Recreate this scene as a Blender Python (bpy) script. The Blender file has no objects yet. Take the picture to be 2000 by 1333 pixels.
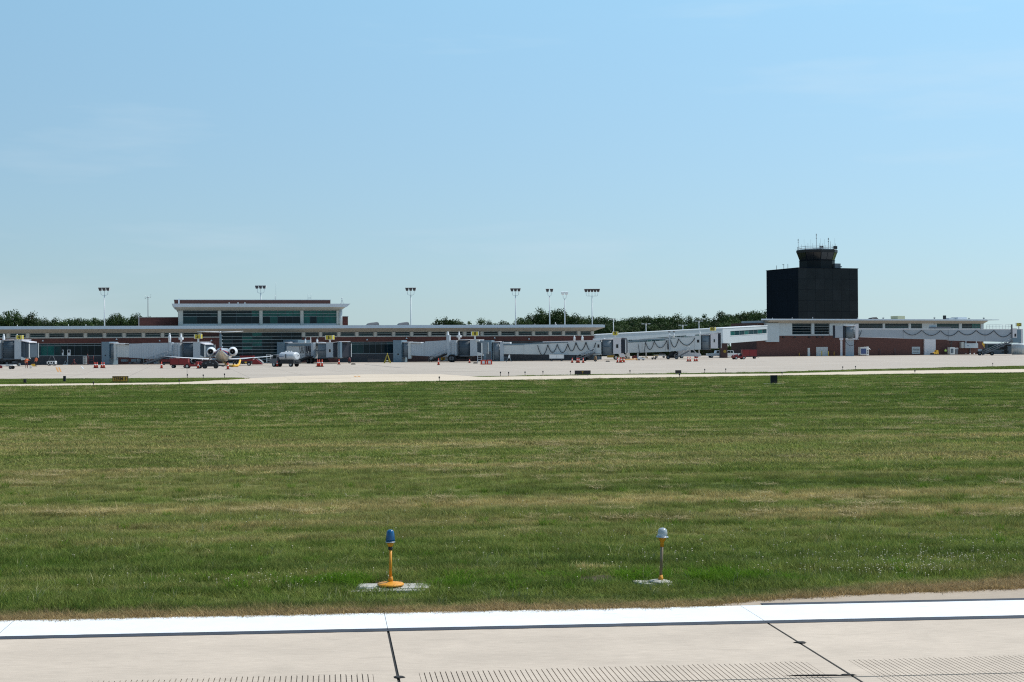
import bpy, bmesh, math, random
from mathutils import Vector, Matrix

random.seed(7)
SC = bpy.context.scene
COL = SC.collection
PI = math.pi

# ------------------------------------------------------------------ camera
FPX = 2864.0                      # focal length in pixels of a 2000 px wide frame
CAMH = 2.9
ROLL, PITCH = 0.0063, 0.00405
Fw = Vector((0, math.cos(PITCH), math.sin(PITCH)))
Zp = Vector((0, -math.sin(PITCH), math.cos(PITCH)))
Rt = Vector((1, 0, 0)) * math.cos(ROLL) - Zp * math.sin(ROLL)
Up = Vector((1, 0, 0)) * math.sin(ROLL) + Zp * math.cos(ROLL)
cam = bpy.data.cameras.new("camera")
cam.sensor_width = 36.0
cam.lens = FPX / 2000.0 * 36.0
cam.clip_start, cam.clip_end = 0.5, 9000.0
camo = bpy.data.objects.new("camera", cam)
COL.objects.link(camo)
rot = Matrix((Rt, Up, -Fw)).transposed()
camo.matrix_world = Matrix.Translation((0, 0, CAMH)) @ rot.to_4x4()
SC.camera = camo

# ------------------------------------------------------------------ light
SUN_AZ, SUN_EL = math.radians(20.0), math.radians(56.0)     # azimuth from +X towards +Y
S = Vector((math.cos(SUN_AZ) * math.cos(SUN_EL), math.sin(SUN_AZ) * math.cos(SUN_EL), math.sin(SUN_EL)))
world = bpy.data.worlds.new("World")
SC.world = world
world.use_nodes = True
wn, wl = world.node_tree.nodes, world.node_tree.links
wn.clear()
sky = wn.new("ShaderNodeTexSky")
sky.sky_type = 'NISHITA'
sky.sun_disc = False
sky.sun_elevation = SUN_EL
sky.sun_rotation = math.radians(90.0) - SUN_AZ
sky.altitude = 200.0
sky.air_density = 1.0
sky.dust_density = 0.4
sky.ozone_density = 3.0
bg = wn.new("ShaderNodeBackground")
bg.inputs[1].default_value = 0.125
# faint high cirrus streaks over the whole dome
tc = wn.new("ShaderNodeTexCoord")
mp = wn.new("ShaderNodeMapping")
mp.inputs['Scale'].default_value = (1.3, 1.3, 9.0)
mp.inputs['Rotation'].default_value = (0.0, 0.10, 0.0)
cn = wn.new("ShaderNodeTexNoise")
cn.inputs['Scale'].default_value = 2.2
cn.inputs['Detail'].default_value = 5.0
cn.inputs['Roughness'].default_value = 0.55
cr = wn.new("ShaderNodeValToRGB")
cr.color_ramp.elements[0].position = 0.50
cr.color_ramp.elements[0].color = (0.62, 0.62, 0.62, 1)
cr.color_ramp.elements[1].position = 0.85
cr.color_ramp.elements[1].color = (0.70, 0.70, 0.70, 1)
tint = wn.new("ShaderNodeMix"); tint.data_type = 'RGBA'; tint.blend_type = 'MULTIPLY'
tint.inputs[0].default_value = 1.0
tint.inputs[7].default_value = (0.80, 1.0, 1.06, 1)
cmix = wn.new("ShaderNodeMix"); cmix.data_type = 'RGBA'
# summer haze in the lower sky: greyer at the horizon, thinning out overhead, brighter towards the sun
sx = wn.new("ShaderNodeSeparateXYZ"); wl.new(tc.outputs['Generated'], sx.inputs[0])
hz = wn.new("ShaderNodeMapRange"); hz.inputs[1].default_value = 0.03; hz.inputs[2].default_value = 0.30
wl.new(sx.outputs[2], hz.inputs[0])
hc_ = wn.new("ShaderNodeMix"); hc_.data_type = 'RGBA'; wl.new(hz.outputs[0], hc_.inputs[0])
hc_.inputs[6].default_value = (3.60, 4.72, 5.60, 1); hc_.inputs[7].default_value = (3.50, 6.60, 8.8, 1)
dp = wn.new("ShaderNodeVectorMath"); dp.operation = 'DOT_PRODUCT'; dp.inputs[1].default_value = (math.cos(SUN_AZ), math.sin(SUN_AZ), 0)
wl.new(tc.outputs['Generated'], dp.inputs[0])
dg = wn.new("ShaderNodeMath"); dg.operation = 'MULTIPLY_ADD'; dg.inputs[1].default_value = 0.50; dg.inputs[2].default_value = 0.81; wl.new(dp.outputs['Value'], dg.inputs[0])
hs = wn.new("ShaderNodeVectorMath"); hs.operation = 'SCALE'; wl.new(hc_.outputs[2], hs.inputs[0]); wl.new(dg.outputs[0], hs.inputs['Scale'])
wl.new(hs.outputs[0], cmix.inputs[7])
fd = wn.new("ShaderNodeMapRange"); fd.inputs[1].default_value = 0.28; fd.inputs[2].default_value = 0.95; fd.inputs[3].default_value = 1.0; fd.inputs[4].default_value = 0.3
wl.new(sx.outputs[2], fd.inputs[0])
fm = wn.new("ShaderNodeMath"); fm.operation = 'MULTIPLY'; wl.new(fd.outputs[0], fm.inputs[1])
wo = wn.new("ShaderNodeOutputWorld")
wl.new(tc.outputs['Generated'], mp.inputs[0]); wl.new(mp.outputs[0], cn.inputs['Vector'])
wl.new(cn.outputs[0], cr.inputs[0]); wl.new(cr.outputs[0], fm.inputs[0]); wl.new(fm.outputs[0], cmix.inputs[0])
wl.new(sky.outputs[0], tint.inputs[6]); wl.new(tint.outputs[2], cmix.inputs[6])
cw = wn.new("ShaderNodeValToRGB"); cw.color_ramp.elements[0].position = 0.54; cw.color_ramp.elements[0].color = (0, 0, 0, 1); cw.color_ramp.elements[1].position = 0.80; cw.color_ramp.elements[1].color = (0.34, 0.34, 0.34, 1)
wl.new(cn.outputs[0], cw.inputs[0])
wmix = wn.new("ShaderNodeMix"); wmix.data_type = 'RGBA'; wmix.inputs[7].default_value = (5.6, 6.5, 7.2, 1)
wl.new(cw.outputs[0], wmix.inputs[0]); wl.new(cmix.outputs[2], wmix.inputs[6])
wl.new(wmix.outputs[2], bg.inputs[0]); wl.new(bg.outputs[0], wo.inputs[0])
sl = bpy.data.lights.new("sun", 'SUN')
sl.energy = 4.2
sl.angle = math.radians(0.5)
sl.color = (1.0, 0.955, 0.88)
slo = bpy.data.objects.new("sun", sl)
COL.objects.link(slo)
slo.rotation_euler = S.to_track_quat('Z', 'Y').to_euler()
slo.location = (40, 10, 60)
SC.view_settings.view_transform = 'Standard'
SC.view_settings.look = 'None'
SC.view_settings.exposure = 0.0
SC.view_settings.gamma = 1.0
SC.view_settings.use_curve_mapping = False
SC.render.engine = 'CYCLES'
SC.cycles.max_bounces = 6
SC.cycles.use_denoising = False
SC.cycles.pixel_filter_type = 'BLACKMAN_HARRIS'
SC.cycles.filter_width = 1.15
SC.cycles.sample_clamp_indirect = 4.0

# ------------------------------------------------------------------ survey helpers
def ray(px, py):
    d = Fw + Rt * ((px - 1000.0) / FPX) + Up * ((666.5 - py) / FPX)
    return d / d.y
def at(px, py, Y):
    d = ray(px, py)
    return Vector((d.x * Y, Y, CAMH + d.z * Y))
def gnd(px, py, z=0.0):
    d = ray(px, py)
    Y = (z - CAMH) / d.z
    return Vector((d.x * Y, Y, z))
def xat(px, Y):
    return at(px, 690, Y).x
def lerp(a, b, t):
    return a + (b - a) * t

# ------------------------------------------------------------------ materials
MATS = {}
def nt(m):
    m.use_nodes = True
    return m.node_tree.nodes, m.node_tree.links
def mat(name, col, rough=0.6, metal=0.0, var=0.12, scale=0.8, spec=0.5, bump=0.0, bscale=30.0, stretch=(1, 1, 1), emit=None):
    m = bpy.data.materials.new(name)
    n, l = nt(m)
    b = n["Principled BSDF"]
    b.inputs['Roughness'].default_value = rough
    b.inputs['Metallic'].default_value = metal
    b.inputs['Specular IOR Level'].default_value = spec
    g = n.new("ShaderNodeNewGeometry")
    mpn = n.new("ShaderNodeMapping"); mpn.inputs['Scale'].default_value = stretch
    nz = n.new("ShaderNodeTexNoise"); nz.inputs['Scale'].default_value = scale
    nz.inputs['Detail'].default_value = 5.0; nz.inputs['Roughness'].default_value = 0.65
    rp = n.new("ShaderNodeMapRange")
    rp.inputs[1].default_value = 0.25; rp.inputs[2].default_value = 0.75
    rp.inputs[3].default_value = 1.0 - var; rp.inputs[4].default_value = 1.0 + var
    mx = n.new("ShaderNodeVectorMath"); mx.operation = 'SCALE'
    mx.inputs[0].default_value = col[:3]
    l.new(g.outputs['Position'], mpn.inputs[0]); l.new(mpn.outputs[0], nz.inputs['Vector'])
    l.new(nz.outputs[0], rp.inputs[0]); l.new(rp.outputs[0], mx.inputs['Scale'])
    l.new(mx.outputs[0], b.inputs['Base Color'])
    if bump:
        n2 = n.new("ShaderNodeTexNoise"); n2.inputs['Scale'].default_value = bscale
        n2.inputs['Detail'].default_value = 4
        bp = n.new("ShaderNodeBump"); bp.inputs['Strength'].default_value = bump
        bp.inputs['Distance'].default_value = 0.01
        l.new(g.outputs['Position'], n2.inputs['Vector']); l.new(n2.outputs[0], bp.inputs['Height'])
        l.new(bp.outputs[0], b.inputs['Normal'])
    MATS[name] = m
    return m

mat('white_metal', (0.62, 0.65, 0.67), 0.45, var=0.05)
mat('white_panel', (0.46, 0.50, 0.52), 0.5, var=0.06)
mat('roof_metal', (0.52, 0.57, 0.63), 0.4, var=0.05)
mat('soffit', (0.40, 0.38, 0.33), 0.8, var=0.08)
mat('precast', (0.48, 0.48, 0.45), 0.8, var=0.08)
mat('brick', (0.105, 0.036, 0.030), 0.85, var=0.28, scale=1.4, stretch=(1, 1, 3))
mat('brick_light', (0.105, 0.042, 0.033), 0.85, var=0.25, scale=1.4, stretch=(1, 1, 3))
mat('brick_dark', (0.075, 0.040, 0.036), 0.9, var=0.2, scale=1.2)
mat('base_wall', (0.050, 0.050, 0.055), 0.85, var=0.2)
mat('frame', (0.26, 0.30, 0.31), 0.45, var=0.04)
mat('glass', (0.004, 0.014, 0.020), 0.10, var=0.5, scale=0.35, spec=0.2)
mat('glass_teal_lit', (0.012, 0.095, 0.085), 0.12, var=0.35, scale=0.5, spec=0.25)  # teal tint stands in for the bright interior seen through the panes
mat('glass_mid', (0.007, 0.034, 0.040), 0.12, var=0.5, scale=0.3, spec=0.25)
mat('bridge_grey', (0.45, 0.495, 0.54), 0.5, var=0.07, scale=0.5)
mat('bridge_light', (0.58, 0.60, 0.60), 0.5, var=0.06, scale=0.5)
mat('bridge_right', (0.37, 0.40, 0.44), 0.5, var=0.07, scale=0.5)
mat('bridge_white', (0.66, 0.63, 0.65), 0.45, var=0.05)
mat('bridge_blue', (0.16, 0.235, 0.29), 0.5, var=0.10)
mat('drum_dark', (0.055, 0.080, 0.105), 0.6, var=0.15)
mat('drum_mid', (0.16, 0.195, 0.225), 0.55, var=0.10)
mat('bellows', (0.030, 0.036, 0.050), 0.85, var=0.2)
mat('gear_dark', (0.018, 0.019, 0.022), 0.7, var=0.3, scale=3)
mat('gear_grey', (0.12, 0.13, 0.145), 0.6, var=0.25, scale=2)
mat('steel', (0.42, 0.44, 0.46), 0.4, metal=0.3, var=0.08)
mat('pole', (0.52, 0.55, 0.57), 0.4, var=0.05)
mat('black', (0.010, 0.010, 0.012), 0.6, var=0.2)
mat('tyre', (0.014, 0.014, 0.015), 0.85, var=0.2, scale=5)
mat('rim', (0.50, 0.50, 0.48), 0.5, var=0.1)
mat('sign_yellow', (0.62, 0.50, 0.05), 0.5, var=0.05)
mat('sign_amber', (0.30, 0.19, 0.012), 0.5, var=0.08)
mat('red', (0.21, 0.010, 0.012), 0.45, var=0.15)
mat('dark_red', (0.11, 0.010, 0.010), 0.5, var=0.2)
mat('orange', (0.70, 0.13, 0.03), 0.55, var=0.08)
mat('cone_orange', (0.62, 0.055, 0.025), 0.55, var=0.1)
mat('cone_white', (0.75, 0.74, 0.72), 0.5, var=0.05)
mat('lime', (0.35, 0.62, 0.10), 0.6, var=0.08)
mat('yellow', (0.72, 0.40, 0.03), 0.5, var=0.1)
mat('white_paint', (0.74, 0.75, 0.76), 0.35, var=0.04)
mat('silver', (0.52, 0.54, 0.56), 0.28, metal=0.55, var=0.08, scale=1.5)
mat('belly', (0.52, 0.49, 0.43), 0.35, metal=0.3, var=0.10, scale=1.5)
mat('livery_blue', (0.03, 0.06, 0.18), 0.4, var=0.1)
mat('livery_red', (0.42, 0.03, 0.03), 0.4, var=0.1)
mat('tower_black', (0.006, 0.0105, 0.019), 0.75, var=0.25, scale=0.4, spec=0.08)  # also the darker, shaded copy of the cladding on the left face
mat('tower_panel_b', (0.015, 0.018, 0.020), 0.6, var=0.3, scale=0.3, spec=0.2)
mat('chock_yellow', (0.36, 0.28, 0.02), 0.5, var=0.1)
mat('groove_floor', (0.17, 0.145, 0.12), 0.9, var=0.35, scale=6)
mat('soil', (0.075, 0.048, 0.028), 0.95, var=0.4, scale=12, bump=0.8, bscale=60)
mat('tank_white', (0.50, 0.52, 0.55), 0.4, var=0.08)
mat('tower_panel', (0.011, 0.014, 0.0155), 0.6, var=0.3, scale=0.3, spec=0.2)
mat('cab_glass', (0.020, 0.022, 0.024), 0.2, var=0.3, scale=0.4, spec=0.5)
mat('cream_box', (0.55, 0.52, 0.32), 0.6)
mat('concrete_pad', (0.43, 0.41, 0.36), 0.9, var=0.25, scale=7, bump=0.4)
mat('lamp_yellow', (0.66, 0.27, 0.012), 0.5, var=0.14, scale=18, bump=0.1)
mat('lamp_pipe', (0.21, 0.15, 0.09), 0.45, var=0.3, scale=14)
mat('rubber', (0.02, 0.02, 0.022), 0.7)
mat('skin', (0.42, 0.24, 0.16), 0.6)
mat('cloth_dark', (0.020, 0.022, 0.030), 0.9, var=0.2, scale=6)
mat('bark', (0.055, 0.040, 0.028), 0.9, var=0.3, scale=3)
mat('sealant', (0.018, 0.017, 0.016), 0.85, var=0.4, scale=9)
mat('brown_roof', (0.055, 0.030, 0.024), 0.8, var=0.15)
mat('paint_orange', (0.50, 0.24, 0.06), 0.8, var=0.2, scale=4)
mat('paint_grey', (0.09, 0.09, 0.10), 0.8, var=0.15, scale=3)
mat('wood', (0.20, 0.12, 0.06), 0.8)
mat('lens_dark', (0.025, 0.024, 0.03), 0.25, var=0.2)
mat('silver_tank', (0.45, 0.49, 0.50), 0.4, metal=0.2, var=0.15, scale=0.8, stretch=(3, 3, 0.6))
def glassy(name, col, trans=0.5, rough=0.12):
    m = mat(name, col, rough, var=0.05, spec=0.6)
    m.node_tree.nodes["Principled BSDF"].inputs['Transmission Weight'].default_value = trans
    return m
glassy('blue_lens', (0.005, 0.095, 0.25), 0.15, 0.14)
glassy('clear_lens', (0.55, 0.60, 0.64), 0.45, 0.18)

# ------------------------------------------------------------------ mesh builder
BASE = {}          # root location per object, so that shapes may be given in world metres
class MB:
    def __init__(self):
        self.v, self.f, self.sm = [], [], []
    def add(self, vs, fs, smooth=False):
        o = len(self.v)
        self.v += [tuple(p) for p in vs]
        self.f += [tuple(i + o for i in f) for f in fs]
        self.sm += [smooth] * len(fs)
        return self
    def hexa(self, p):      # p: bottom 0-3 (ccw), top 4-7
        return self.add(p, [(3, 2, 1, 0), (4, 5, 6, 7), (0, 1, 5, 4), (1, 2, 6, 5), (2, 3, 7, 6), (3, 0, 4, 7)])
    def box(self, x0, x1, y0, y1, z0, z1):
        x0, x1 = min(x0, x1), max(x0, x1); y0, y1 = min(y0, y1), max(y0, y1); z0, z1 = min(z0, z1), max(z0, z1)
        return self.hexa([(x0, y0, z0), (x1, y0, z0), (x1, y1, z0), (x0, y1, z0), (x0, y0, z1), (x1, y0, z1), (x1, y1, z1), (x0, y1, z1)])
    def beam(self, p0, p1, w, h0, h1=None):
        p0, p1 = Vector(p0), Vector(p1); h1 = h0 if h1 is None else h1
        d = Vector((p1.x - p0.x, p1.y - p0.y, 0)); d = d.normalized() if d.length > 1e-6 else Vector((1, 0, 0))
        n = Vector((-d.y, d.x, 0)) * (w / 2)
        a, b = Vector((0, 0, h0)), Vector((0, 0, h1))
        return self.hexa([p0 - n, p1 - n, p1 + n, p0 + n, p0 - n + a, p1 - n + b, p1 + n + b, p0 + n + a])
    def cyl(self, p0, p1, r0, r1=None, n=12, smooth=True):
        r1 = r0 if r1 is None else r1
        p0, p1 = Vector(p0), Vector(p1)
        q = (p1 - p0).to_track_quat('Z', 'Y')
        vs = []
        for p, r in ((p0, r0), (p1, r1)):
            for i in range(n):
                a = 2 * PI * i / n
                vs.append(p + q @ Vector((math.cos(a) * r, math.sin(a) * r, 0)))
        o = len(self.v)
        self.add(vs, [(i, (i + 1) % n, n + (i + 1) % n, n + i) for i in range(n)], smooth)
        self.f += [tuple(o + i for i in reversed(range(n))), tuple(o + n + i for i in range(n))]
        self.sm += [False, False]
        return self
    def tube(self, pts, r, n=6):
        pts = [Vector(p) for p in pts]
        vs, fs = [], []
        for k, p in enumerate(pts):
            t = (pts[min(k + 1, len(pts) - 1)] - pts[max(k - 1, 0)]).normalized()
            q = t.to_track_quat('Z', 'Y')
            for i in range(n):
                a = 2 * PI * i / n
                vs.append(p + q @ Vector((math.cos(a) * r, math.sin(a) * r, 0)))
        for k in range(len(pts) - 1):
            for i in range(n):
                fs.append((k * n + i, k * n + (i + 1) % n, (k + 1) * n + (i + 1) % n, (k + 1) * n + i))
        fs.append(tuple(reversed(range(n)))); fs.append(tuple((len(pts) - 1) * n + i for i in range(n)))
        return self.add(vs, fs, True)
    def prism(self, poly, plane, a, b):
        def P(u, v, w):
            return {'xz': (u, w, v), 'yz': (w, u, v), 'xy': (u, v, w)}[plane]
        n = len(poly)
        vs = [P(u, v, a) for u, v in poly] + [P(u, v, b) for u, v in poly]
        fs = [tuple(range(n)), tuple(reversed(range(n, 2 * n)))] + [(i, n + i, n + (i + 1) % n, (i + 1) % n) for i in range(n)]
        return self.add(vs, fs)
    def loft(self, rings, smooth=True, caps=True):
        n = len(rings[0]); vs = [p for r in rings for p in r]; fs = []
        for k in range(len(rings) - 1):
            for i in range(n):
                fs.append((k * n + i, k * n + (i + 1) % n, (k + 1) * n + (i + 1) % n, (k + 1) * n + i))
        o = len(self.v)
        self.add(vs, fs, smooth)
        if caps:
            self.f += [tuple(o + i for i in reversed(range(n))), tuple(o + (len(rings) - 1) * n + i for i in range(n))]
            self.sm += [False, False]
        return self
    def lathe(self, prof, c=(0, 0, 0), n=20, smooth=True):
        c = Vector(c)
        return self.loft([[c + Vector((math.cos(2 * PI * i / n) * r, math.sin(2 * PI * i / n) * r, z)) for i in range(n)] for r, z in prof], smooth)
    def ball(self, c, rx, ry=None, rz=None, n=12, m=7):
        ry = rx if ry is None else ry; rz = rx if rz is None else rz
        c = Vector(c)
        rings = []
        for k in range(m + 1):
            t = PI * k / m; s = max(math.sin(t), 0.02)
            rings.append([c + Vector((math.cos(2 * PI * i / n) * rx * s, math.sin(2 * PI * i / n) * ry * s, -math.cos(t) * rz)) for i in range(n)])
        return self.loft(rings)
    def quad(self, a, b, c, d):
        return self.add([a, b, c, d], [(0, 1, 2, 3)])
    def mesh(self, name, off=None):
        off = off or Vector((0, 0, 0))
        me = bpy.data.meshes.new(name)
        me.from_pydata([(v[0] - off[0], v[1] - off[1], v[2] - off[2]) for v in self.v], [], self.f)
        me.polygons.foreach_set('use_smooth', self.sm)
        me.update()
        bm = bmesh.new(); bm.from_mesh(me); bmesh.ops.recalc_face_normals(bm, faces=bm.faces[:]); bm.to_mesh(me); bm.free()
        return me
    def build(self, name, material, parent=None, local=False):
        off = Vector((0, 0, 0))
        if parent is not None and not local:
            off = BASE.get(parent.as_pointer(), off)
        me = self.mesh(name, off)
        me.materials.append(MATS[material] if isinstance(material, str) else material)
        o = bpy.data.objects.new(name, me)
        COL.objects.link(o)
        if parent is not None:
            o.parent = parent
            if not local:
                BASE[o.as_pointer()] = off
        return o

def thing(name, label, cat, loc, rz=0.0, group=None):
    o = bpy.data.objects.new(name, None)
    o.empty_display_size = 0.3
    COL.objects.link(o)
    o.location = loc; o.rotation_euler = (0, 0, rz)
    BASE[o.as_pointer()] = Vector(loc)
    tag(o, label, cat, group)
    return o
def tag(o, label=None, cat=None, group=None, kind=None):
    if label: o['label'] = label
    if cat: o['category'] = cat
    if group: o['group'] = group
    if kind: o['kind'] = kind
    return o
def copy_tree(o, parent=None):
    c = o.copy(); COL.objects.link(c)
    c.parent = parent
    for ch in list(o.children):
        copy_tree(ch, c)
    return c
def text_mb(s, size, depth=0.01):
    """lettering as thin solid shapes in the xz plane, centred, facing -y"""
    cu = bpy.data.curves.new("lettering", 'FONT')
    cu.body = s; cu.size = size; cu.align_x = 'CENTER'; cu.align_y = 'CENTER'; cu.extrude = depth / 2; cu.offset = size * 0.015
    o = bpy.data.objects.new("lettering", cu); COL.objects.link(o)
    dg = bpy.context.evaluated_depsgraph_get()
    me = bpy.data.meshes.new_from_object(o.evaluated_get(dg))
    m = MB()
    m.add([(v.co.x, -v.co.z, v.co.y) for v in me.vertices], [tuple(p.vertices) for p in me.polygons])
    bpy.data.objects.remove(o); bpy.data.meshes.remove(me); bpy.data.curves.remove(cu)
    return m
def moved(m, c, rz=0.0):
    R = Matrix.Rotation(rz, 3, 'Z'); c = Vector(c)
    m.v = [tuple(R @ Vector(v) + c) for v in m.v]
    return m
def ordinal(i):
    return ['first', 'second', 'third', 'fourth', 'fifth', 'sixth', 'seventh', 'eighth', 'ninth', 'tenth', 'eleventh', 'twelfth', 'thirteenth', 'fourteenth', 'fifteenth', 'sixteenth', 'seventeenth', 'eighteenth', 'nineteenth', 'twentieth', 'twenty-first', 'twenty-second', 'twenty-third', 'twenty-fourth'][i]

# ------------------------------------------------------------------ ground geometry
E0, E1 = gnd(0, 1217), gnd(2000, 1177)            # outer edge of the white runway edge line
RD = (E1 - E0).normalized()                        # along the runway
RN = Vector((-RD.y, RD.x, 0))                      # away from the camera, into the grass
def sdist(p):
    return (p - E0).dot(RN)
def tdist(p):
    return (p - E0).dot(RD)
FAR_EDGE = [gnd(px, py) for px, py in ((-700, 766), (0, 757), (460, 752), (700, 749), (1000, 744.5), (1200, 741), (1500, 736), (2000, 729.5), (2700, 720))]
def interp(poly, x):
    for a, b in zip(poly, poly[1:]):
        if a.x <= x <= b.x:
            return lerp(a.y, b.y, (x - a.x) / (b.x - a.x))
    return poly[0].y if x < poly[0].x else poly[-1].y

# grass colour by place: mowing streaks, dry patches, dry verge along the runway
def grass_nodes(n, l, bright=1.0):
    def new(t, **k):
        x = n.new(t)
        for a, b in k.items(): setattr(x, a, b)
        return x
    g = new("ShaderNodeNewGeometry")
    sub = new("ShaderNodeVectorMath", operation='SUBTRACT'); sub.inputs[1].default_value = E0
    l.new(g.outputs['Position'], sub.inputs[0])
    ds = new("ShaderNodeVectorMath", operation='DOT_PRODUCT'); ds.inputs[1].default_value = RN
    dt = new("ShaderNodeVectorMath", operation='DOT_PRODUCT'); dt.inputs[1].default_value = RD
    l.new(sub.outputs[0], ds.inputs[0]); l.new(sub.outputs[0], dt.inputs[0])
    s, t = ds.outputs['Value'], dt.outputs['Value']
    def noise(kt, ks, scale=1.0, detail=3.0, off=0.0):
        a = new("ShaderNodeMath", operation='MULTIPLY'); a.inputs[1].default_value = kt; l.new(t, a.inputs[0])
        b = new("ShaderNodeMath", operation='MULTIPLY'); b.inputs[1].default_value = ks; l.new(s, b.inputs[0])
        # mowing rows run a little askew to the runway
        b2 = new("ShaderNodeMath", operation='MULTIPLY_ADD'); b2.inputs[1].default_value = -0.055 * ks; l.new(t, b2.inputs[0]); l.new(b.outputs[0], b2.inputs[2])
        c = new("ShaderNodeCombineXYZ"); l.new(a.outputs[0], c.inputs[0]); l.new(b2.outputs[0], c.inputs[1]); c.inputs[2].default_value = off
        z = new("ShaderNodeTexNoise"); z.inputs['Scale'].default_value = scale; z.inputs['Detail'].default_value = detail; z.inputs['Roughness'].default_value = 0.6
        l.new(c.outputs[0], z.inputs['Vector'])
        return z.outputs[0]
    def mth(op, a, b, c=None, clamp=False):
        m = new("ShaderNodeMath", operation=op); m.use_clamp = clamp
        for i, x in enumerate((a, b, c)):
            if x is None: continue
            if isinstance(x, (int, float)): m.inputs[i].default_value = x
            else: l.new(x, m.inputs[i])
        return m.outputs[0]
    n1 = noise(0.022, 0.60, 1.0, 5.0, 1.0)
    n1b = noise(0.012, 0.16, 1.0, 3.0, 5.0)
    n2 = noise(0.20, 0.38, 1.0, 4.0, 9.0)
    n3 = noise(2.0, 3.0, 1.0, 4.0, 13.0)
    n4 = noise(0.55, 1.35, 1.0, 3.0, 21.0)
    br = new("ShaderNodeValToRGB")
    sn = mth('DIVIDE', s, 130.0)
    l.new(sn, br.inputs[0])
    e = br.color_ramp.elements
    e[0].position = 0.0; e[0].color = (0.40,) * 3 + (1,)
    e[1].position = 1.0; e[1].color = (0.36,) * 3 + (1,)
    for p, v in ((0.012, 0.46), (0.035, 0.43), (0.055, 0.55), (0.08, 0.62), (0.115, 0.64), (0.16, 0.64), (0.21, 0.60), (0.27, 0.53), (0.36, 0.42), (0.52, 0.34), (0.75, 0.38)):
        x = e.new(p); x.color = (v, v, v, 1)
    f = mth('ADD', br.outputs[0], mth('MULTIPLY', mth('SUBTRACT', n1, 0.5), 1.45))
    f = mth('ADD', f, mth('MULTIPLY', mth('SUBTRACT', n1b, 0.5), 0.7))
    f = mth('ADD', f, mth('MULTIPLY', mth('SUBTRACT', n2, 0.5), 0.5))
    f = mth('ADD', f, mth('MULTIPLY', mth('SUBTRACT', n3, 0.5), 0.7))
    cr = new("ShaderNodeValToRGB")
    l.new(f, cr.inputs[0])
    e = cr.color_ramp.elements
    e[0].position = 0.0; e[0].color = (0.036, 0.062, 0.010, 1)
    e[1].position = 1.0; e[1].color = (0.300, 0.240, 0.105, 1)
    for p, v in ((0.25, (0.064, 0.096, 0.016)), (0.48, (0.114, 0.133, 0.031)), (0.66, (0.165, 0.158, 0.052)), (0.82, (0.212, 0.178, 0.070))):
        x = e.new(p); x.color = v + (1,)
    # loose straw left by the mower
    st = new("ShaderNodeMapRange"); st.inputs[1].default_value = 0.665; st.inputs[2].default_value = 0.75
    l.new(n4, st.inputs[0])
    m1 = new("ShaderNodeMix", data_type='RGBA'); l.new(st.outputs[0], m1.inputs[0]); l.new(cr.outputs[0], m1.inputs[6]); m1.inputs[7].default_value = (0.36, 0.29, 0.145, 1)
    # narrow mower wheel tracks, greener and darker
    tk_ = new("ShaderNodeMapRange"); tk_.inputs[1].default_value = 0.58; tk_.inputs[2].default_value = 0.66; tk_.inputs[4].default_value = 0.62
    l.new(noise(0.022, 1.05, 1.0, 2.0, 33.0), tk_.inputs[0])
    m0 = new("ShaderNodeMix", data_type='RGBA'); l.new(tk_.outputs[0], m0.inputs[0]); l.new(m1.outputs[2], m0.inputs[6]); m0.inputs[7].default_value = (0.045, 0.058, 0.014, 1)
    m1 = m0
    # dead, salt-burnt verge right along the pavement
    shl = new("ShaderNodeMapRange"); shl.inputs[1].default_value = tdist(gnd(1400, 1184)); shl.inputs[2].default_value = tdist(gnd(2000, 1152)); shl.inputs[3].default_value = 0.0; shl.inputs[4].default_value = sdist(gnd(2000, 1152)) + .38
    l.new(t, shl.inputs[0])
    sv_ = mth('SUBTRACT', s, shl.outputs[0])
    wob = mth('ADD', sv_, mth('MULTIPLY', mth('SUBTRACT', n3, 0.5), -0.9))
    vg = new("ShaderNodeMapRange"); vg.interpolation_type = 'SMOOTHSTEP'
    vg.inputs[1].default_value = 0.05; vg.inputs[2].default_value = 0.62; vg.inputs[3].default_value = 0.85; vg.inputs[4].default_value = 0.0
    l.new(wob, vg.inputs[0])
    far = mth('GREATER_THAN', s, -0.6)
    m2 = new("ShaderNodeMix", data_type='RGBA'); l.new(mth('MULTIPLY', vg.outputs[0], far), m2.inputs[0]); l.new(m1.outputs[2], m2.inputs[6]); m2.inputs[7].default_value = (0.24, 0.165, 0.085, 1)
    sc = new("ShaderNodeVectorMath", operation='SCALE'); l.new(m2.outputs[2], sc.inputs[0]); sc.inputs['Scale'].default_value = bright
    return sc.outputs[0]
m = bpy.data.materials.new('grass_ground'); MATS['grass_ground'] = m
n, l = nt(m)
l.new(grass_nodes(n, l, 0.95), n["Principled BSDF"].inputs['Base Color'])
n["Principled BSDF"].inputs['Roughness'].default_value = 0.95
n["Principled BSDF"].inputs['Specular IOR Level'].default_value = 0.1
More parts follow.
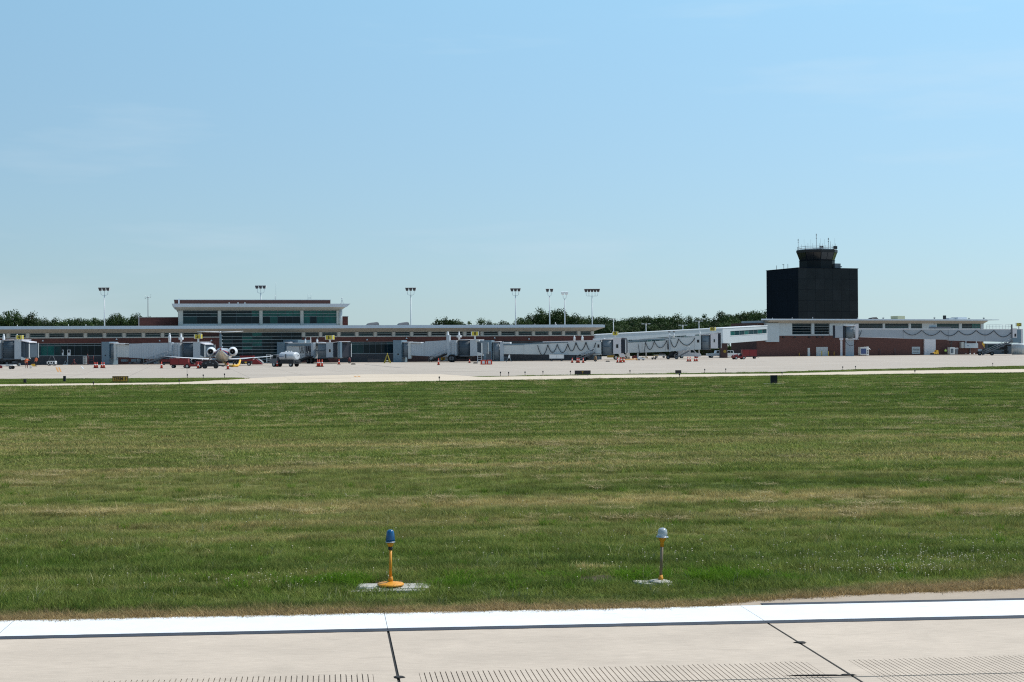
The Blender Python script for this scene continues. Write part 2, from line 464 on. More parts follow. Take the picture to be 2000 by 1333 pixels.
def blade_mat(name, bright, vary=0.55):
    m = bpy.data.materials.new(name); MATS[name] = m
    n, l = nt(m)
    c = grass_nodes(n, l, bright)
    oi = n.new("ShaderNodeObjectInfo")
    mr = n.new("ShaderNodeMapRange"); mr.inputs[3].default_value = 1 - vary / 2; mr.inputs[4].default_value = 1 + vary / 2
    l.new(oi.outputs['Random'], mr.inputs[0])
    at_ = n.new("ShaderNodeAttribute"); at_.attribute_name = "shade"; at_.attribute_type = 'GEOMETRY'
    mu = n.new("ShaderNodeMath"); mu.operation = 'MULTIPLY'; l.new(mr.outputs[0], mu.inputs[0]); l.new(at_.outputs['Fac'], mu.inputs[1])
    sc = n.new("ShaderNodeVectorMath"); sc.operation = 'SCALE'; l.new(c, sc.inputs[0]); l.new(mu.outputs[0], sc.inputs['Scale'])
    b = n["Principled BSDF"]; b.inputs['Roughness'].default_value = 0.6; b.inputs['Specular IOR Level'].default_value = 0.12
    l.new(sc.outputs[0], b.inputs['Base Color'])
    tr = n.new("ShaderNodeBsdfTranslucent"); l.new(sc.outputs[0], tr.inputs[0])
    mx = n.new("ShaderNodeMixShader"); mx.inputs[0].default_value = 0.38
    l.new(b.outputs[0], mx.inputs[1]); l.new(tr.outputs[0], mx.inputs[2])
    l.new(mx.outputs[0], n["Material Output"].inputs[0])
    return m
blade_mat('grass_blade', 1.85, 0.7)

# ---- concrete surfaces
def concrete(name, col, streak_dir, joint=None, joint_amt=0.25, stain=0.18, fine=True):
    m = bpy.data.materials.new(name); MATS[name] = m
    n, l = nt(m)
    b = n["Principled BSDF"]; b.inputs['Roughness'].default_value = 0.85; b.inputs['Specular IOR Level'].default_value = 0.2
    g = n.new("ShaderNodeNewGeometry")
    mp_ = n.new("ShaderNodeMapping"); mp_.inputs['Rotation'].default_value = (0, 0, -streak_dir); l.new(g.outputs['Position'], mp_.inputs[0])
    def noise(sx, sy, detail):
        q = n.new("ShaderNodeVectorMath"); q.operation = 'MULTIPLY'; q.inputs[1].default_value = (sx, sy, 1); l.new(mp_.outputs[0], q.inputs[0])
        z = n.new("ShaderNodeTexNoise"); z.inputs['Scale'].default_value = 1; z.inputs['Detail'].default_value = detail; z.inputs['Roughness'].default_value = 0.65
        l.new(q.outputs[0], z.inputs['Vector']); return z.outputs[0]
    def rng(x, lo, hi, a=0.3, bb=0.7):
        r = n.new("ShaderNodeMapRange"); r.inputs[1].default_value = a; r.inputs[2].default_value = bb; r.inputs[3].default_value = lo; r.inputs[4].default_value = hi; l.new(x, r.inputs[0]); return r.outputs[0]
    def mul(a, c):
        q = n.new("ShaderNodeMath"); q.operation = 'MULTIPLY'; l.new(a, q.inputs[0]); l.new(c, q.inputs[1]); return q.outputs[0]
    f = mul(rng(noise(0.05, 0.25, 5), 1 - stain, 1 + stain), rng(noise(0.8, 0.9, 5), 1 - stain * .5, 1 + stain * .5))
    if fine:
        f = mul(f, rng(noise(5, 40, 4), 0.90, 1.10)); f = mul(f, rng(noise(130, 130, 2), 0.90, 1.08))
        bp = n.new("ShaderNodeBump"); bp.inputs['Strength'].default_value = 0.35; bp.inputs['Distance'].default_value = 0.004
        l.new(noise(140, 160, 3), bp.inputs['Height']); l.new(bp.outputs[0], b.inputs['Normal'])
    if fine:
        oi = n.new("ShaderNodeObjectInfo"); f = mul(f, rng(oi.outputs['Random'], 0.95, 1.04, 0.0, 1.0))
        f = mul(f, rng(noise(1.1, 5.0, 6), 0.88, 1.0, 0.28, 0.42))
    if joint:
        bt = n.new("ShaderNodeTexBrick"); bt.offset = 0.0; bt.inputs['Scale'].default_value = 1.0
        bt.inputs['Brick Width'].default_value = joint; bt.inputs['Row Height'].default_value = joint; bt.inputs['Mortar Size'].default_value = 0.05
        bt.inputs['Color1'].default_value = (1, 1, 1, 1); bt.inputs['Color2'].default_value = (0.95, 0.95, 0.95, 1); bt.inputs['Mortar'].default_value = (1 - joint_amt,) * 3 + (1,)
        l.new(mp_.outputs[0], bt.inputs['Vector'])
        f = mul(f, bt.outputs['Color'])
    sc = n.new("ShaderNodeVectorMath"); sc.operation = 'SCALE'; sc.inputs[0].default_value = col; l.new(f, sc.inputs['Scale'])
    l.new(sc.outputs[0], b.inputs['Base Color'])
    return m
RANG = math.atan2(RD.y, RD.x)
concrete('runway_concrete', (0.525, 0.436, 0.350), RANG, stain=0.15)
concrete('shoulder_concrete', (0.40, 0.325, 0.25), RANG, stain=0.12)
concrete('apron_concrete', (0.44, 0.375, 0.310), math.radians(12.5), joint=6.1, joint_amt=0.35, stain=0.13, fine=False)
concrete('taxi_concrete', (0.60, 0.495, 0.38), math.radians(11.0), joint=5.7, joint_amt=0.15, stain=0.06, fine=False)
# cracked white marking paint
m = mat('marking_white', (0.76, 0.77, 0.78), 0.7, var=0.05, scale=3)
n, l = m.node_tree.nodes, m.node_tree.links
g = n.new("ShaderNodeNewGeometry"); mp_ = n.new("ShaderNodeMapping"); mp_.inputs['Rotation'].default_value = (0, 0, -RANG); mp_.inputs['Scale'].default_value = (2.2, 16, 1)
nz = n.new("ShaderNodeTexNoise"); nz.inputs['Scale'].default_value = 1.0; nz.inputs['Detail'].default_value = 7; nz.inputs['Roughness'].default_value = 0.7
l.new(g.outputs['Position'], mp_.inputs[0]); l.new(mp_.outputs[0], nz.inputs['Vector'])
mr = n.new("ShaderNodeMapRange"); mr.inputs[1].default_value = 0.375; mr.inputs[2].default_value = 0.33; l.new(nz.outputs[0], mr.inputs[0])
mx = n.new("ShaderNodeMix"); mx.data_type = 'RGBA'
old = n["Principled BSDF"].inputs['Base Color'].links[0].from_socket
l.new(mr.outputs[0], mx.inputs[0]); l.new(old, mx.inputs[6]); mx.inputs[7].default_value = (0.50, 0.47, 0.40, 1)
l.new(mx.outputs[2], n["Principled BSDF"].inputs['Base Color'])
mat('marking_black', (0.032, 0.036, 0.048), 0.75, var=0.25, scale=5)

# ------------------------------------------------------------------ ground sheet, taxiway, apron, islands
def sheet(name, pts, z, material, kind='structure'):
    mb = MB(); mb.add([(p[0], p[1], z) for p in pts], [tuple(range(len(pts)))])
    o = mb.build(name, material)
    if o.data.polygons[0].normal.z < 0: o.data.flip_normals()
    return tag(o, kind=kind)
g_ = MB()
g_.add([(-4000, -1500, 0), (4000, -1500, 0), (4000, 7000, 0), (-4000, 7000, 0)], [(0, 1, 2, 3)])
tag(g_.build('ground', 'grass_ground'), kind='structure')

apron_near = [gnd(px, py) for px, py in ((-900, 756), (0, 750), (480, 741), (720, 737), (1180, 733), (1520, 730), (2000, 722), (2900, 708))]
sheet('apron', apron_near + [Vector((330, 520, 0)), Vector((-260, 330, 0))], 0.006, 'apron_concrete')
taxi_top = [gnd(px, py) for px, py in ((-700, 752.5), (0, 750.3), (340, 746.5), (481, 739.8), (570, 735.5), (720, 731.5), (860, 731.5), (935, 736.6), (1180, 732.6), (1520, 730), (1700, 725), (2000, 721), (2700, 711))]
sheet('taxiway', FAR_EDGE + list(reversed(taxi_top)), 0.012, 'taxi_concrete')
ISL1 = [gnd(px, py) for px, py in ((-700, 761), (0, 751.3), (340, 747.5), (420, 743.5), (481, 739.8), (450, 739.6), (320, 740.4), (0, 742.0), (-700, 747))]
ISL2 = [gnd(px, py) for px, py in ((933, 736.9), (1180, 732.9), (1520, 730.3), (1700, 725.4), (2000, 721.4), (2700, 712), (2700, 702), (2000, 715.4), (1700, 721.6), (1520, 727.2), (1180, 731.6), (1050, 734.2))]
sheet('grass_island', ISL1, 0.018, 'grass_ground')
sheet('grass_island', ISL2, 0.018, 'grass_ground')

# ------------------------------------------------------------------ runway: slabs, joints, grooves, paint
JD = ((gnd(778, 1333) - gnd(752, 1202)).normalized() + (gnd(1670, 1330) - gnd(1497, 1222)).normalized()).normalized()
JS = -JD.dot(RN)                                   # s gained per metre along a joint
def rp(t, s, z):                                   # t along edge, s towards the camera side
    p = E0 + RD * t + JD * (s / JS)
    return (p.x, p.y, z)
def t_of(px, py):
    p = gnd(px, py); s = -sdist(p)
    return tdist(p) - (JD.dot(RD)) * s / JS
def s_of(px, py):
    return -sdist(gnd(px, py))
S_WHITE = s_of(750, 1233); S_BLACK = S_WHITE + 0.15
S_GROOVE = s_of(1990, 1283)
GA, GB = (t_of(620, 1323), s_of(620, 1323)), (t_of(1900, 1287), s_of(1900, 1287))
def groove_s(t): return lerp(GA[1], GB[1], (t - GA[0]) / (GB[0] - GA[0]))
S_JOINT = s_of(1700, 1327)
T1, T2 = t_of(765, 1270), t_of(1560, 1260)
PITCH_T = T2 - T1
ZT = 0.024
runway = MB()
runway.add([rp(-60, -0.02, 0.012), rp(90, -0.02, 0.012), rp(90, 48, 0.012), rp(-60, 48, 0.012)], [(0, 1, 2, 3)])
runway = runway.build('runway', 'sealant'); tag(runway, kind='structure')
G = 0.013
def slab(mb, t0, t1, s0, s1):
    a, b, c, d = rp(t0, s0, ZT), rp(t1, s0, ZT), rp(t1, s1, ZT), rp(t0, s1, ZT)
    lo = [(p[0], p[1], 0.0125) for p in (a, b, c, d)]
    mb.add([a, b, c, d] + lo, [(0, 1, 2, 3), (0, 4, 5, 1), (1, 5, 6, 2), (2, 6, 7, 3), (3, 7, 4, 0)])
rows = [(0.0, S_JOINT), (S_JOINT, S_JOINT * 2), (S_JOINT * 2, S_JOINT * 3), (S_JOINT * 3, S_JOINT * 4), (S_JOINT * 4, S_JOINT * 6)]
for r, (s0, s1) in enumerate(rows):
    for k in range(-3, 6):
        t0, t1 = T1 + k * PITCH_T, T1 + (k + 1) * PITCH_T
        mb = MB()
        if r > 1:
            slab(mb, t0 + G, t1 - G, s0 + G, s1 - G)
        else:
            gs = S_GROOVE if r == 0 else s0 + G
            if r == 0: slab(mb, t0 + G, t1 - G, s0, gs)
            rj = random.Random(k * 9 + r)
            mg = 0.19
            slab(mb, t0 + G, t0 + mg, gs, s1 - G); slab(mb, t1 - mg, t1 - G, gs, s1 - G)
            pitch = 0.0475; x = t0 + mg
            while x + pitch < t1 - mg:
                g0 = gs if r else min(max(groove_s(x), gs + .004) + rj.uniform(0, .06), s1 - G - .01)
                if r == 0: slab(mb, x, x + pitch, gs + .0005, g0 - .0005)
                slab(mb, x + 0.0042, x + pitch - 0.0042, g0, s1 - G); x += pitch
            slab(mb, x, t1 - mg, gs, s1 - G)
            fl_ = MB().add([rp(t0 + mg, gs, .0138), rp(t1 - mg, gs, .0138), rp(t1 - mg, s1 - G, .0138), rp(t0 + mg, s1 - G, .0138)], [(0, 1, 2, 3)])
        o = mb.build('concrete_panel', 'runway_concrete', runway)
        if r < 2: fl_.build('groove_floor', 'groove_floor', o)
# crumbled sealant blobs where the joints were patched
def blob(px, py, rx, ry, seed):
    rnd = random.Random(seed); p = gnd(px, py)
    n_ = 14; ring = []
    for i in range(n_):
        a = 2 * PI * i / n_; k = rnd.uniform(0.6, 1.15)
        ring.append((p.x + math.cos(a) * rx * k, p.y + math.sin(a) * ry * k, ZT + 0.001))
    top = [(lerp(p.x, q[0], .6), lerp(p.y, q[1], .6), ZT + 0.012) for q in ring]
    mb = MB(); mb.loft([ring, top]); return mb
for i, (px, py, rx, ry) in enumerate(((779, 1329, 0.055, 0.05), (1563, 1261, 0.07, 0.05), (1655, 1325, 0.08, 0.022), (1600, 1326, 0.30, 0.012))):
    blob(px, py, rx, ry, i).build('sealant_patch', 'sealant', runway)
def strip(name, s0, s1, z, material, t0=-60, t1=90, n_=60, wob=0.0, seed=1):
    rnd = random.Random(seed); mb = MB(); vs = []; fs = []
    for i in range(n_ + 1):
        t = lerp(t0, t1, i / n_)
        vs += [rp(t, s0 + rnd.uniform(-wob, wob), z), rp(t, s1 + rnd.uniform(-wob, wob), z)]
    for i in range(n_): fs.append((2 * i, 2 * i + 2, 2 * i + 3, 2 * i + 1))
    mb.add(vs, fs); o = mb.build(name, material, runway)
    if o.data.polygons[0].normal.z < 0: o.data.flip_normals()
    return o
# paint stops at each slab joint
for k in range(-4, 6):
    a, b = T1 + k * PITCH_T + 0.0025, T1 + (k + 1) * PITCH_T - 0.0025
    strip('white_edge_line', 0.004, S_WHITE - 0.004, ZT + 0.004, 'marking_white', a, b, 40, 0.004, k)
    strip('black_border_line', S_WHITE + 0.001, S_BLACK, ZT + 0.004, 'marking_black', a, b, 40, 0.006, k + 40)
# a strip of older exposed-aggregate concrete beyond the line, on the right
sh = MB()
pts = [gnd(px, py) for px, py in ((1392, 1186), (1470, 1176), (1640, 1166), (1800, 1160), (2000, 1152), (2500, 1135), (3200, 1112))]
base = [E0 + RD * tdist(p) + RN * 0.02 for p in pts]
vs = []
for p, b in zip(pts, base): vs += [(b.x, b.y, 0.020), (p.x, p.y, 0.020)]
sh.add(vs, [(2 * i, 2 * i + 2, 2 * i + 3, 2 * i + 1) for i in range(len(pts) - 1)])
o = sh.build('paved_shoulder', 'shoulder_concrete'); tag(o, kind='structure')
if o.data.polygons[0].normal.z < 0: o.data.flip_normals()
SHOULDER = pts
strip('black_border_line', -0.135, 0.001, ZT + 0.002, 'marking_black', tdist(pts[0]) + 0.55, 90, 60, 0.006, 99)

# ------------------------------------------------------------------ building frames
class Frame:
    """a facade line on the ground: u along it (to the right), v into the building"""
    def __init__(s, pa, pb):
        s.o = Vector((pa.x, pa.y, 0)); d = Vector((pb.x - pa.x, pb.y - pa.y, 0)).normalized()
        s.d = d; s.n = Vector((-d.y, d.x, 0)); s.rz = math.atan2(d.y, d.x)
    def u(s, px, v=0.0):
        r = ray(px, 690); o = s.o + s.n * v
        k = (o.x * s.d.y - o.y * s.d.x) / (r.x * s.d.y - r.y * s.d.x)
        return (Vector((r.x * k, r.y * k, 0)) - o).dot(s.d)
    def w(s, u, v, z=0.0):
        p = s.o + s.d * u + s.n * v
        return Vector((p.x, p.y, z))
    def z(s, px, py, v=0.0):
        return at(px, py, s.w(s.u(px, v), v).y).z
def B(*a):
    return MB().box(*a)

def window(parent, u0, u1, v, z0, z1, cols, rows, mats, fw=0.06, depth=0.10, edge=True, vdark=False):
    """one window part: a frame of bars with its panes as sub-parts; rows/cols are lists of inner bar positions"""
    us = [u0] + list(cols) + [u1]; zs = [z0] + list(rows) + [z1]
    f = MB()
    h = fw / 2
    if edge:
        f.box(u0, u1, v - 0.03, v + depth, z0, z0 + fw); f.box(u0, u1, v - 0.03, v + depth, z1 - fw, z1) if vdark else None
        if not vdark: f.box(u0, u0 + fw, v - 0.03, v + depth, z0 + fw, z1 - fw); f.box(u1 - fw, u1, v - 0.03, v + depth, z0 + fw, z1 - fw)
        if not vdark: f.box(u0, u1, v - 0.03, v + depth, z1 - fw, z1)
        if False: f.box(u0 + fw, u1 - fw, v - 0.03, v + depth, z0, z0 + fw); f.box(u0 + fw, u1 - fw, v - 0.03, v + depth, z1 - fw, z1)
    for z in rows: f.box(u0 + (0 if vdark else fw), u1 - (0 if vdark else fw), v - 0.028, v + depth - .002, z - h, z + h)
    w = f.build('window', 'frame', parent, True)
    for u in list(cols) + ([u1] if vdark else []): B(u - h * .7, u + h * .7, v - 0.012, v + depth - .004, z0 + fw, z1 - fw).build('mullion', 'drum_dark', w, True)
    i = 0
    for a, b in zip(us, us[1:]):
        for c, d in zip(zs, zs[1:]):
            mk = mats(i, a, c) if callable(mats) else mats
            B(a + 0.01, b - 0.01, v + 0.045, v + 0.07, c + 0.01, d - 0.01).build('pane', mk, w, True); i += 1
    return w

# ================================================================== main terminal
T = Frame(Vector((xat(0, 281), 281, 0)), Vector((xat(1175, 307), 307, 0)))
term = thing('terminal_building', 'long low brick terminal with pale overhanging roof and a raised glass hall', 'building', T.o, T.rz)
tu = T.u
UL, UR = tu(-330), tu(1160)
rnd = random.Random(3)
ZR0, ZR1 = 6.86, 7.40
OV = 2.0
B(UL, tu(1160), 0.45, 24, 0, 6.83).build('core_wall', 'brick_dark', term, True)
B(UL - 1, tu(1182, -OV), -OV, 25, ZR0, ZR1).build('roof', 'roof_metal', term, True)
B(UL - 1, tu(1182, -OV) - .3, -OV + .3, 24.7, ZR1, ZR1 + 0.06).build('roof_membrane', 'precast', term, True)
sf = MB().prism([(-OV + 0.25, ZR0 - 0.005), (0.5, ZR0 - 0.005), (0.5, 6.12), (0.0, 6.12)], 'yz', UL, tu(1160))
sf.build('soffit', 'soffit', term, True)
sf = MB().hexa([(tu(1160), 0, 6.14), (tu(1161), 0, 6.14), (tu(1161), 20, 6.14), (tu(1160), 20, 6.14), (tu(1160), -OV + .25, ZR0 - .005), (tu(1178), -OV + .25, ZR0 - .005), (tu(1178), 20, ZR0 - .005), (tu(1160), 20, ZR0 - .005)])
sf.build('soffit', 'soffit', term, True)
COLS = [-322, -285, -247, -210, -172, -135, -97, -59, -22, 15.9, 54.3, 92.3, 129.8, 167, 204.4, 242.4, 280.3, 317.4, 354, 391]
COLS2 = [592.7, 626, 662, 697, 733, 768.8, 803.9, 839, 874, 907.7, 941.3, 975.8, 1009.5, 1041.8, 1074.5, 1100.4, 1130.6, 1157]
ZW0, ZW1 = 5.32, 6.12
def clerestory(cols):
    for px in cols:
        u = tu(px)
        mb = MB(); mb.loft([[(u + x, y, z) for x, y in ((-.34, .2), (-.34, -.10), (-.2, -.24), (.2, -.24), (.34, -.10), (.34, .2))] for z in (5.12, 6.13)], False)
        mb.build('pier', 'precast', term, True)
        MB().prism([(-OV + .4, ZR0 - .01), (-.02, ZR0 - .01), (-.02, 6.20), (-.35, 6.22)], 'yz', u - .06, u + .06).build('roof_bracket', 'soffit', term, True)
    for a, b in zip(cols, cols[1:]):
        ua, ub = tu(a) + .34, tu(b) - .34
        window(term, ua + .06, ub - .06, 0.14, ZW0, ZW1, [], [5.74], (lambda i, x, z: rnd.choice(['glass', 'glass', 'glass_mid'])), 0.07)
clerestory(COLS); clerestory(COLS2)
for a, b in ((-330, 433), (590, 1160)):
    B(tu(a), tu(b), -0.06, 0.40, 5.12, 5.30).build('window_sill', 'precast', term, True)
    B(tu(a), tu(b), 0.0, 0.42, 4.12, 5.118).build('brick_band', 'brick', term, True)
# lower level: curtain windows over a dark base
B(tu(-330), tu(198), 0.02, 0.44, 0, 1.72).build('base_wall', 'base_wall', term, True)
B(tu(198), tu(433), 0.0, 0.44, 0, 4.118).build('brick_wall', 'brick', term, True)
B(tu(590), tu(664), 0.0, 0.44, 0, 4.118).build('brick_wall', 'brick', term, True)
B(tu(664), tu(768), 0.02, 0.44, 0, 1.72).build('base_wall', 'base_wall', term, True)
B(tu(768), tu(960), 0.0, 0.44, 0, 4.118).build('brick_wall', 'brick_dark', term, True)
B(tu(960), tu(1160), 0.0, 0.44, 0, 4.118).build('stone_wall', 'base_wall', term, True)
def curtain(pa, pb, teal):
    n_ = max(1, round((tu(pb) - tu(pa)) / 3.9))
    for k in range(n_):
        a, b = lerp(tu(pa), tu(pb), k / n_), lerp(tu(pa), tu(pb), (k + 1) / n_)
        window(term, a + .01, b - .01, 0.05, 1.73, 4.11, [lerp(a, b, .33), lerp(a, b, .66)], [3.68], (lambda i, x, z: teal(x, z)), 0.08, vdark=True)
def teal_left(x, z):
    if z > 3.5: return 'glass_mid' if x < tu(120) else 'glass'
    return rnd.choice(['glass_teal_lit', 'glass_mid', 'glass_teal_lit']) if x < tu(106) else ('glass' if rnd.random() < .8 else 'glass_mid')
curtain(-330, 198, teal_left)
curtain(664, 768, lambda x, z: 'glass_mid' if rnd.random() < .25 else 'glass')
# tall glazed lobby with horizontal bars
ua, ub = tu(434), tu(589)
bars = [0.72 + 0.66 * k for k in range(9)]
nb = 4
for k in range(nb):
    a, b = lerp(ua, ub, k / nb), lerp(ua, ub, (k + 1) / nb)
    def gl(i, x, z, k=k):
        if k == 1 and x < lerp(a, b, .9) and z > 2.5: return 'glass_teal_lit' if rnd.random() < .6 else 'glass_mid'
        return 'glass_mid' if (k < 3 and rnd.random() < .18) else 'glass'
    window(term, a, b, 0.03, 0.10, 6.12, [lerp(a, b, .5)], [z for z in bars if z < 6.0], gl, 0.09, vdark=True)
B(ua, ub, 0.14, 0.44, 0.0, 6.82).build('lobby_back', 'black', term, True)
# wall lamps and cameras on the brick band
for px, z in ((84, 4.62), (228, 4.85), (312, 4.5), (413, 4.5), (717, 4.5), (794, 4.75), (966, 4.75), (1033, 4.5)):
    u = tu(px)
    mb = MB().box(u - .06, u + .06, -0.18, -0.002, z + .10, z + .2)
    mb.loft([[(u + x, y, z + .1) for x, y in ((-.1, -.08), (.1, -.08), (.1, -.28), (-.1, -.28))], [(u + x, y, z - .05) for x, y in ((-.2, -.04), (.2, -.04), (.2, -.36), (-.2, -.36))]], False)
    mb.build('wall_lamp', 'white_paint', term, True)
# raised hall
HV = 2.5
hu = lambda px: T.u(px, HV)
zF1, zF0, zS, zW1_, zW0_ = 11.85, 11.18, 10.55, 10.50, 7.86
B(hu(348), hu(666), HV + .4, 20, 7.40, zF0 - .02).build('hall_core', 'brick_dark', term, True)
ov = 1.7
HR = MB().hexa([(hu(341), HV - ov, zF0), (hu(676), HV - ov, zF0), (hu(676), 21, zF0), (hu(341), 21, zF0), (hu(336), HV - ov - .15, zF1), (hu(683), HV - ov - .15, zF1), (hu(683), 21.5, zF1), (hu(336), 21.5, zF1)])
HR.build('hall_roof', 'roof_metal', term, True)
MB().hexa([(hu(347), HV, zS), (hu(667), HV, zS), (hu(667), 20, zS), (hu(347), 20, zS), (hu(343), HV - ov + .2, zF0 - .006), (hu(674), HV - ov + .2, zF0 - .006), (hu(674), 20.6, zF0 - .006), (hu(343), 20.6, zF0 - .006)]).build('hall_soffit', 'soffit', term, True)
hc = [353, 429, 510, 590, 662]
for i, px in enumerate(hc):
    u = hu(px); w_ = 0.45 if i in (0, 4) else 0.30
    if i == 4: MB().cyl((u + .35, HV - .2, 7.40), (u + .35, HV - .2, zS + .3), 0.36, n=16).build('column', 'white_panel', term, True)
    B(u - w_, u + w_, HV - .22, HV + .39, 7.41, zS - .005).build('column', 'precast', term, True)
    MB().prism([(HV - ov + .35, zF0 - .012), (HV - .02, zF0 - .012), (HV - .02, zS + .02), (HV - .4, zS + .05)], 'yz', u - .08, u + .08).build('roof_bracket', 'soffit', term, True)
for k in range(4):
    a, b = hu(hc[k]) + (.45 if k == 0 else .30), hu(hc[k + 1]) - (.45 if k == 3 else .30)
    nc = 5
    cols = [lerp(a, b, j / nc) for j in range(1, nc)]
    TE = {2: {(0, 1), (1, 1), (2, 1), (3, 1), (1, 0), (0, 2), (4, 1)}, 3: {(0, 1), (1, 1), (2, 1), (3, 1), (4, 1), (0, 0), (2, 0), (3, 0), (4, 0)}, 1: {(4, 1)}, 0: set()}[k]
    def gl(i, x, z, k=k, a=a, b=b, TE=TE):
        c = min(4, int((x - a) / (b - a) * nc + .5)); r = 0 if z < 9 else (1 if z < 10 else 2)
        return 'glass_teal_lit' if (c, r) in TE else ('glass_mid' if r == 2 or rnd.random() < .1 else 'glass')
    window(term, a, b, HV + .05, zW0_, zW1_, cols if k > 1 else cols[1::2], [9.35, 9.95], gl, 0.07)
    B(a, b, HV - .05, HV + .38, 7.42, zW0_ - .003).build('window_sill', 'white_panel', term, True)
# brick plant room on top and flanking blocks
PV = 9.0
B(T.u(341, PV), T.u(646, PV), PV, 20, zF1, T.z(500, 586.6, PV)).build('plant_room', 'brick_light', term, True)
B(T.u(340, PV), T.u(647, PV), PV - .12, 20.1, T.z(500, 586.6, PV) + .002, T.z(500, 585.6, PV)).build('coping', 'white_panel', term, True)
B(T.u(270, 6), hu(348) - .02, 6, 18, 7.46, T.z(300, 620.5, 6)).build('roof_block', 'brick', term, True)
B(T.u(270, 6), hu(348) - .02, 5.92, 18, T.z(300, 620.5, 6) + .002, T.z(300, 619.8, 6)).build('coping', 'precast', term, True)
B(T.u(664.5, 6), T.u(680, 6), 6, 14, 7.46, T.z(672, 618.8, 6)).build('roof_block', 'brick', term, True)
B(T.u(664.3, 6), T.u(681, 6), 5.9, 14.1, T.z(672, 618.8, 6) + .002, T.z(672, 617.8, 6)).build('coping', 'white_panel', term, True)
# rooftop plant, aerials
for px0, px1 in ((716, 742), (777, 801)):
    a, b = T.u(px0, 12), T.u(px1, 12)
    MB().loft([[(lerp(a, b, .0), 12, 7.47), (b, 12, 7.47), (b, 15, 7.47), (a, 15, 7.47)], [(a + .5, 12.3, 8.05), (b - .2, 12.3, 8.2), (b - .2, 14.7, 8.2), (a + .5, 14.7, 8.05)], [(a + 1.0, 12.5, 8.2), (b - .5, 12.5, 8.36), (b - .5, 14.5, 8.36), (a + 1.0, 14.5, 8.2)]], False).build('roof_vent', 'gear_grey', term, True)
def aerial(px, v, py0, py1, r=0.035):
    u = T.u(px, v); MB().cyl((u, v, T.z(px, py0, v)), (u, v, T.z(px, py1, v)), r, r * .5, 6).build('aerial', 'steel', term, True)
aerial(539.5, 10, 586, 551, .03); aerial(538, 10.5, 586, 577, .06)
aerial(602, 10, 586, 574); aerial(608, 10, 586, 574)
B(T.u(602, 10), T.u(608, 10), 9.98, 10.02, T.z(605, 583, 10), T.z(605, 582, 10)).build('aerial', 'steel', term, True)
u = T.u(668.5, 3); zt = 11.86
mb = MB()
for dx, dy in ((-.3, -.2), (.3, -.2), (0, .35)): mb.tube([(u + dx, 3 + dy, zt), (u, 3, zt + .9), (u, 3, zt + 1.35)], .035, 5)
mb.ball((u, 3, zt + 1.1), .12, n=8, m=5)
mb.build('roof_beacon', 'steel', term, True)
for px in (448, 465.5, 479): B(T.u(px, .8) - .1, T.u(px, .8) + .1, .75, .95, zF1 + .001, zF1 + .28).build('roof_light', 'white_paint', term, True)
B(T.u(350, 8) - .14, T.u(350, 8) + .14, 8.0, 8.3, zF1 + .001, T.z(350, 584, 8)).build('roof_light', 'white_paint', term, True)
B(T.u(271, 5), T.u(271, 5) + .12, 5, 5.12, 7.41, T.z(271, 615, 5)).build('roof_pipe', 'pole', term, True)
for px, h in ((134, .35), (168, .35), (943, .3), (1045, .25), (1085, .5), (1087, .2), (34, .3)):
    MB().cyl((T.u(px, 2), 2, 7.47), (T.u(px, 2), 2, 7.47 + h), .06, n=6).build('roof_pipe', 'white_paint', term, True)

# ================================================================== ramped corridor
def pt(px, Y, z):
    return Vector((xat(px, Y), Y, z))
CA, CB, CC = (1163, 328), (1412, 346), (1499, 372)
corr = thing('walkway_corridor', 'white enclosed walkway ramping up from the low terminal to the right concourse', 'walkway', pt(CA[0], CA[1], 0))
def zc(px, py, Y): return at(px, py, Y).z
def wall_seg(mb, a, b, zb0, zt0, zb1, zt1, depth):
    p, q = pt(a[0], a[1], 0), pt(b[0], b[1], 0)
    d = (q - p).normalized(); n_ = Vector((-d.y, d.x, 0)) * depth
    V = lambda w, z: (w.x, w.y, z)
    mb.hexa([V(p, zb0), V(q, zb1), V(q + n_, zb1), V(p + n_, zb0), V(p, zt0), V(q, zt1), V(q + n_, zt1), V(p + n_, zt0)])
    return d, n_ / depth
zb = {'A': 1.35, 'B': zc(1412, 671.7, 346), 'C': zc(1498, 665, 372)}
zt_ = {'A': zc(1185, 654.2, 330) - .1, 'B': zc(1412, 641.8, 346), 'C': zc(1499, 637.2, 372)}
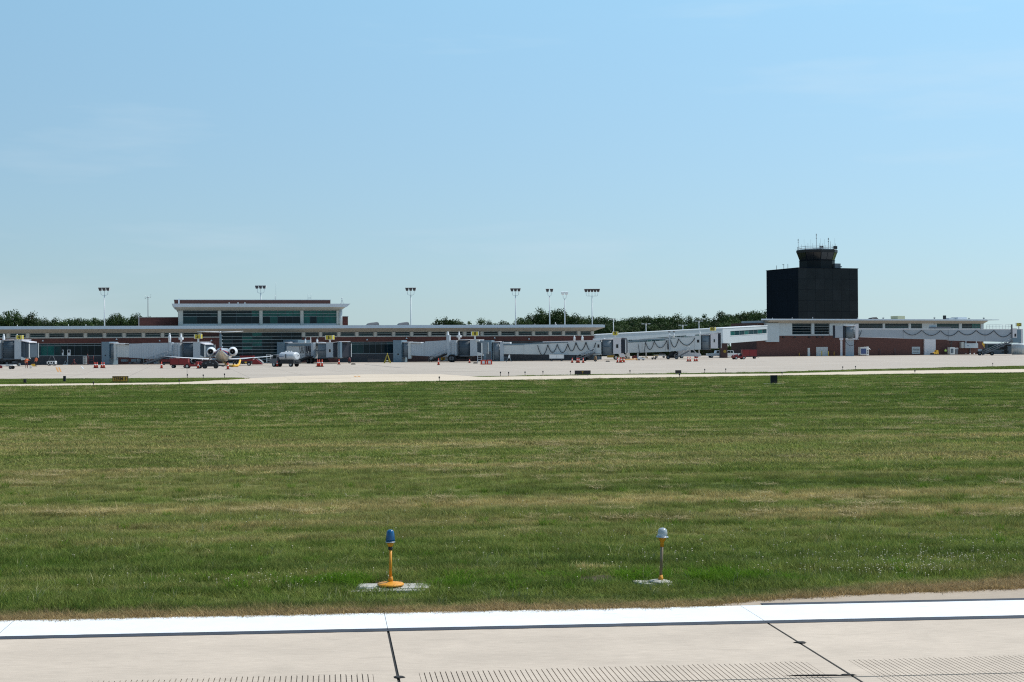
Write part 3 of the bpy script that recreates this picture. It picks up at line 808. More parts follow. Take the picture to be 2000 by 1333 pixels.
def seg(a, b, ka, kb, w0, w1, wb, wt, npan, tag_):
    """corridor stretch: wall below, above and beside a ribbon window"""
    P0, P1 = pt(a[0], a[1], 0), pt(b[0], b[1], 0)
    f = lambda t: (lerp(a[0], b[0], t), lerp(a[1], b[1], t))
    d = (P1 - P0).normalized(); n_ = Vector((-d.y, d.x, 0))
    def W(t, z): p = P0.lerp(P1, t); return Vector((p.x, p.y, z))
    zbt = lambda t: lerp(zb[ka], zb[kb], t); ztt = lambda t: lerp(zt_[ka], zt_[kb], t)
    def piece(mb, t0, t1, lo, hi, dep=.25, off=0.0):
        q = [W(t0, lo(t0)), W(t1, lo(t1)), W(t1, hi(t1)), W(t0, hi(t0))]
        q0 = [x - n_ * off for x in q]; q1 = [x + n_ * dep for x in q]
        mb.hexa([q0[0], q0[1], q1[1], q1[0], q0[3], q0[2], q1[2], q1[3]])
    body = MB()
    piece(body, 0, 1, zbt, lambda t: zbt(t) + wb(t)); piece(body, 0, 1, lambda t: zbt(t) + wt(t), ztt)
    piece(body, 0, w0, lambda t: zbt(t) + wb(t), lambda t: zbt(t) + wt(t)); piece(body, w1, 1, lambda t: zbt(t) + wb(t), lambda t: zbt(t) + wt(t))
    body.build('wall', 'white_panel', corr)
    back = MB(); 
    q = [W(0, zbt(0)) + n_ * .26, W(1, zbt(1)) + n_ * .26, W(1, ztt(1)) + n_ * .26, W(0, ztt(0)) + n_ * .26]
    e = [x + n_ * 3.2 for x in q]
    back.hexa([q[0], q[1], e[1], e[0], q[3], q[2], e[2], e[3]]); back.build('core_wall', 'white_panel', corr)
    cp = MB(); piece(cp, 0, 1, lambda t: ztt(t) + .002, lambda t: ztt(t) + .16, 3.5, .08); cp.build('roof_edge', 'white_paint', corr)
    ft = MB(); piece(ft, max(w0 - .01, 0), min(w1 + .01, 1), lambda t: zbt(t) + wb(t) - .09, lambda t: zbt(t) + wb(t) - .002, .02, .06); ft.build('window_sill', 'white_paint', corr)
    for k in range(npan):
        t0, t1 = lerp(w0, w1, k / npan), lerp(w0, w1, (k + 1) / npan); g2 = .05 / (P1 - P0).length
        mb = MB(); piece(mb, t0 + g2, t1 - g2, lambda t: zbt(t) + wb(t) + .03, lambda t: zbt(t) + wt(t) - .03, .16, -.10)
        mb.build('pane', 'glass_teal_lit' if k % 3 == 0 else 'glass_mid', corr)
    for k in range(npan + 1):
        br = MB(); t0 = lerp(w0, w1, k / npan); g2 = .045 / (P1 - P0).length
        piece(br, t0 - g2, t0 + g2, lambda t: zbt(t) + wb(t), lambda t: zbt(t) + wt(t), .2, -.06)
        br.build('mullion', 'frame', corr)
    return W, n_
seg(CA, CB, 'A', 'B', 0.20, 0.985, lambda t: lerp(1.45, 1.55, t), lambda t: lerp(2.45, 2.62, t), 24, 1)
W2, n2_ = seg(CB, CC, 'B', 'C', 0.16, 0.985, lambda t: 1.78, lambda t: 2.85, 8, 2)
# concrete support under the knee, with a round yellow plate
pp = pt(1414.5, 344.5, 0); wd = 13 * 344 / FPX
mb = MB().box(pp.x - wd / 2, pp.x + wd / 2, pp.y, pp.y + 2.6, 0, zb['B'] + .1); mb.build('support_pillar', 'brick_dark', corr)
MB().cyl((pp.x + .15, pp.y - .003, 1.55), (pp.x + .15, pp.y - .03, 1.55), .36, n=18).build('warning_plate', 'sign_amber', corr)

# ================================================================== right concourse
R = Frame(Vector((xat(1500, 377), 377, 0)), Vector((xat(1930, 408), 408, 0)))
conc = thing('concourse_building', 'brick concourse with white roof line and strip windows in front of the black tower', 'building', R.o, R.rz)
ru = R.u
rz_ = lambda px, py: R.z(px, py)
ZRT, ZRB, ZSF = rz_(1600, 623.6), rz_(1600, 626.3), rz_(1600, 632.0)
B(ru(1481), ru(1921), 0.5, 12.5, 0, 8.7).build('core_wall', 'brick_dark', conc, True)
B(ru(1500), ru(1921), 0.5, 12, 8.705, ZRB - .02).build('upper_wall', 'white_panel', conc, True)
MB().hexa([(ru(x, v), v, z) for z in (ZRB, ZRT) for x, v in ((1487, -2.2), (1929, -2.2), (1929, 13), (1487, 13))]).build('roof', 'roof_metal', conc, True)
B(ru(1936, 4) - 1.4, ru(1942, 4), 2, 12, ZRT - .12, ZRT + .05).build('roof', 'roof_metal', conc, True)
MB().prism([(-1.9, ZRB - .006), (.6, ZRB - .006), (.6, ZSF), (0.0, ZSF)], 'yz', ru(1497), ru(1922)).build('soffit', 'soffit', conc, True)
ZB = rz_(1560, 656.0)
B(ru(1479), ru(1804), 0, .48, 0, ZB).build('brick_wall', 'brick_light', conc, True)
B(ru(1826), ru(1921), 0, .48, 0, ZB).build('brick_wall', 'brick_light', conc, True)
B(ru(1804) + .005, ru(1826) - .005, -.35, .3, 0, ZB + .3).build('stair_tower', 'bridge_white', conc, True)
# white upper panels
B(ru(1494), ru(1519), -.7, .45, rz_(1506, 668.3), ZSF - .003).build('bay_box', 'white_panel', conc, True)
B(ru(1519) + .01, ru(1547), -.12, .48, ZB + .003, ZSF - .003).build('wall_panel', 'white_panel', conc, True)
def wl_(pa, pb, pyb, rows, cols=(), mk='glass', pyt=632.6):
    a, b = ru(pa), ru(pb)
    window(conc, a, b, .05, rz_((pa + pb) / 2, pyb), rz_((pa + pb) / 2, pyt), [lerp(a, b, c) for c in cols], [rz_((pa + pb) / 2, y) for y in rows], mk, .08)
wl_(1547.3, 1584.5, 653.5, (638, 643, 648.5)); wl_(1590.3, 1619.8, 653.5, (638, 643, 648.5))
for pa, pb, pyb in ((1584.6, 1590.2, 653.5), (1620, 1627, 656), (1672, 1677, 660), (1724, 1728.5, 645), (1774.5, 1779, 645), (1826.3, 1829.5, 645), (1873.2, 1878.5, 645), (1915.5, 1921, 655)):
    B(ru(pa), ru(pb), -.14, .48, max(rz_(pa, pyb), ZB + .004), ZSF - .004).build('pier', 'white_panel', conc, True)
B(ru(1547.3), ru(1619.8), -.02, .48, ZB + .002, rz_(1585, 653.7)).build('window_sill', 'white_panel', conc, True)
B(ru(1627.1), ru(1671.9), .03, .48, ZB + .003, ZSF - .003).build('wall_panel', 'white_panel', conc, True)
for pa, pb in ((1677.2, 1723.8), (1728.7, 1774.3), (1779.2, 1801.5)):
    wl_(pa, pb, 641.5, (637.2,), (), lambda i, a, c: rnd.choice(['glass', 'glass_mid', 'glass']))
wl_(1829.7, 1873, 641.5, (637.4,), (.5,), 'glass_mid')
wl_(1878.7, 1915.3, 641.5, (637.4,), (.35, .55, .7, .85), lambda i, a, c: 'glass_teal_lit' if a > ru(1893) else 'glass')
B(ru(1801.7), ru(1826.1), .02, .48, ZB + .003, ZSF - .003).build('wall_panel', 'white_panel', conc, True)
B(ru(1677.2), ru(1801.5), 0.0, .48, ZB + .003, rz_(1740, 641.8)).build('wall_panel', 'white_panel', conc, True)
B(ru(1826.3), ru(1915.3), 0.0, .48, ZB + .003, rz_(1870, 641.8)).build('wall_panel', 'white_panel', conc, True)
# doors and louvre at ground level
B(ru(1577.3), ru(1581.8), -.05, -.002, 0.02, rz_(1579, 680)).build('door', 'bridge_light', conc, True)
g2 = B(ru(1594), ru(1616.5), -.06, -.002, 0.02, rz_(1605, 678.2)).build('garage_door', 'white_panel', conc, True)
for k in range(1, 5):
    z = lerp(.02, rz_(1605, 678.2), k / 5); B(ru(1594) + .05, ru(1616.5) - .05, -.075, -.061, z - .02, z + .02).build('door_rib', 'bridge_light', g2, True)
lf = MB(); a, b, z0, z1 = ru(1780.8), ru(1796.5), .35, rz_(1788, 678)
lf.box(a, a + .18, -.1, -.002, z0, z1); lf.box(b - .18, b, -.1, -.002, z0, z1); lf.box(a, b, -.102, -.0025, z1 - .1, z1 + .02); lf.box(a, b, -.102, -.0025, z0 - .02, z0 + .1)
fr = lf.build('louvre', 'white_panel', conc, True)
for k in range(5): B(a + .18, b - .18, -.09, -.004, lerp(z0, z1, k / 5) + .12, lerp(z0, z1, k / 5) + .36).build('slat', 'white_panel', fr, True)
B(a + .18, b - .18, -.02, -.003, z0, z1).build('louvre_back', 'gear_dark', fr, True)
for px in (1530, 1552, 1580, 1596, 1607, 1703, 1723):
    u = ru(px); B(u - .3, u + .3, -.25, -.003, ZB - .55, ZB - .3).build('wall_lamp', 'gear_dark', conc, True)
for px in (1716, 1746):
    u = ru(px); MB().tube([(u, -.1, 0), (u, -.1, 1.7), (u + .08, -.1, 1.85)], .05, 6).tube([(u + .45, -.1, 0), (u + .45, -.1, 1.6)], .03, 6).build('standpipe', 'gear_grey', conc, True)
# things on its roof
for px, v, h, kind in ((1497, 0, .35, 0), (1509, 1, .3, 0), (1547.5, 1, .4, 0), (1588, 0, .5, 0), (1675, 0, .4, 0), (1725.5, 6, .75, 1), (1825.5, 3, .75, 1), (1893, 3, .55, 1), (1922, 3, .75, 1)):
    u = ru(px, v); mb = MB().cyl((u, v, ZRT), (u, v, ZRT + h), .05, n=6)
    if kind: mb.loft([[(u + x, v + y, ZRT + h * .35) for x, y in ((-.1, -.1), (.1, -.1), (.1, .1), (-.1, .1))], [(u + x, v + y, ZRT + h * .7) for x, y in ((-.32, -.2), (.32, -.2), (.32, .2), (-.32, .2))]], False)
    mb.build('roof_light', 'gear_grey' if kind else 'white_paint', conc, True)
B(ru(1845, 4), ru(1848.5, 4), 4, 4.6, ZRT, R.z(1846, 616.5, 4)).build('roof_stack', 'black', conc, True)
B(ru(1872, 5), ru(1889, 5), 5, 8, ZRT, R.z(1880, 620, 5)).build('roof_unit', 'white_paint', conc, True)
B(ru(1854, 6), ru(1870, 6), 6, 8, ZRT, R.z(1862, 621.5, 6)).build('roof_unit', 'bridge_light', conc, True)
B(ru(1754, 7), ru(1768, 7), 7, 10, ZRT, R.z(1760, 617.5, 7)).build('roof_unit', 'cream_box', conc, True)
MB().loft([[(ru(1702, 6), 6, ZRT), (ru(1718, 6), 6, ZRT), (ru(1718, 6), 8, ZRT), (ru(1702, 6), 8, ZRT)], [(ru(1706, 6), 6.3, ZRT + .5), (ru(1714, 6), 6.3, ZRT + .7), (ru(1714, 6), 7.7, ZRT + .7), (ru(1706, 6), 7.7, ZRT + .5)]], False).build('roof_vent', 'gear_dark', conc, True)
# projecting white sign box with the blue wing mark
sg = thing('airline_sign', 'white box sign with a small blue wing mark hung on the brick wall', 'sign', R.w(ru(1890), -.9, 0), R.rz)
sgu = ru(1890)
a, b, z0, z1 = ru(1879.5) - sgu, ru(1905) - sgu, rz_(1890, 680.2), rz_(1890, 671)
B(a, b, -.2, .2, z0, z1).build('panel', 'white_panel', sg, True)
for x in (ru(1882) - sgu, ru(1902.5) - sgu): B(x - .12, x + .12, -.1, .1, z1 + .002, rz_(1890, 666.5)).build('hanger', 'white_panel', sg, True)
B(ru(1874) - sgu, a - .01, .1, .85, z0, z1 + .35).build('side_panel', 'precast', sg, True)
u0 = ru(1885.5) - sgu; zc_ = (z0 + z1) / 2
MB().prism([(u0 - .45, zc_ + .14), (u0 - .12, zc_ + .08), (u0, zc_ - .02), (u0 + .12, zc_ + .08), (u0 + .45, zc_ + .14), (u0 + .16, zc_ - .06), (u0, zc_ - .24), (u0 - .16, zc_ - .06)], 'xz', -.215, -.202).build('wing_mark', 'livery_blue', sg, True)
pz = rz_(1890, 681); B(ru(1893) - sgu - .1, ru(1893) - sgu + .1, .5, .7, 0, z0).build('post', 'gear_grey', sg, True)

# ================================================================== control tower
th = math.radians(22); d1 = Vector((math.cos(th), math.sin(th), 0)); d2 = Vector((-math.sin(th), math.cos(th), 0))
c0 = Vector((xat(1560, 430), 430, 0))
tower = thing('control_tower', 'black square tower block with flared glass control cab and roof antennas', 'tower', c0, th)
L1, L2 = 20.9, 17.4
ZTT = at(1560, 523.5, 430).z
B(0.02, L1 - .02, 0.02, L2 - .02, 0, ZTT - .02).build('core', 'tower_black', tower, True)
def face_panels(front):
    nu, nz_ = (7, 8) if front else (6, 8)
    Lq = L1 if front else L2
    for i in range(nu):
        for j in range(nz_):
            a, b = lerp(0, Lq, i / nu) + .03, lerp(0, Lq, (i + 1) / nu) - .03
            z0, z1 = lerp(0, ZTT, j / nz_) + .03, lerp(0, ZTT, (j + 1) / nz_) - .03
            k = ('tower_panel' if (i * 5 + j * 3) % 7 else 'tower_panel_b') if front else 'tower_black'  # left face gets a darker material: its shade is put into the colour
            (B(a, b, -.01, .03, z0, z1) if front else B(-.01, .03, a, b, z0, z1)).build('cladding_panel', k, tower, True)
face_panels(True); face_panels(False)
B(-.12, L1 + .12, -.12, L2 + .12, ZTT, ZTT + .12).build('parapet', 'tower_black', tower, True)
# cab
cc = pt(1597, 441, 0); Rm = Matrix.Rotation(-th, 3, 'Z'); cl = Rm @ (cc - c0)
zA, zB_, zC, zD, zE = ZTT + .12, at(1597, 509.5, 441).z, at(1597, 494.8, 441).z, at(1597, 489.6, 441).z, at(1597, 483.2, 441).z
def octo(r, z, sq=.8):
    return [(cl.x + math.cos(a) * r, cl.y + math.sin(a) * r, z) for a in [math.radians(22.5 + 45 * i) - th + math.radians(67.5 - 0) for i in range(8)]]
B(cl.x - 6, cl.x - 4.6, cl.y - 4, cl.y + 4, zA, zA + .35).build('roof_step', 'tower_black', tower, True)
MB().loft([octo(5.35, zA), octo(5.35, zB_ - .15)], False).build('neck', 'tower_panel', tower, True)
MB().loft([octo(5.5, zB_ - .148), octo(5.5, zB_)], False).build('ledge', 'tower_black', tower, True)
cabw = MB().loft([octo(5.25, zB_ + .002), octo(6.05, zC)], False).build('window_band', 'tower_black', tower, True)
r0, r1 = octo(5.30, zB_ + .05), octo(6.10, zC - .05)
for i in range(8):
    j = (i + 1) % 8
    A0, A1, C0, C1 = Vector(r0[i]), Vector(r0[j]), Vector(r1[i]), Vector(r1[j])
    for k in range(2):
        f0, f1 = .03 + .485 * k, .03 + .485 * k + .455
        MB().quad(A0.lerp(A1, f0), A0.lerp(A1, f1), C0.lerp(C1, f1), C0.lerp(C1, f0)).build('pane', 'cab_glass', cabw, True)
MB().loft([octo(6.2, zC + .002), octo(6.25, zD)], False).build('cab_roof', 'black', tower, True)
MB().loft([octo(5.9, zD + .002), octo(5.8, zD + .22)], False).build('roof_curb', 'bridge_light', tower, True)
rl = MB()
for z in (zE, lerp(zD, zE, .5)):
    o8 = octo(5.9, z); rl.tube(o8 + [o8[0]], .06, 5)
for p in octo(5.9, 0): rl.cyl((p[0], p[1], zD), (p[0], p[1], zE), .06, n=5)
rl.build('railing', 'steel', tower, True)
ants = [(1560.5, 468, .07), (1567, 478, .04), (1574.5, 478.5, .04), (1579.5, 475, .05), (1589, 475, .05), (1596, 458, .08), (1602, 475, .05), (1608, 476, .05), (1614, 479, .04), (1619.5, 466, .08), (1623.5, 472, .06), (1628, 477, .04), (1633, 476, .06), (1572, 468, .025), (1585, 468, .025), (1604, 466, .025), (1612, 467, .025), (1632, 466, .03), (1556, 487, .04)]
for i, (px, py, r) in enumerate(ants):
    Yp = 441 + math.sin(i * 2.4) * 4; p = Rm @ (pt(px, Yp, 0) - c0)
    zt2 = at(px, py, Yp).z
    mb = MB().cyl((p.x, p.y, zD), (p.x, p.y, zt2), r, r * .7, 6)
    if r > .06:
        for q in (.75, .9, 1.0): mb.ball((p.x, p.y, lerp(zD, zt2, q)), r * 2.2, n=6, m=4)
    mb.build('antenna', 'gear_grey', tower, True)
for px, w_ in ((1606, .5), (1633, .5)):
    p = Rm @ (pt(px, 436.5, 0) - c0); B(p.x - w_, p.x + w_, p.y - .3, p.y + .3, zD + .1, zE).build('equipment_box', 'black', tower, True)
p = Rm @ (pt(1634, 438, 0) - c0); B(p.x - .9, p.x + 1.1, p.y - .8, p.y + .8, ZTT + .121, ZTT + 1.6).build('equipment_box', 'gear_grey', tower, True)
B(p.x + .2, p.x + 1.8, p.y - .5, p.y + .5, ZTT + .5, ZTT + .8).build('equipment_shelf', 'gear_grey', tower, True)
for px, py in ((1518, 519), (1532, 518), (1540, 516)):
    p = Rm @ (pt(px, 440, 0) - c0); mb = MB().cyl((p.x, p.y, ZTT + .1), (p.x, p.y, at(px, py, 440).z), .07, n=6)
    if px == 1532: mb.box(p.x - .4, p.x + .1, p.y - .1, p.y + .1, at(px, py, 440).z, at(px, py, 440).z + .15)
    mb.build('antenna', 'gear_dark', tower, True)

# ================================================================== jet bridges
class Run:
    """a straight bridge in plan: image column -> depth"""
    def __init__(s, pa, Ya, pb, Yb):
        A, Bp = Vector((xat(pa, Ya), Ya, 0)), Vector((xat(pb, Yb), Yb, 0))
        s.f = Frame(A, Bp)
    def u(s, px, off=0.0): return s.f.u(px, -off)
    def z(s, px, py, off=0.0): return s.f.z(px, py, -off)
def bridge(label, run):
    return thing('jet_bridge', label, 'jet bridge', run.f.o, run.f.rz, 'jet bridges at the terminal gates')
def panel(run, pa, pb, ya0, ya1, yb0, yb1, depth, off=0.0, ribs=0, mb=None, rib_t=.03):
    """solid whose near face spans columns pa..pb; tops ya0->ya1? (ya0,yb0)=top/bottom left, (ya1,yb1)=top/bottom right"""
    mb = mb or MB()
    u0, u1 = run.u(pa, off), run.u(pb, off)
    t0, b0, t1, b1 = run.z(pa, ya0, off), run.z(pa, yb0, off), run.z(pb, ya1, off), run.z(pb, yb1, off)
    b0, b1 = max(b0, 0), max(b1, 0)
    mb.hexa([(u0, -off, b0), (u1, -off, b1), (u1, -off + depth, b1), (u0, -off + depth, b0), (u0, -off, t0), (u1, -off, t1), (u1, -off + depth, t1), (u0, -off + depth, t0)])
    for k in range(ribs):
        q = (k + .5) / ribs; u = lerp(u0, u1, q); w = .045
        zb2, zt2 = lerp(b0, b1, q) + .02, lerp(t0, t1, q) - .02
        mb.box(u - w, u + w, -off - rib_t, -off - .001, zb2, zt2)
    return mb
def drum(run, pa, pb, yt, yb, root, material, off=0.0, name='rotunda', slats=9):
    u0, u1 = run.u(pa, off), run.u(pb, off); r = (u1 - u0) / 2; c = ((u0 + u1) / 2, -off + r)
    z0, z1 = max(run.z((pa + pb) / 2, yb, off), .0), run.z((pa + pb) / 2, yt, off)
    n_ = 28
    mb = MB().cyl((c[0], c[1], z0), (c[0], c[1], z1), r, n=n_)
    o = mb.build(name, material, root, True)
    ring = MB()
    for k in range(slats):
        z = lerp(z0, z1, (k + .5) / slats)
        ring.lathe([(r + .004, z - .02), (r + .03, z), (r + .004, z + .02)], (c[0], c[1], 0), n_)
    ring.build('curtain_rib', material, o, True)
    MB().cyl((c[0], c[1], z1 + .002), (c[0], c[1], z1 + .16), r + .12, n=n_).build('drum_cap', 'bridge_white', root, True)
    MB().cyl((c[0], c[1], z0 - .25), (c[0], c[1], z0 - .002), r + .06, n=n_).build('drum_floor', 'gear_grey', root, True)
    return c, r, z0, z1
def gate_sign(run, root, px0, px1, y0, y1, num, ypost, off=0.0, turn=0.0, side=True, face='sign_yellow'):
    pc = (px0 + px1) / 2; u = run.u(pc, off); w = (run.u(px1, off) - run.u(px0, off)) / 2
    z1, z0 = run.z(pc, y0, off), run.z(pc, y1, off)
    c = Vector((u, -off, 0)); Q = Matrix.Rotation(turn, 3, 'Z')
    def rb(mb): return moved(mb, c, turn)
    s = rb(B(-w, w, -.22, .22, z0, z1)).build('gate_sign', 'cone_white', root, True)
    rb(B(-w * .80, w * .80, -.245, -.223, z0 + .03, z1 - .03)).build('sign_face', face, s, True)
    if num:
        t = text_mb(num, (z1 - z0) * 1.12, .02); t.v = [(v[0], v[1] - .262, v[2] + (z0 + z1) / 2) for v in t.v]
        rb(t).build('numeral', 'black', s, True)
    if side:
        rb(B(w + .002, w + .02, -.2, .2, z0 + .04, z1 - .04)).build('sign_face', face, s, True)
    zp = run.z(pc, ypost, off)
    MB().box(u - .14, u + .14, -off - .1, -off + .1, zp, z0 - .002).build('sign_post', 'white_metal', root, True)
def stack(run, root, px, y0, y1, w=.17, off=-.8, cross=False, cap=False):
    u = run.u(px, off); z0, z1 = run.z(px, y1, off), run.z(px, y0, off); v = -off
    mb = MB().lathe([(w, z0), (w, lerp(z0, z1, .7)), (w * .75, lerp(z0, z1, .78)), (w * .5, lerp(z0, z1, .85)), (w * .75, lerp(z0, z1, .93)), (w * .2, z1)], (u, v, 0), 12)
    if cross: mb.box(u - w * 2.1, u + w * 2.1, v - w, v + w, lerp(z0, z1, .33), lerp(z0, z1, .58))
    o = mb.build('vent_stack', 'white_paint', root, True)
    if cap: MB().cyl((u, v, z1 + .002), (u, v, z1 + .2), w * 1.5, n=10).build('vent_cap', 'black', o, True)
def swag(run, root, pts, sag, off, r=.07):
    """hanging cable through (px,py) hooks, sag in px per span"""
    mb = MB(); path = []
    for (a, ya), (b, yb_), sg_ in zip(pts, pts[1:], sag):
        for k in range(13):
            q = k / 12; px = lerp(a, b, q); py = lerp(ya, yb_, q) + sg_ * (1 - (2 * q - 1) ** 2)
            path.append((run.u(px, off), -off, run.z(px, py, off)))
    mb.tube(path, r, 6); mb.build('cable', 'black', root, True)
def wheels(run, root, px, yb, width, off=-.8, r=.55, both=True):
    """drive bogie: pair of tyres on a cross-beam under a lift column"""
    u = run.u(px, off); v = -off
    for s_ in (-1, 1):
        t = MB().cyl((u + s_ * width / 2 - .2, v, r), (u + s_ * width / 2 + .2, v, r), r, n=18) if not both else MB().cyl((u + s_ * width / 2, v - .45, r), (u + s_ * width / 2, v - .05, r), r, n=18)
        w = t.build('wheel', 'tyre', root, True)
        MB().cyl((u + s_ * width / 2, v - .47, r), (u + s_ * width / 2, v - .451, r), r * .5, n=14).build('rim', 'gear_grey', w, True)
    MB().box(u - width / 2, u + width / 2, v, v + .35, r - .15, r + .25).build('bogie_beam', 'gear_dark', root, True)
def stair(run, root, p0, p1, off=.35, w=.9, mt='gear_grey', rail='steel'):
    """p0=(px,py) foot, p1=(px,py) head"""
    (pa, ya), (pb, yb_) = p0, p1
    u0, z0, u1, z1 = run.u(pa, off), max(run.z(pa, ya, off), .05), run.u(pb, off), run.z(pb, yb_, off)
    st = MB()
    for v in (-off - w, -off):
        st.hexa([(u0, v, z0), (u1, v, z1), (u1, v + .05, z1), (u0, v + .05, z0), (u0, v, z0 + .28), (u1, v, z1 + .28), (u1, v + .05, z1 + .28), (u0, v + .05, z0 + .28)])
    n_ = 11
    for k in range(n_):
        q = (k + .5) / n_; st.box(lerp(u0, u1, q) - .13, lerp(u0, u1, q) + .13, -off - w + .06, -off - .01, lerp(z0, z1, q) + .1, lerp(z0, z1, q) + .14)
    s = st.build('stair', mt, root, True)
    h = MB()
    for v in (-off - w, -off):
        for dz in (.6, 1.05): h.tube([(u0, v, z0 + dz), (u1, v, z1 + dz)], .03, 5)
        for k in range(5): h.cyl((lerp(u0, u1, k / 4), v, lerp(z0, z1, k / 4) + .2), (lerp(u0, u1, k / 4), v, lerp(z0, z1, k / 4) + 1.05), .025, n=5)
    h.build('handrail', rail, s, True)
def ladder(run, root, pa, pb, yt, yb_, off=.05):
    u0, u1 = run.u(pa, off), run.u(pb, off); z0, z1 = run.z(pa, yb_, off), run.z(pa, yt, off)
    mb = MB()
    for u in (u0, u1): mb.cyl((u, -off, z0), (u, -off, z1), .03, n=5)
    for k in range(7): z = lerp(z0, z1, (k + .5) / 7); mb.cyl((u0, -off, z), (u1, -off, z), .022, n=5)
    mb.build('ladder', 'steel', root, True)
def cab(run, root, pa, pb, yt, yb_, depth, material, win=None, off=0.0):
    o = panel(run, pa, pb, yt, yt, yb_, yb_, depth, off).build('cab', material, root, True)
    panel(run, pa - .4, pb + .4, yt - 1.0, yt - 1.0, yt + .001, yt + .001, depth + .1, off + .03).build('cab_roof', 'bridge_white', root, True)
    if win:
        x0, x1, y0, y1 = win
        panel(run, x0 - 1, x1 + 1, y0 - 1, y0 - 1, y1 + 1, y1 + 1, .02, off + .022).build('window_frame', 'bridge_light', o, True)
        panel(run, x0, x1, y0, y0, y1, y1, .01, off + .034).build('window', 'black', o, True)
    return o
def bellows(run, root, pa, pb, yt, yb_, depth, lean=0.0, off=.0, folds=5, mt='bellows', frame='bridge_light'):
    mb = MB()
    u0, u1 = run.u(pa, off), run.u(pb, off)
    z0, z1 = run.z((pa + pb) / 2, yb_, off), run.z((pa + pb) / 2, yt, off)
    for k in range(folds):
        a, b = lerp(u0, u1, k / folds), lerp(u0, u1, (k + .72) / folds); e = lean * k / folds
        mb.prism([(-off, z0), (-off + depth, z0), (-off + depth, z1 - .35 - e), (-off + depth - .5, z1 - e), (-off + .35, z1 - e), (-off, z1 - .3 - e)], 'yz', a, b)
    c = MB(); mb.prism([(-off + .06, z0 + .06), (-off + depth - .06, z0 + .06), (-off + depth - .06, z1 - .42 - lean), (-off + .06, z1 - .42 - lean)], 'yz', u0, u1)
    o = mb.build('canopy_bellows', mt, root, True)
    a = u1 + .02
    MB().prism([(-off - .05, z0 - .05), (-off + .1, z0 - .05), (-off + .1, z1 - .3 - lean), (-off - .05, z1 - .3 - lean)], 'yz', a, a + .14).prism([(-off + depth - .1, z0), (-off + depth, z0), (-off + depth, z1 - .3), (-off + depth - .1, z1 - .3)], 'yz', a, a + .14).build('canopy_frame', frame, o, True)
def underframe(run, root, pa, pb, yt, yb_, seed, off=-.4, mt='gear_dark', n=7):
    rn = random.Random(seed)
    u0, u1 = run.u(pa, off), run.u(pb, off); z0, z1 = max(run.z(pa, yb_, off), .12), run.z(pa, yt, off)
    for k in range(n):
        a = lerp(u0, u1, rn.random()); w = rn.uniform(.25, .7); h = rn.uniform(.25, .7); z = rn.uniform(z0, max(z0 + .05, z1 - h))
        m_ = rn.choice([mt, mt, 'gear_grey', 'gear_dark', 'bridge_grey'])
        MB().box(a - w, a + w, -off, -off + rn.uniform(.5, 1.4), z, z + h).build('service_unit', m_, root, True)
def brim(run, root, pa, pb, y0, off, depth, mt='gear_grey', h=2.0):
    panel(run, pa, pb, y0, y0, y0 + h, y0 + h, depth, off).build('floor_beam', mt, root, True)

WD = 2.7
# ---- gate 4 (mostly out of frame on the left)
r4 = Run(-150, 268, 57, 262)
b4 = bridge('jet bridge at the left edge of the picture carrying yellow gate sign 4', r4)
panel(r4, -150, -60, 668, 667, 700, 701, WD, ribs=10).build('tunnel', 'bridge_grey', b4, True)
panel(r4, -60, 0, 666, 665, 701, 701, WD + .2, ribs=6).build('tunnel', 'bridge_grey', b4, True)
drum(r4, 0, 28, 665.5, 700.5, b4, 'drum_dark', .25)
cab(r4, b4, 28.2, 41, 664.5, 702, 3.0, 'bridge_grey', None, .3)
bellows(r4, b4, 41.3, 56, 667, 699, 2.9, .15, .25, 5, 'drum_dark')
panel(r4, 41, 47, 697, 700, 704, 703, .4, .6).build('bumper_scoop', 'bridge_light', b4, True)
panel(r4, 41, 57, 665.5, 668, 666.5, 670, 2.4, .28).build('canopy_hood', 'bridge_white', b4, True)
gate_sign(r4, b4, 32.5, 44.5, 655, 663.2, '4', 667, .3, .12, face='sign_yellow')
stack(r4, b4, 7.5, 652.5, 670, .22); stack(r4, b4, 33.5, 653, 668, .12)
underframe(r4, b4, -10, 38, 701, 712, 4, -.2); wheels(r4, b4, 8, 716, 1.8, -.6, .5)

# ---- gate 5
r5 = Run(198, 280, 400, 268)
b5 = bridge('grey jet bridge carrying yellow gate sign 5, nosed up to the small jet', r5)
panel(r5, 198.5, 213, 668, 668, 713.5, 713, 2.4, 0).build('rotunda_pier', 'bridge_blue', b5, True)
panel(r5, 204.3, 206.6, 693.5, 693.5, 696, 696, .02, .02).build('hatch', 'black', b5, True)
drum(r5, 213.5, 224, 671.5, 697, b5, 'drum_mid', -.2, slats=5)
panel(r5, 222, 227, 671, 671, 704, 704, .4, .15).build('tunnel_post', 'bridge_light', b5, True)
panel(r5, 227, 252, 674, 673, 698, 698.5, WD - .3, ribs=6).build('tunnel', 'bridge_light', b5, True)
panel(r5, 252, 278, 671.8, 671.2, 699, 700, WD - .1, .12, ribs=6).build('tunnel', 'bridge_grey', b5, True)
panel(r5, 278, 331, 670.6, 670, 701, 702, WD + .1, .24, ribs=16).build('tunnel', 'bridge_grey', b5, True)
panel(r5, 222, 243, 670.5, 671, 673, 673.2, 1.2, .3).build('roof_tray', 'white_paint', b5, True)
panel(r5, 243, 251, 671.5, 671.5, 673.5, 673.5, .8, .2).build('roof_box', 'black', b5, True)
panel(r5, 330, 335.5, 669, 669, 702, 702, .5, .5).build('tunnel_post', 'bridge_grey', b5, True)
panel(r5, 335.5, 351, 670.5, 670.5, 699, 699, 2.4, .26).build('service_landing', 'bridge_grey', b5, True)
ladder(r5, b5, 339, 346, 671, 698, .36)
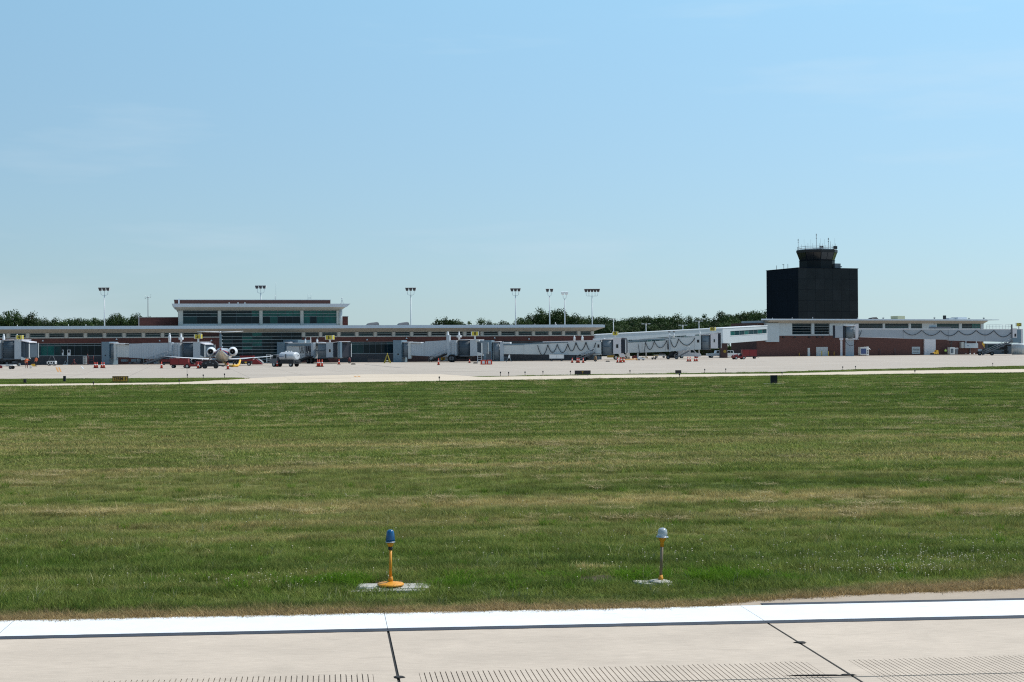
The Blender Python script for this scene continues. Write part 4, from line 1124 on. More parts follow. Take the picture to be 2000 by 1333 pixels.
drum(r5, 351, 377, 670, 699.5, b5, 'drum_dark', .35)
cab(r5, b5, 377.2, 391, 669, 700.5, 3.0, 'bridge_grey', None, .4)
bellows(r5, b5, 391.3, 399, 670.5, 698, 2.9, .15, .35, 4, 'drum_dark')
panel(r5, 391, 400, 670, 672, 671.2, 674, 2.4, .38).build('canopy_hood', 'bridge_white', b5, True)
panel(r5, 390, 397, 694, 697, 699, 699, .4, .5).build('bumper_scoop', 'bridge_light', b5, True)
gate_sign(r5, b5, 381, 393.5, 653.3, 662, '5', 669.5, .4, .12)
stack(r5, b5, 331.5, 651.5, 670, .26, .2); stack(r5, b5, 353.8, 652, 669.5, .2, .2, True)
stair(r5, b5, (287, 713), (334, 697), .6, .9, 'gear_grey')
underframe(r5, b5, 228, 300, 701, 711, 5, -.6, 'bridge_blue', 9); underframe(r5, b5, 345, 390, 701, 707, 6, -.6)
wheels(r5, b5, 345, 712, 2.0, -.9, .55)
panel(r5, 300, 308, 700, 700, 711, 711, .5, -.6).build('lift_column', 'bridge_grey', b5, True)

# ---- gate 6
r6 = Run(541, 288, 665, 270)
b6 = bridge('short foreshortened jet bridge carrying yellow gate sign 6, beside the tank truck', r6)
panel(r6, 541, 555, 668.5, 668.5, 714, 714, 2.0, 0).build('rotunda_pier', 'bridge_blue', b6, True)
panel(r6, 553, 582, 664.5, 664.5, 673, 673, 3.0, -2.2).build('link_box', 'bridge_blue', b6, True)
drum(r6, 556, 562, 670, 700, b6, 'drum_mid', -.3, slats=4)
panel(r6, 560, 607, 677, 676, 701, 701, WD - .3, ribs=6).build('tunnel', 'bridge_light', b6, True)
panel(r6, 563, 608, 671.5, 671, 676.5, 675.5, WD, .18).build('roof_tray', 'bridge_blue', b6, True)
panel(r6, 563, 612, 670, 669.6, 671.4, 670.9, WD + .2, .25).build('tunnel_roof', 'white_paint', b6, True)
panel(r6, 596, 608, 675.7, 675.7, 701, 701, .3, .2).build('cable_rack', 'gear_grey', b6, True)
for px in (585, 590, 598, 603): swag(r6, b6, [(px, 677), (px + 4.5, 677)], [13], .28, .05)
panel(r6, 607.5, 612, 671, 671, 699, 699, .5, .3).build('tunnel_post', 'bridge_grey', b6, True)
drum(r6, 612, 637, 671.5, 698, b6, 'drum_mid', .35)
panel(r6, 615, 634, 684.6, 684.6, 685.8, 685.8, .05, .42).build('maker_plate', 'drum_dark', b6, True)
cab(r6, b6, 637.2, 650, 670, 698.5, 3.0, 'bridge_grey', (642.3, 646, 682.5, 688), .4)
bellows(r6, b6, 650.3, 660, 668.5, 698, 2.9, .1, .3, 4)
panel(r6, 650, 663, 669, 667, 670, 668, 2.4, .38).build('canopy_hood', 'bridge_white', b6, True)
panel(r6, 659.5, 664.5, 668.5, 668.5, 699, 699, .4, .35).build('canopy_edge', 'bridge_blue', b6, True)
gate_sign(r6, b6, 638, 650.5, 655.3, 663.8, '6', 669.5, .4, .12)
stack(r6, b6, 596.5, 661.5, 671, .16, .1, cap=True); stack(r6, b6, 607, 659, 671, .08, .1); stack(r6, b6, 619.5, 661.5, 671, .2, .1, cap=True)
panel(r6, 622, 635, 668.5, 669.5, 671, 671, .8, .1).build('roof_unit', 'white_paint', b6, True)
stair(r6, b6, (580, 711), (611, 698), .5, .9, 'gear_dark')
underframe(r6, b6, 600, 640, 699, 708, 8, -.4); wheels(r6, b6, 608, 713, 1.3, -.6, .55)

# ---- gate 8
r7 = Run(768, 291, 940, 283)
b7 = bridge('grey jet bridge with an edge-on yellow gate sign, right of the yellow chock stand', r7)
panel(r7, 768, 784, 665, 665, 708.5, 708.5, 2.4, 0).build('rotunda_pier', 'bridge_blue', b7, True)
panel(r7, 776, 779, 691, 691, 693.5, 693.5, .02, .02).build('hatch', 'black', b7, True)
drum(r7, 784.5, 800, 669.5, 696, b7, 'drum_mid', -.2, slats=5)
panel(r7, 797, 802, 670, 670, 701, 701, .4, .15).build('tunnel_post', 'bridge_light', b7, True)
panel(r7, 802, 830, 671.5, 669.5, 694.5, 696, WD - .3, ribs=6).build('tunnel', 'bridge_grey', b7, True)
panel(r7, 830, 873, 667.5, 665, 696, 698, WD, .15, ribs=14).build('tunnel', 'bridge_grey', b7, True)
panel(r7, 798, 822, 668, 668.8, 670.5, 670.5, 1.2, .3).build('roof_tray', 'white_paint', b7, True)
panel(r7, 872, 878, 655, 655, 697, 697, .5, .5).build('tunnel_post', 'bridge_grey', b7, True)
panel(r7, 878, 891.5, 665, 665, 695, 695, 2.4, .26).build('service_landing', 'bridge_grey', b7, True)
ladder(r7, b7, 881, 888, 666, 694, .36)
drum(r7, 892, 918, 665, 694.5, b7, 'drum_dark', .35)
cab(r7, b7, 918.2, 932, 664.5, 695.5, 3.0, 'bridge_grey', None, .4)
bellows(r7, b7, 932.3, 940, 666, 692, 2.9, .15, .35, 4, 'drum_dark')
panel(r7, 932, 940, 688, 690, 694, 693, .4, .5).build('bumper_scoop', 'bridge_light', b7, True)
panel(r7, 929, 936, 663, 664, 668, 667, .3, .55).build('cab_lamp_box', 'bridge_light', b7, True)
gate_sign(r7, b7, 921, 934.5, 648, 656, '8', 663.5, .4, .55)
stack(r7, b7, 875, 648, 668, .26, .2); stack(r7, b7, 896.8, 648, 665, .2, .2, True)
stair(r7, b7, (842, 709), (873, 693), .6, .9, 'gear_dark')
underframe(r7, b7, 838, 860, 697, 705, 10, -.3, 'steel', 6); underframe(r7, b7, 860, 880, 697, 706, 11, -.3, 'yellow', 4); underframe(r7, b7, 895, 918, 696, 702, 12, -.5, n=5)
wheels(r7, b7, 884, 711, .3, .3, .75)

# ---- gate 9
r9 = Run(943, 297, 1222, 290)
b9 = bridge('long white jet bridge with looping black cable and yellow gate sign 9', r9)
panel(r9, 944, 960, 665, 665, 708, 708, 2.4, .1).build('rotunda_pier', 'bridge_blue', b9, True)
panel(r9, 949.5, 959, 687, 687, 705, 705, .02, .13).build('pier_door', 'gear_grey', b9, True)
drum(r9, 962, 977, 669, 704, b9, 'drum_mid', 0, slats=6)
panel(r9, 976.5, 983, 668, 668, 706, 706, .5, .2).build('tunnel_post', 'bridge_grey', b9, True)
panel(r9, 983, 1052, 674.8, 674, 692, 692.5, WD - .3).build('tunnel', 'bridge_light', b9, True)
panel(r9, 1024, 1122, 673.5, 669, 692.5, 693.5, WD, .14).build('tunnel', 'bridge_light', b9, True)
panel(r9, 1110, 1172, 668, 666, 693.5, 694, WD + .2, .28).build('tunnel', 'bridge_light', b9, True)
panel(r9, 982, 1062, 671.8, 670.8, 674.5, 673.8, WD - .1, .08).build('roof_tray', 'bridge_blue', b9, True)
panel(r9, 1040, 1125, 670, 667, 671.5, 668.8, WD + .1, .25).build('roof_tray', 'bridge_blue', b9, True)
panel(r9, 1060, 1172, 667.4, 664.5, 669, 666.2, WD, .33).build('tunnel_roof', 'bridge_white', b9, True)
panel(r9, 983, 996, 668.5, 668.5, 671.5, 671.5, 1.4, .2).build('roof_unit', 'white_paint', b9, True)
swag(r9, b9, [(1050, 675), (1070, 673.5), (1088.5, 673), (1109, 672), (1125, 669), (1144.5, 668.5), (1163.5, 670)], [20, 15.5, 16.5, 15.5, 16, 17], .42)
stack(r9, b9, 1122, 656, 667, .2, .2); stack(r9, b9, 1137.5, 656, 667, .22, .2)
panel(r9, 1158, 1180, 661.8, 661.5, 664.4, 664.2, 1.5, .1).build('roof_unit', 'white_paint', b9, True)
panel(r9, 1164.5, 1174, 668, 668, 693, 693, 1.2, .36).build('service_door', 'bridge_light', b9, True)
panel(r9, 1167, 1170.7, 673.2, 673.2, 679.5, 679.5, .02, .39).build('door_window', 'black', b9, True)
drum(r9, 1174, 1197.5, 664, 692, b9, 'drum_mid', .45)
panel(r9, 1176, 1190, 677.2, 677.2, 678.6, 678.6, .05, .52).build('maker_plate', 'drum_dark', b9, True)
cab(r9, b9, 1197.7, 1213, 661.5, 691.5, 3.0, 'bridge_white', (1203.5, 1207.7, 673, 680), .5)
bellows(r9, b9, 1213.3, 1221, 660, 690, 2.9, .1, .4, 4)
gate_sign(r9, b9, 1196, 1207.5, 648, 655.5, '9', 661.5, .5, .1, face='sign_yellow')
underframe(r9, b9, 1122, 1150, 693, 702, 13, -.2); underframe(r9, b9, 1150, 1172, 694, 704, 14, .1, 'bridge_blue', 8)
panel(r9, 1140, 1172, 690.5, 690, 691.3, 690.8, 1.2, .5).build('catwalk', 'bridge_blue', b9, True)
stair(r9, b9, (1128, 706), (1162, 691), .55, .9, 'gear_grey')
wheels(r9, b9, 1135, 706, 1.6, -.6, .5)

# ---- gate 10
r10 = Run(1200, 318, 1409, 316)
b10 = bridge('white jet bridge with looping cable and yellow gate sign 10 below the walkway', r10)
panel(r10, 1200, 1262, 671, 668, 689.5, 689, WD - .3).build('tunnel', 'bridge_light', b10, True)
panel(r10, 1255, 1310, 668.5, 664.5, 689, 687, WD, .14).build('tunnel', 'bridge_light', b10, True)
panel(r10, 1300, 1358, 662.5, 658.5, 687.5, 683, WD + .2, .28).build('tunnel', 'bridge_light', b10, True)
panel(r10, 1222, 1262, 666.5, 664.8, 669, 667, WD - .1, .1).build('roof_tray', 'bridge_blue', b10, True)
panel(r10, 1234, 1305, 664.2, 661, 666.6, 663.5, WD + .1, .22).build('roof_tray', 'bridge_blue', b10, True)
panel(r10, 1234, 1358, 663.3, 657.2, 664.2, 658.3, WD, .3).build('tunnel_roof', 'white_paint', b10, True)
swag(r10, b10, [(1246.5, 672), (1250, 696)], [0], .42, .06); swag(r10, b10, [(1250, 696), (1258, 692), (1261, 668.5)], [0, 0], .42, .06)
swag(r10, b10, [(1261, 668.5), (1278, 667), (1303, 664.5)], [15.5, 14], .42)
swag(r10, b10, [(1303, 664.5), (1307, 664)], [19], .45, .06); swag(r10, b10, [(1309.5, 664), (1325.5, 662), (1357.5, 660.5)], [15.5, 13.5], .42)
stack(r10, b10, 1307.5, 649.5, 660, .17, .2, cap=True); stack(r10, b10, 1316.5, 649.5, 659.5, .17, .2, cap=True)
panel(r10, 1307, 1309.5, 655, 655, 688, 688, .2, .5).build('tunnel_post', 'bridge_grey', b10, True)
panel(r10, 1341, 1358, 654, 654, 656.8, 656.6, 1.2, .1).build('roof_unit', 'white_paint', b10, True)
panel(r10, 1357.5, 1369, 656, 656, 683.5, 683, 1.4, .4).build('service_door', 'bridge_light', b10, True)
panel(r10, 1361.5, 1366, 664, 664, 669.5, 669.5, .02, .43).build('door_window', 'black', b10, True)
stack(r10, b10, 1367, 646.5, 656, .16, .1)
drum(r10, 1369.5, 1388, 655, 681.5, b10, 'drum_mid', .45)
panel(r10, 1371, 1380, 666.8, 666.8, 668, 668, .05, .52).build('maker_plate', 'drum_dark', b10, True)
cab(r10, b10, 1388.2, 1402.5, 652.5, 681, 3.0, 'bridge_white', (1394, 1396.5, 663, 669), .5)
bellows(r10, b10, 1402.7, 1408, 650, 680, 2.9, .1, .4, 4)
gate_sign(r10, b10, 1386.5, 1398, 639.3, 646.6, '10', 653, .5, -.35)
underframe(r10, b10, 1300, 1322, 687, 697, 15, -.2, n=10); stair(r10, b10, (1318, 703), (1346, 687), .55, .9, 'gear_grey')
wheels(r10, b10, 1313, 703, 1.8, -.5, .45)
panel(r10, 1244, 1247.5, 690, 690, 700, 700, .4, -.5).build('support_leg', 'bridge_light', b10, True)
panel(r10, 1260.5, 1262.5, 689, 689, 699, 699, .3, -1.5).build('support_leg', 'bridge_light', b10, True)

# ---- right-hand bridge
r11 = Run(1632, 375, 1995, 369)
b11 = bridge('longest white jet bridge, running along the right concourse past the picture edge', r11)
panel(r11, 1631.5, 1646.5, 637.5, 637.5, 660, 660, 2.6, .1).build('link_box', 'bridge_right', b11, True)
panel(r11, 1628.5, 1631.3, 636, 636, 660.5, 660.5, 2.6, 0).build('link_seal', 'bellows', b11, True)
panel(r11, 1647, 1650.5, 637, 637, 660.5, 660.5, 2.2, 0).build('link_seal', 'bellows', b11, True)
drum(r11, 1650.7, 1671, 637.8, 660, b11, 'drum_mid', .2, slats=7)
panel(r11, 1671.2, 1677, 633.5, 633.5, 664, 664, .5, .3).build('tunnel_post', 'bridge_white', b11, True)
panel(r11, 1648.5, 1668, 634.5, 634.2, 636.6, 636.6, 1.8, .1).build('roof_unit', 'white_paint', b11, True)
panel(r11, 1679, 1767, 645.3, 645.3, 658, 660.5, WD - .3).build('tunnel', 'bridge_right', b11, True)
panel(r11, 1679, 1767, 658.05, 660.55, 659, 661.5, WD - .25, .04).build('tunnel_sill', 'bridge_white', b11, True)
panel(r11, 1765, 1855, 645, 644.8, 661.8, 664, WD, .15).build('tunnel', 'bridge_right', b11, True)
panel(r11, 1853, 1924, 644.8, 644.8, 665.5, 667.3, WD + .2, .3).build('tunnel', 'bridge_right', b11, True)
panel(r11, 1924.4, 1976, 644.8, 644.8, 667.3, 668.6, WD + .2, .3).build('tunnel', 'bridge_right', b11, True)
panel(r11, 1678, 1778, 641.8, 642.4, 643.6, 644.6, WD, .1).build('roof_tray', 'bridge_white', b11, True)
panel(r11, 1766, 1974, 642.6, 643, 644.0, 644.4, WD + .1, .34).build('tunnel_roof', 'bridge_white', b11, True)
swag(r11, b11, [(1764, 645.5), (1800.5, 645.2), (1837.3, 646), (1872.5, 646.3), (1907, 645.5), (1941.5, 645.8), (1976, 649)], [9.5, 10, 10.3, 8.8, 9.3, 11], .45, .075)
swag(r11, b11, [(1683, 645.5), (1676, 662)], [1.5], .35, .07); swag(r11, b11, [(1676, 662), (1664, 675.5), (1650, 664)], [3, 4], .6, .06)
panel(r11, 1816, 1858, 639, 639, 641.8, 641.8, 1.2, -.4).build('roof_unit', 'gear_grey', b11, True)
panel(r11, 1816, 1829, 634.8, 634.8, 641.8, 641.8, 1.0, -1.6).build('roof_unit', 'white_panel', b11, True)
panel(r11, 1640, 1647, 660.5, 660.5, 664.5, 664.5, 1.4, .2).build('column_head', 'bridge_white', b11, True)
panel(r11, 1641.5, 1645.5, 664.6, 664.6, 695.4, 695.4, .5, .1).build('support_column', 'bridge_white', b11, True)
panel(r11, 1652, 1668, 664, 664, 696, 696, 2.0, -.3).build('support_column', 'bridge_right', b11, True)
panel(r11, 1652, 1671, 660.8, 660.8, 663.8, 663.8, 2.4, .1).build('column_head', 'bridge_white', b11, True)
rl = MB()
off_ = .3; u0, u1 = r11.u(1927, off_), r11.u(1977, off_); zb0, zt0 = r11.z(1950, 642.8, off_), r11.z(1950, 634.8, off_)
for z in (zt0, (zb0 + zt0) / 2): rl.tube([(u0, -off_, z), (u1, -off_, z)], .04, 5)
for k in range(9): u = lerp(u0, u1, k / 8); rl.cyl((u, -off_, zb0), (u, -off_, zt0), .035, n=5)
rl.build('railing', 'steel', b11, True)
panel(r11, 1975.5, 1978, 634, 634, 669, 669, .5, .55).build('tunnel_post', 'gear_grey', b11, True)
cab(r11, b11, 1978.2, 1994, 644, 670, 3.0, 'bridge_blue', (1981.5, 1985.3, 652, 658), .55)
panel(r11, 1978, 1986.5, 641.8, 641.8, 660, 660, .3, .6).build('cab_panel', 'bridge_white', b11, True)
panel(r11, 1981.7, 1985.2, 652.2, 652.2, 658, 658, .02, .63).build('cab_window', 'black', b11, True)
panel(r11, 1994.3, 1998, 643, 643, 671, 671, 3.0, .5).build('canopy_bellows', 'bridge_white', b11, True)
gate_sign(r11, b11, 1984.5, 1995.5, 631.2, 637.8, '12', 643, .5, .1)
stair(r11, b11, (1918, 694.5), (1976, 668.5), .7, 1.0, 'gear_grey')
underframe(r11, b11, 1955, 1972, 670, 690, 21, -.4, n=7); underframe(r11, b11, 1912, 1935, 682, 693, 22, .2, n=8)
panel(r11, 1962, 1967, 669, 669, 692, 692, .6, -.6).build('lift_column', 'gear_dark', b11, True)
wheels(r11, b11, 1925, 694, 3.0, .3, .5)
panel(r11, 1918.5, 1923, 669, 672, 673, 680, .2, .8).build('hose', 'yellow', b11, True)

# ================================================================== light masts
def mast(px, ytop, Y, heads, label, back=False, thick=.17):
    base = pt(px, Y, 0); zt2 = at(px, ytop, Y).z
    r = thing('light_mast', label, 'light mast', base, 0, 'apron floodlight masts')
    MB().cyl((0, 0, 0), (0, 0, zt2 - 1.6), thick, thick * .55, 12).build('pole', 'pole', r, True)
    MB().lathe([(thick * 1.9, 0), (thick * 1.9, 8.3), (thick * 1.1, 8.6)], n=10).build('pole_sleeve', 'white_paint', r, True) if False else None
    n_ = len(heads)
    span = heads[-1] - heads[0]
    fr = MB().tube([(heads[0], 0, zt2 - .5), (heads[0] + .1, 0, zt2 - 1.45), (heads[0] + .4, 0, zt2 - 1.6), (heads[-1] - .4, 0, zt2 - 1.6), (heads[-1] - .1, 0, zt2 - 1.45), (heads[-1], 0, zt2 - .5)], .045, 6)
    for h in heads[1:-1]: fr.cyl((h, 0, zt2 - 1.6), (h, 0, zt2 - .5), .05, n=6)
    fr.build('bracket', 'pole', r, True)
    for h in heads:
        s_ = 1 if back else -1
        w = .42
        top = [(h - w, -.45 * s_ * -1 * -1, zt2), (h + w, -.45 * s_, zt2), (h + w, .35 * s_ * -1 * -1, zt2 - .15), (h - w, .35 * s_, zt2 - .15)]
        top = [(h - w, s_ * .5, zt2), (h + w, s_ * .5, zt2), (h + w, -s_ * .35, zt2 - .1), (h - w, -s_ * .35, zt2 - .1)]
        bot = [(h - w * .6, s_ * .2, zt2 - .72), (h + w * .6, s_ * .2, zt2 - .72), (h + w * .6, -s_ * .25, zt2 - .6), (h - w * .6, -s_ * .25, zt2 - .6)]
        f = MB().loft([bot, top], False).build('floodlight', 'white_paint', r, True)
        a, b, c, d = [Vector(x) for x in (bot[0], bot[1], top[1], top[0])]
        cc_ = (a + b + c + d) / 4; nn = (b - a).cross(d - a).normalized()
        if nn.y * s_ < 0: nn = -nn
        q = [cc_ + (x - cc_) * .86 + nn * .012 for x in (a, b, c, d)]
        MB().quad(*q).build('lens', 'lens_dark', f, True)
    return r
mast(204.5, 562, 300, [-.78, 0, .78], 'three-headed floodlight mast behind the left wing, leftmost of all the masts')
mast(510, 558, 308, [-.78, 0, .78], 'three-headed floodlight mast rising behind the raised glass hall')
mast(803, 562.3, 314, [-.78, 0, .78], 'three-headed floodlight mast standing alone right of the raised hall')
mast(1007.5, 563.5, 318, [-.75, 0, .75], 'three-headed floodlight mast at the left end of the tree clump')
mast(1074, 564.5, 322, [-.45, .45], 'two-headed floodlight mast with dark lenses in front of the tallest trees')
mast(1103.5, 570, 322, [-.4, .4], 'two-headed floodlight mast with white backs turned to us', True)
mast(1157, 564.7, 326, [-1.36, -.68, 0, .68, 1.36], 'five-headed floodlight mast near the right end of the terminal roof')
# thin wind-instrument mast
b_ = pt(289.5, 305, 0); zt2 = at(289.5, 582, 305).z
wm = thing('weather_mast', 'thin dark mast with wind instruments behind the left brick block', 'mast', b_)
MB().cyl((0, 0, 0), (0, 0, zt2), .12, .07, 8).build('pole', 'gear_grey', wm, True)
MB().tube([(-.6, 0, zt2 - .2), (-.4, 0, zt2 - .02), (.6, 0, zt2 + .05)], .05, 6).tube([(-.6, 0, zt2 - .3), (-.6, 0, zt2 + .5)], .03, 5).tube([(.6, 0, zt2), (.6, 0, zt2 + .6)], .02, 5).ball((.62, 0, zt2 + .62), .07, n=6, m=4).ball((0, 0, zt2 + .12), .16, n=8, m=5).build('instruments', 'steel', wm, True)
# car-park lamps beyond the corridor
for i, (px, yt, Y, arm, lb) in enumerate(((1198.5, 623.5, 400, .8, 'tall car-park lamp post just right of the low terminal roof end'), (1262, 632.5, 395, 1.2, 'double-arm car-park lamp over the middle of the white walkway'), (1334, 635, 400, 1.2, 'short double-arm car-park lamp left of the sparse tree'), (1365.5, 627, 395, 1.1, 'double-arm car-park lamp below the sparse tree'))):
    b_ = pt(px, Y, 0); zt2 = at(px, yt, Y).z
    r = thing('street_lamp', lb, 'street lamp', b_, 0, 'car-park lamps beyond the walkway')
    MB().cyl((0, 0, 0), (0, 0, zt2), .16, .11, 8).build('pole', 'pole', r, True)
    for s_ in (-1, 1):
        MB().box(s_ * .08, s_ * arm * .4, -.03, .03, zt2 - .12, zt2 - .05).build('arm', 'pole', r, True)
        MB().box(s_ * arm * .4, s_ * arm, -.2, .2, zt2 - .15, zt2 + .02).build('lamp_head', 'white_paint', r, True)

# ================================================================== regional jet
PL = pt(434.5, 250, 0)
jet = thing('airplane', 'small silver twin-engine jet parked tail towards us at gate 5', 'airplane', PL, math.radians(9))
K = 250 / FPX
def ring(y, r, z, rx=None, n=24): return [(math.cos(2 * PI * i / n) * (rx or r), y, z + math.sin(2 * PI * i / n) * r) for i in range(n)]
FZ = 1.86
prof = [(-8.6, .10, 2.75), (-8.2, .34, 2.62), (-7.2, .62, 2.42), (-5.8, .90, 2.20), (-4.0, 1.08, 1.98), (-2.2, 1.15, FZ), (0, 1.16, FZ), (14, 1.16, FZ), (16, 1.10, 1.80), (17.6, .90, 1.70), (18.8, .60, 1.55), (19.5, .22, 1.45)]
MB().loft([ring(y, r, z) for y, r, z in prof]).build('fuselage', 'silver', jet, True)
# lower rear fairing, stripes
MB().loft([[(math.cos(a) * (r + .012), y, z + math.sin(a) * (r + .012)) for a in [math.radians(195 + 150 * i / 14) for i in range(15)]] + [(0, y, z - .1 * r)] for y, r, z in prof[1:8]], True).build('belly_skin', 'belly', jet, True)
for s_ in (-1, 1):
    for mk, a0, a1 in (('livery_red', 8, 17), ('livery_blue', -9, 6)):
        mb = MB()
        for side in (0,):
            vs, fs = [], []
            pr = prof[1:11]
            for y, r, z in pr:
                for a in (a0, a1):
                    aa = math.radians(a); vs.append((s_ * math.cos(aa) * (r + .015), y, z + math.sin(aa) * (r + .015)))
            for k in range(len(pr) - 1): fs.append((2 * k, 2 * k + 1, 2 * k + 3, 2 * k + 2))
            mb.add(vs, fs, True)
        mb.build('side_stripe', mk, jet, True)
    # cabin windows
    for k in range(12):
        y = 1.5 + k * 1.0
        MB().quad((s_ * 1.163, y - .1, 2.28), (s_ * 1.163, y + .1, 2.28), (s_ * 1.10, y + .1, 2.6), (s_ * 1.10, y - .1, 2.6)).build('cabin_window', 'black', jet, True)
    # wings, swept, slight dihedral
    def sec(x, y0, y1, z, t):
        return [(x, y0, z), (x, lerp(y0, y1, .25), z + t), (x, lerp(y0, y1, .7), z + t * .9), (x, y1, z), (x, lerp(y0, y1, .7), z - t * .35), (x, lerp(y0, y1, .25), z - t * .3)]
    rings = [sec(s_ * .6, .4, 5.6, .98, .30), sec(s_ * 3.0, 1.0, 4.6, 1.08, .22), sec(s_ * 6.4, -.2, 1.9, 1.36, .13), sec(s_ * 9.7, -1.4, -.2, 1.72, .07)]
    w = MB().loft(rings).build('wing', 'white_paint', jet, True)
    MB().loft([sec(s_ * 1.3, -.15, .6, .98, .05), sec(s_ * 6.0, -.9, -.1, 1.33, .03)]).build('flap', 'bridge_white', w, True)
    for x in (3.4, 5.2): MB().cyl((s_ * x, -.5, .88 + x * .03), (s_ * x, 1.6, .95 + x * .03), .05, .13, 8).build('flap_fairing', 'white_paint', w, True)
    # engine nacelle on a stub pylon
    ex, ez = s_ * 1.80, 2.42
    nac = [(-4.55, .52), (-4.2, .60), (-3.0, .74), (-1.6, .80), (-.6, .78), (-.25, .70)]
    e = MB().loft([[(ex + math.cos(2 * PI * i / 22) * r, y, ez + math.sin(2 * PI * i / 22) * r) for i in range(22)] for y, r in nac], True, False)
    inner = [(-4.55, .52), (-4.45, .46), (-3.6, .42), (-3.2, .30)]
    e.loft([[(ex + math.cos(2 * PI * i / 22) * r, y, ez + math.sin(2 * PI * i / 22) * r) for i in range(22)] for y, r in inner], True, False)
    e.loft([[(ex + math.cos(2 * PI * i / 22) * r, y, ez + math.sin(2 * PI * i / 22) * r) for i in range(22)] for y, r in ((-.25, .70), (-.5, .55), (-1.2, .50))], True, True)
    en = e.build('engine', 'white_paint', jet, True)
    MB().cyl((ex, -3.25, ez), (ex, -3.18, ez), .44, n=22).build('exhaust_duct', 'black', en, True)
    MB().loft([[(ex + math.cos(2 * PI * i / 16) * r, y, ez + math.sin(2 * PI * i / 16) * r) for i in range(16)] for y, r in ((-4.9, .04), (-4.5, .14), (-3.3, .24))]).build('exhaust_cone', 'black', en, True)
    MB().hexa([(s_ * .75, -4.0, 2.28), (s_ * 1.25, -3.8, 2.30), (s_ * 1.25, -1.6, 2.30), (s_ * .9, -1.4, 2.28), (s_ * .75, -4.0, 2.52), (s_ * 1.25, -3.8, 2.50), (s_ * 1.25, -1.6, 2.50), (s_ * .9, -1.4, 2.52)]).build('pylon', 'white_paint', jet, True)
    # tailplane half
    tz = 5.62
    MB().loft([sec(s_ * .02, -8.9, -7.1, tz, .10), sec(s_ * 1.9, -9.25, -7.9, tz + .05, .08), sec(s_ * 3.72, -9.55, -8.75, tz + .14, .05)]).build('tailplane', 'white_paint', jet, True)
    # main gear
    g = MB().cyl((s_ * 2.05, .9, .35), (s_ * 2.0, .9, 1.15), .09, n=8).build('landing_gear', 'gear_grey', jet, True)
    for dx in (-.25, .25):
        MB().cyl((s_ * 2.05 + dx - .1, .9, .38), (s_ * 2.05 + dx + .1, .9, .38), .38, n=16).build('wheel', 'tyre', g, True)
        MB().cyl((s_ * 2.05 + dx - .105, .9, .38), (s_ * 2.05 + dx + .105, .9, .38), .18, n=12).build('rim', 'steel', g, True)
def fsec(z, y0, y1, t): return [(0, y0, z), (t, lerp(y0, y1, .35), z), (t * .8, lerp(y0, y1, .7), z), (0, y1, z), (-t * .8, lerp(y0, y1, .7), z), (-t, lerp(y0, y1, .35), z)]
fin = MB().loft([fsec(2.7, -7.3, -2.2, .22), fsec(3.3, -7.6, -4.0, .19), fsec(4.5, -8.2, -5.6, .16), fsec(5.66, -8.75, -7.0, .14)]).build('tail_fin', 'bridge_blue', jet, True)
MB().loft([fsec(2.95, -7.55, -7.0, .215), fsec(5.4, -8.85, -8.3, .15)], True).build('rudder', 'bridge_blue', fin, True)
for z in (3.2, 3.8, 4.4, 5.0): 
    q = (z - 2.7) / 2.96; MB().prism([(lerp(-7.0, -8.3, q), z), (lerp(-3.6, -7.1, q), z), (lerp(-3.6, -7.1, q), z + .12), (lerp(-7.0, -8.3, q), z + .12)], 'yz', -.245 + .03 * q, .245 - .03 * q).build('fin_stripe', 'bridge_grey', fin, True)
MB().loft([fsec(2.72, -7.9, -5.6, .30), fsec(3.05, -7.8, -6.0, .24)], True).build('fin_root', 'livery_red', fin, True)
MB().ball((0, -8.2, 5.62), .2, .9, .16).build('fin_bullet', 'silver', fin, True)
MB().ball((0, -8.55, 2.76), .16, .2, .16).build('tail_cone', 'livery_red', jet, True)
g = MB().cyl((0, 15.5, .3), (0, 15.5, 1.0), .07, n=8).build('landing_gear', 'gear_grey', jet, True)
for dx in (-.14, .14): MB().cyl((dx - .07, 15.5, .26), (dx + .07, 15.5, .26), .26, n=12).build('wheel', 'tyre', g, True)

# ================================================================== ground vehicles
def wheelset(root, spots, r, hw, w=.22, rim='rim', inset=0.02):
    for x in spots:
        for s_ in (-1, 1):
            y = s_ * (hw - inset)
            t = MB().cyl((x, y - s_ * w, r), (x, y, r), r, n=18).build('wheel', 'tyre', root, True)
            MB().cyl((x, y - s_ * .01, r), (x, y + s_ * .015, r), r * .55, n=14).build('rim', rim, t, True)
def side_prism(name, poly, hw, material, root):
    return MB().prism(poly, 'xz', -hw, hw).build(name, material, root, True)
def car(name, label, cat, loc, rz, poly, hw, paint, wins, axles, r, group=None, lights=()):
    t = thing(name, label, cat, loc, rz, group)
    body = side_prism('body', poly, hw, paint, t)
    for w in wins:
        o = MB()
        o.prism(w, 'xz', -hw - .012, -hw + .01); o.prism(w, 'xz', hw - .01, hw + .012)
        o.build('window', 'glass', t, True)
    wheelset(t, axles, r, hw + .01)
    for x, z in lights:
        for s_ in (-1, 1): MB().box(x - .02, x + .02, s_ * hw * .75 - .12, s_ * hw * .75 + .12, z - .08, z + .08).build('light', 'red' if x < 0 else 'white_paint', t, True)
    return t
PICK = [(-2.7, .45), (-2.7, 1.05), (-.75, 1.08), (-.55, 1.75), (.75, 1.78), (1.25, 1.15), (2.55, 1.02), (2.75, .8), (2.75, .42)]
PICKW = [[(-.5, 1.15), (-.4, 1.65), (.08, 1.67), (.08, 1.15)], [(.16, 1.15), (.16, 1.67), (.70, 1.68), (1.08, 1.15)]]
VAN = [(-2.8, .45), (-2.85, 1.3), (-2.7, 2.05), (1.0, 2.1), (1.75, 1.25), (2.65, 1.1), (2.8, .85), (2.8, .42)]
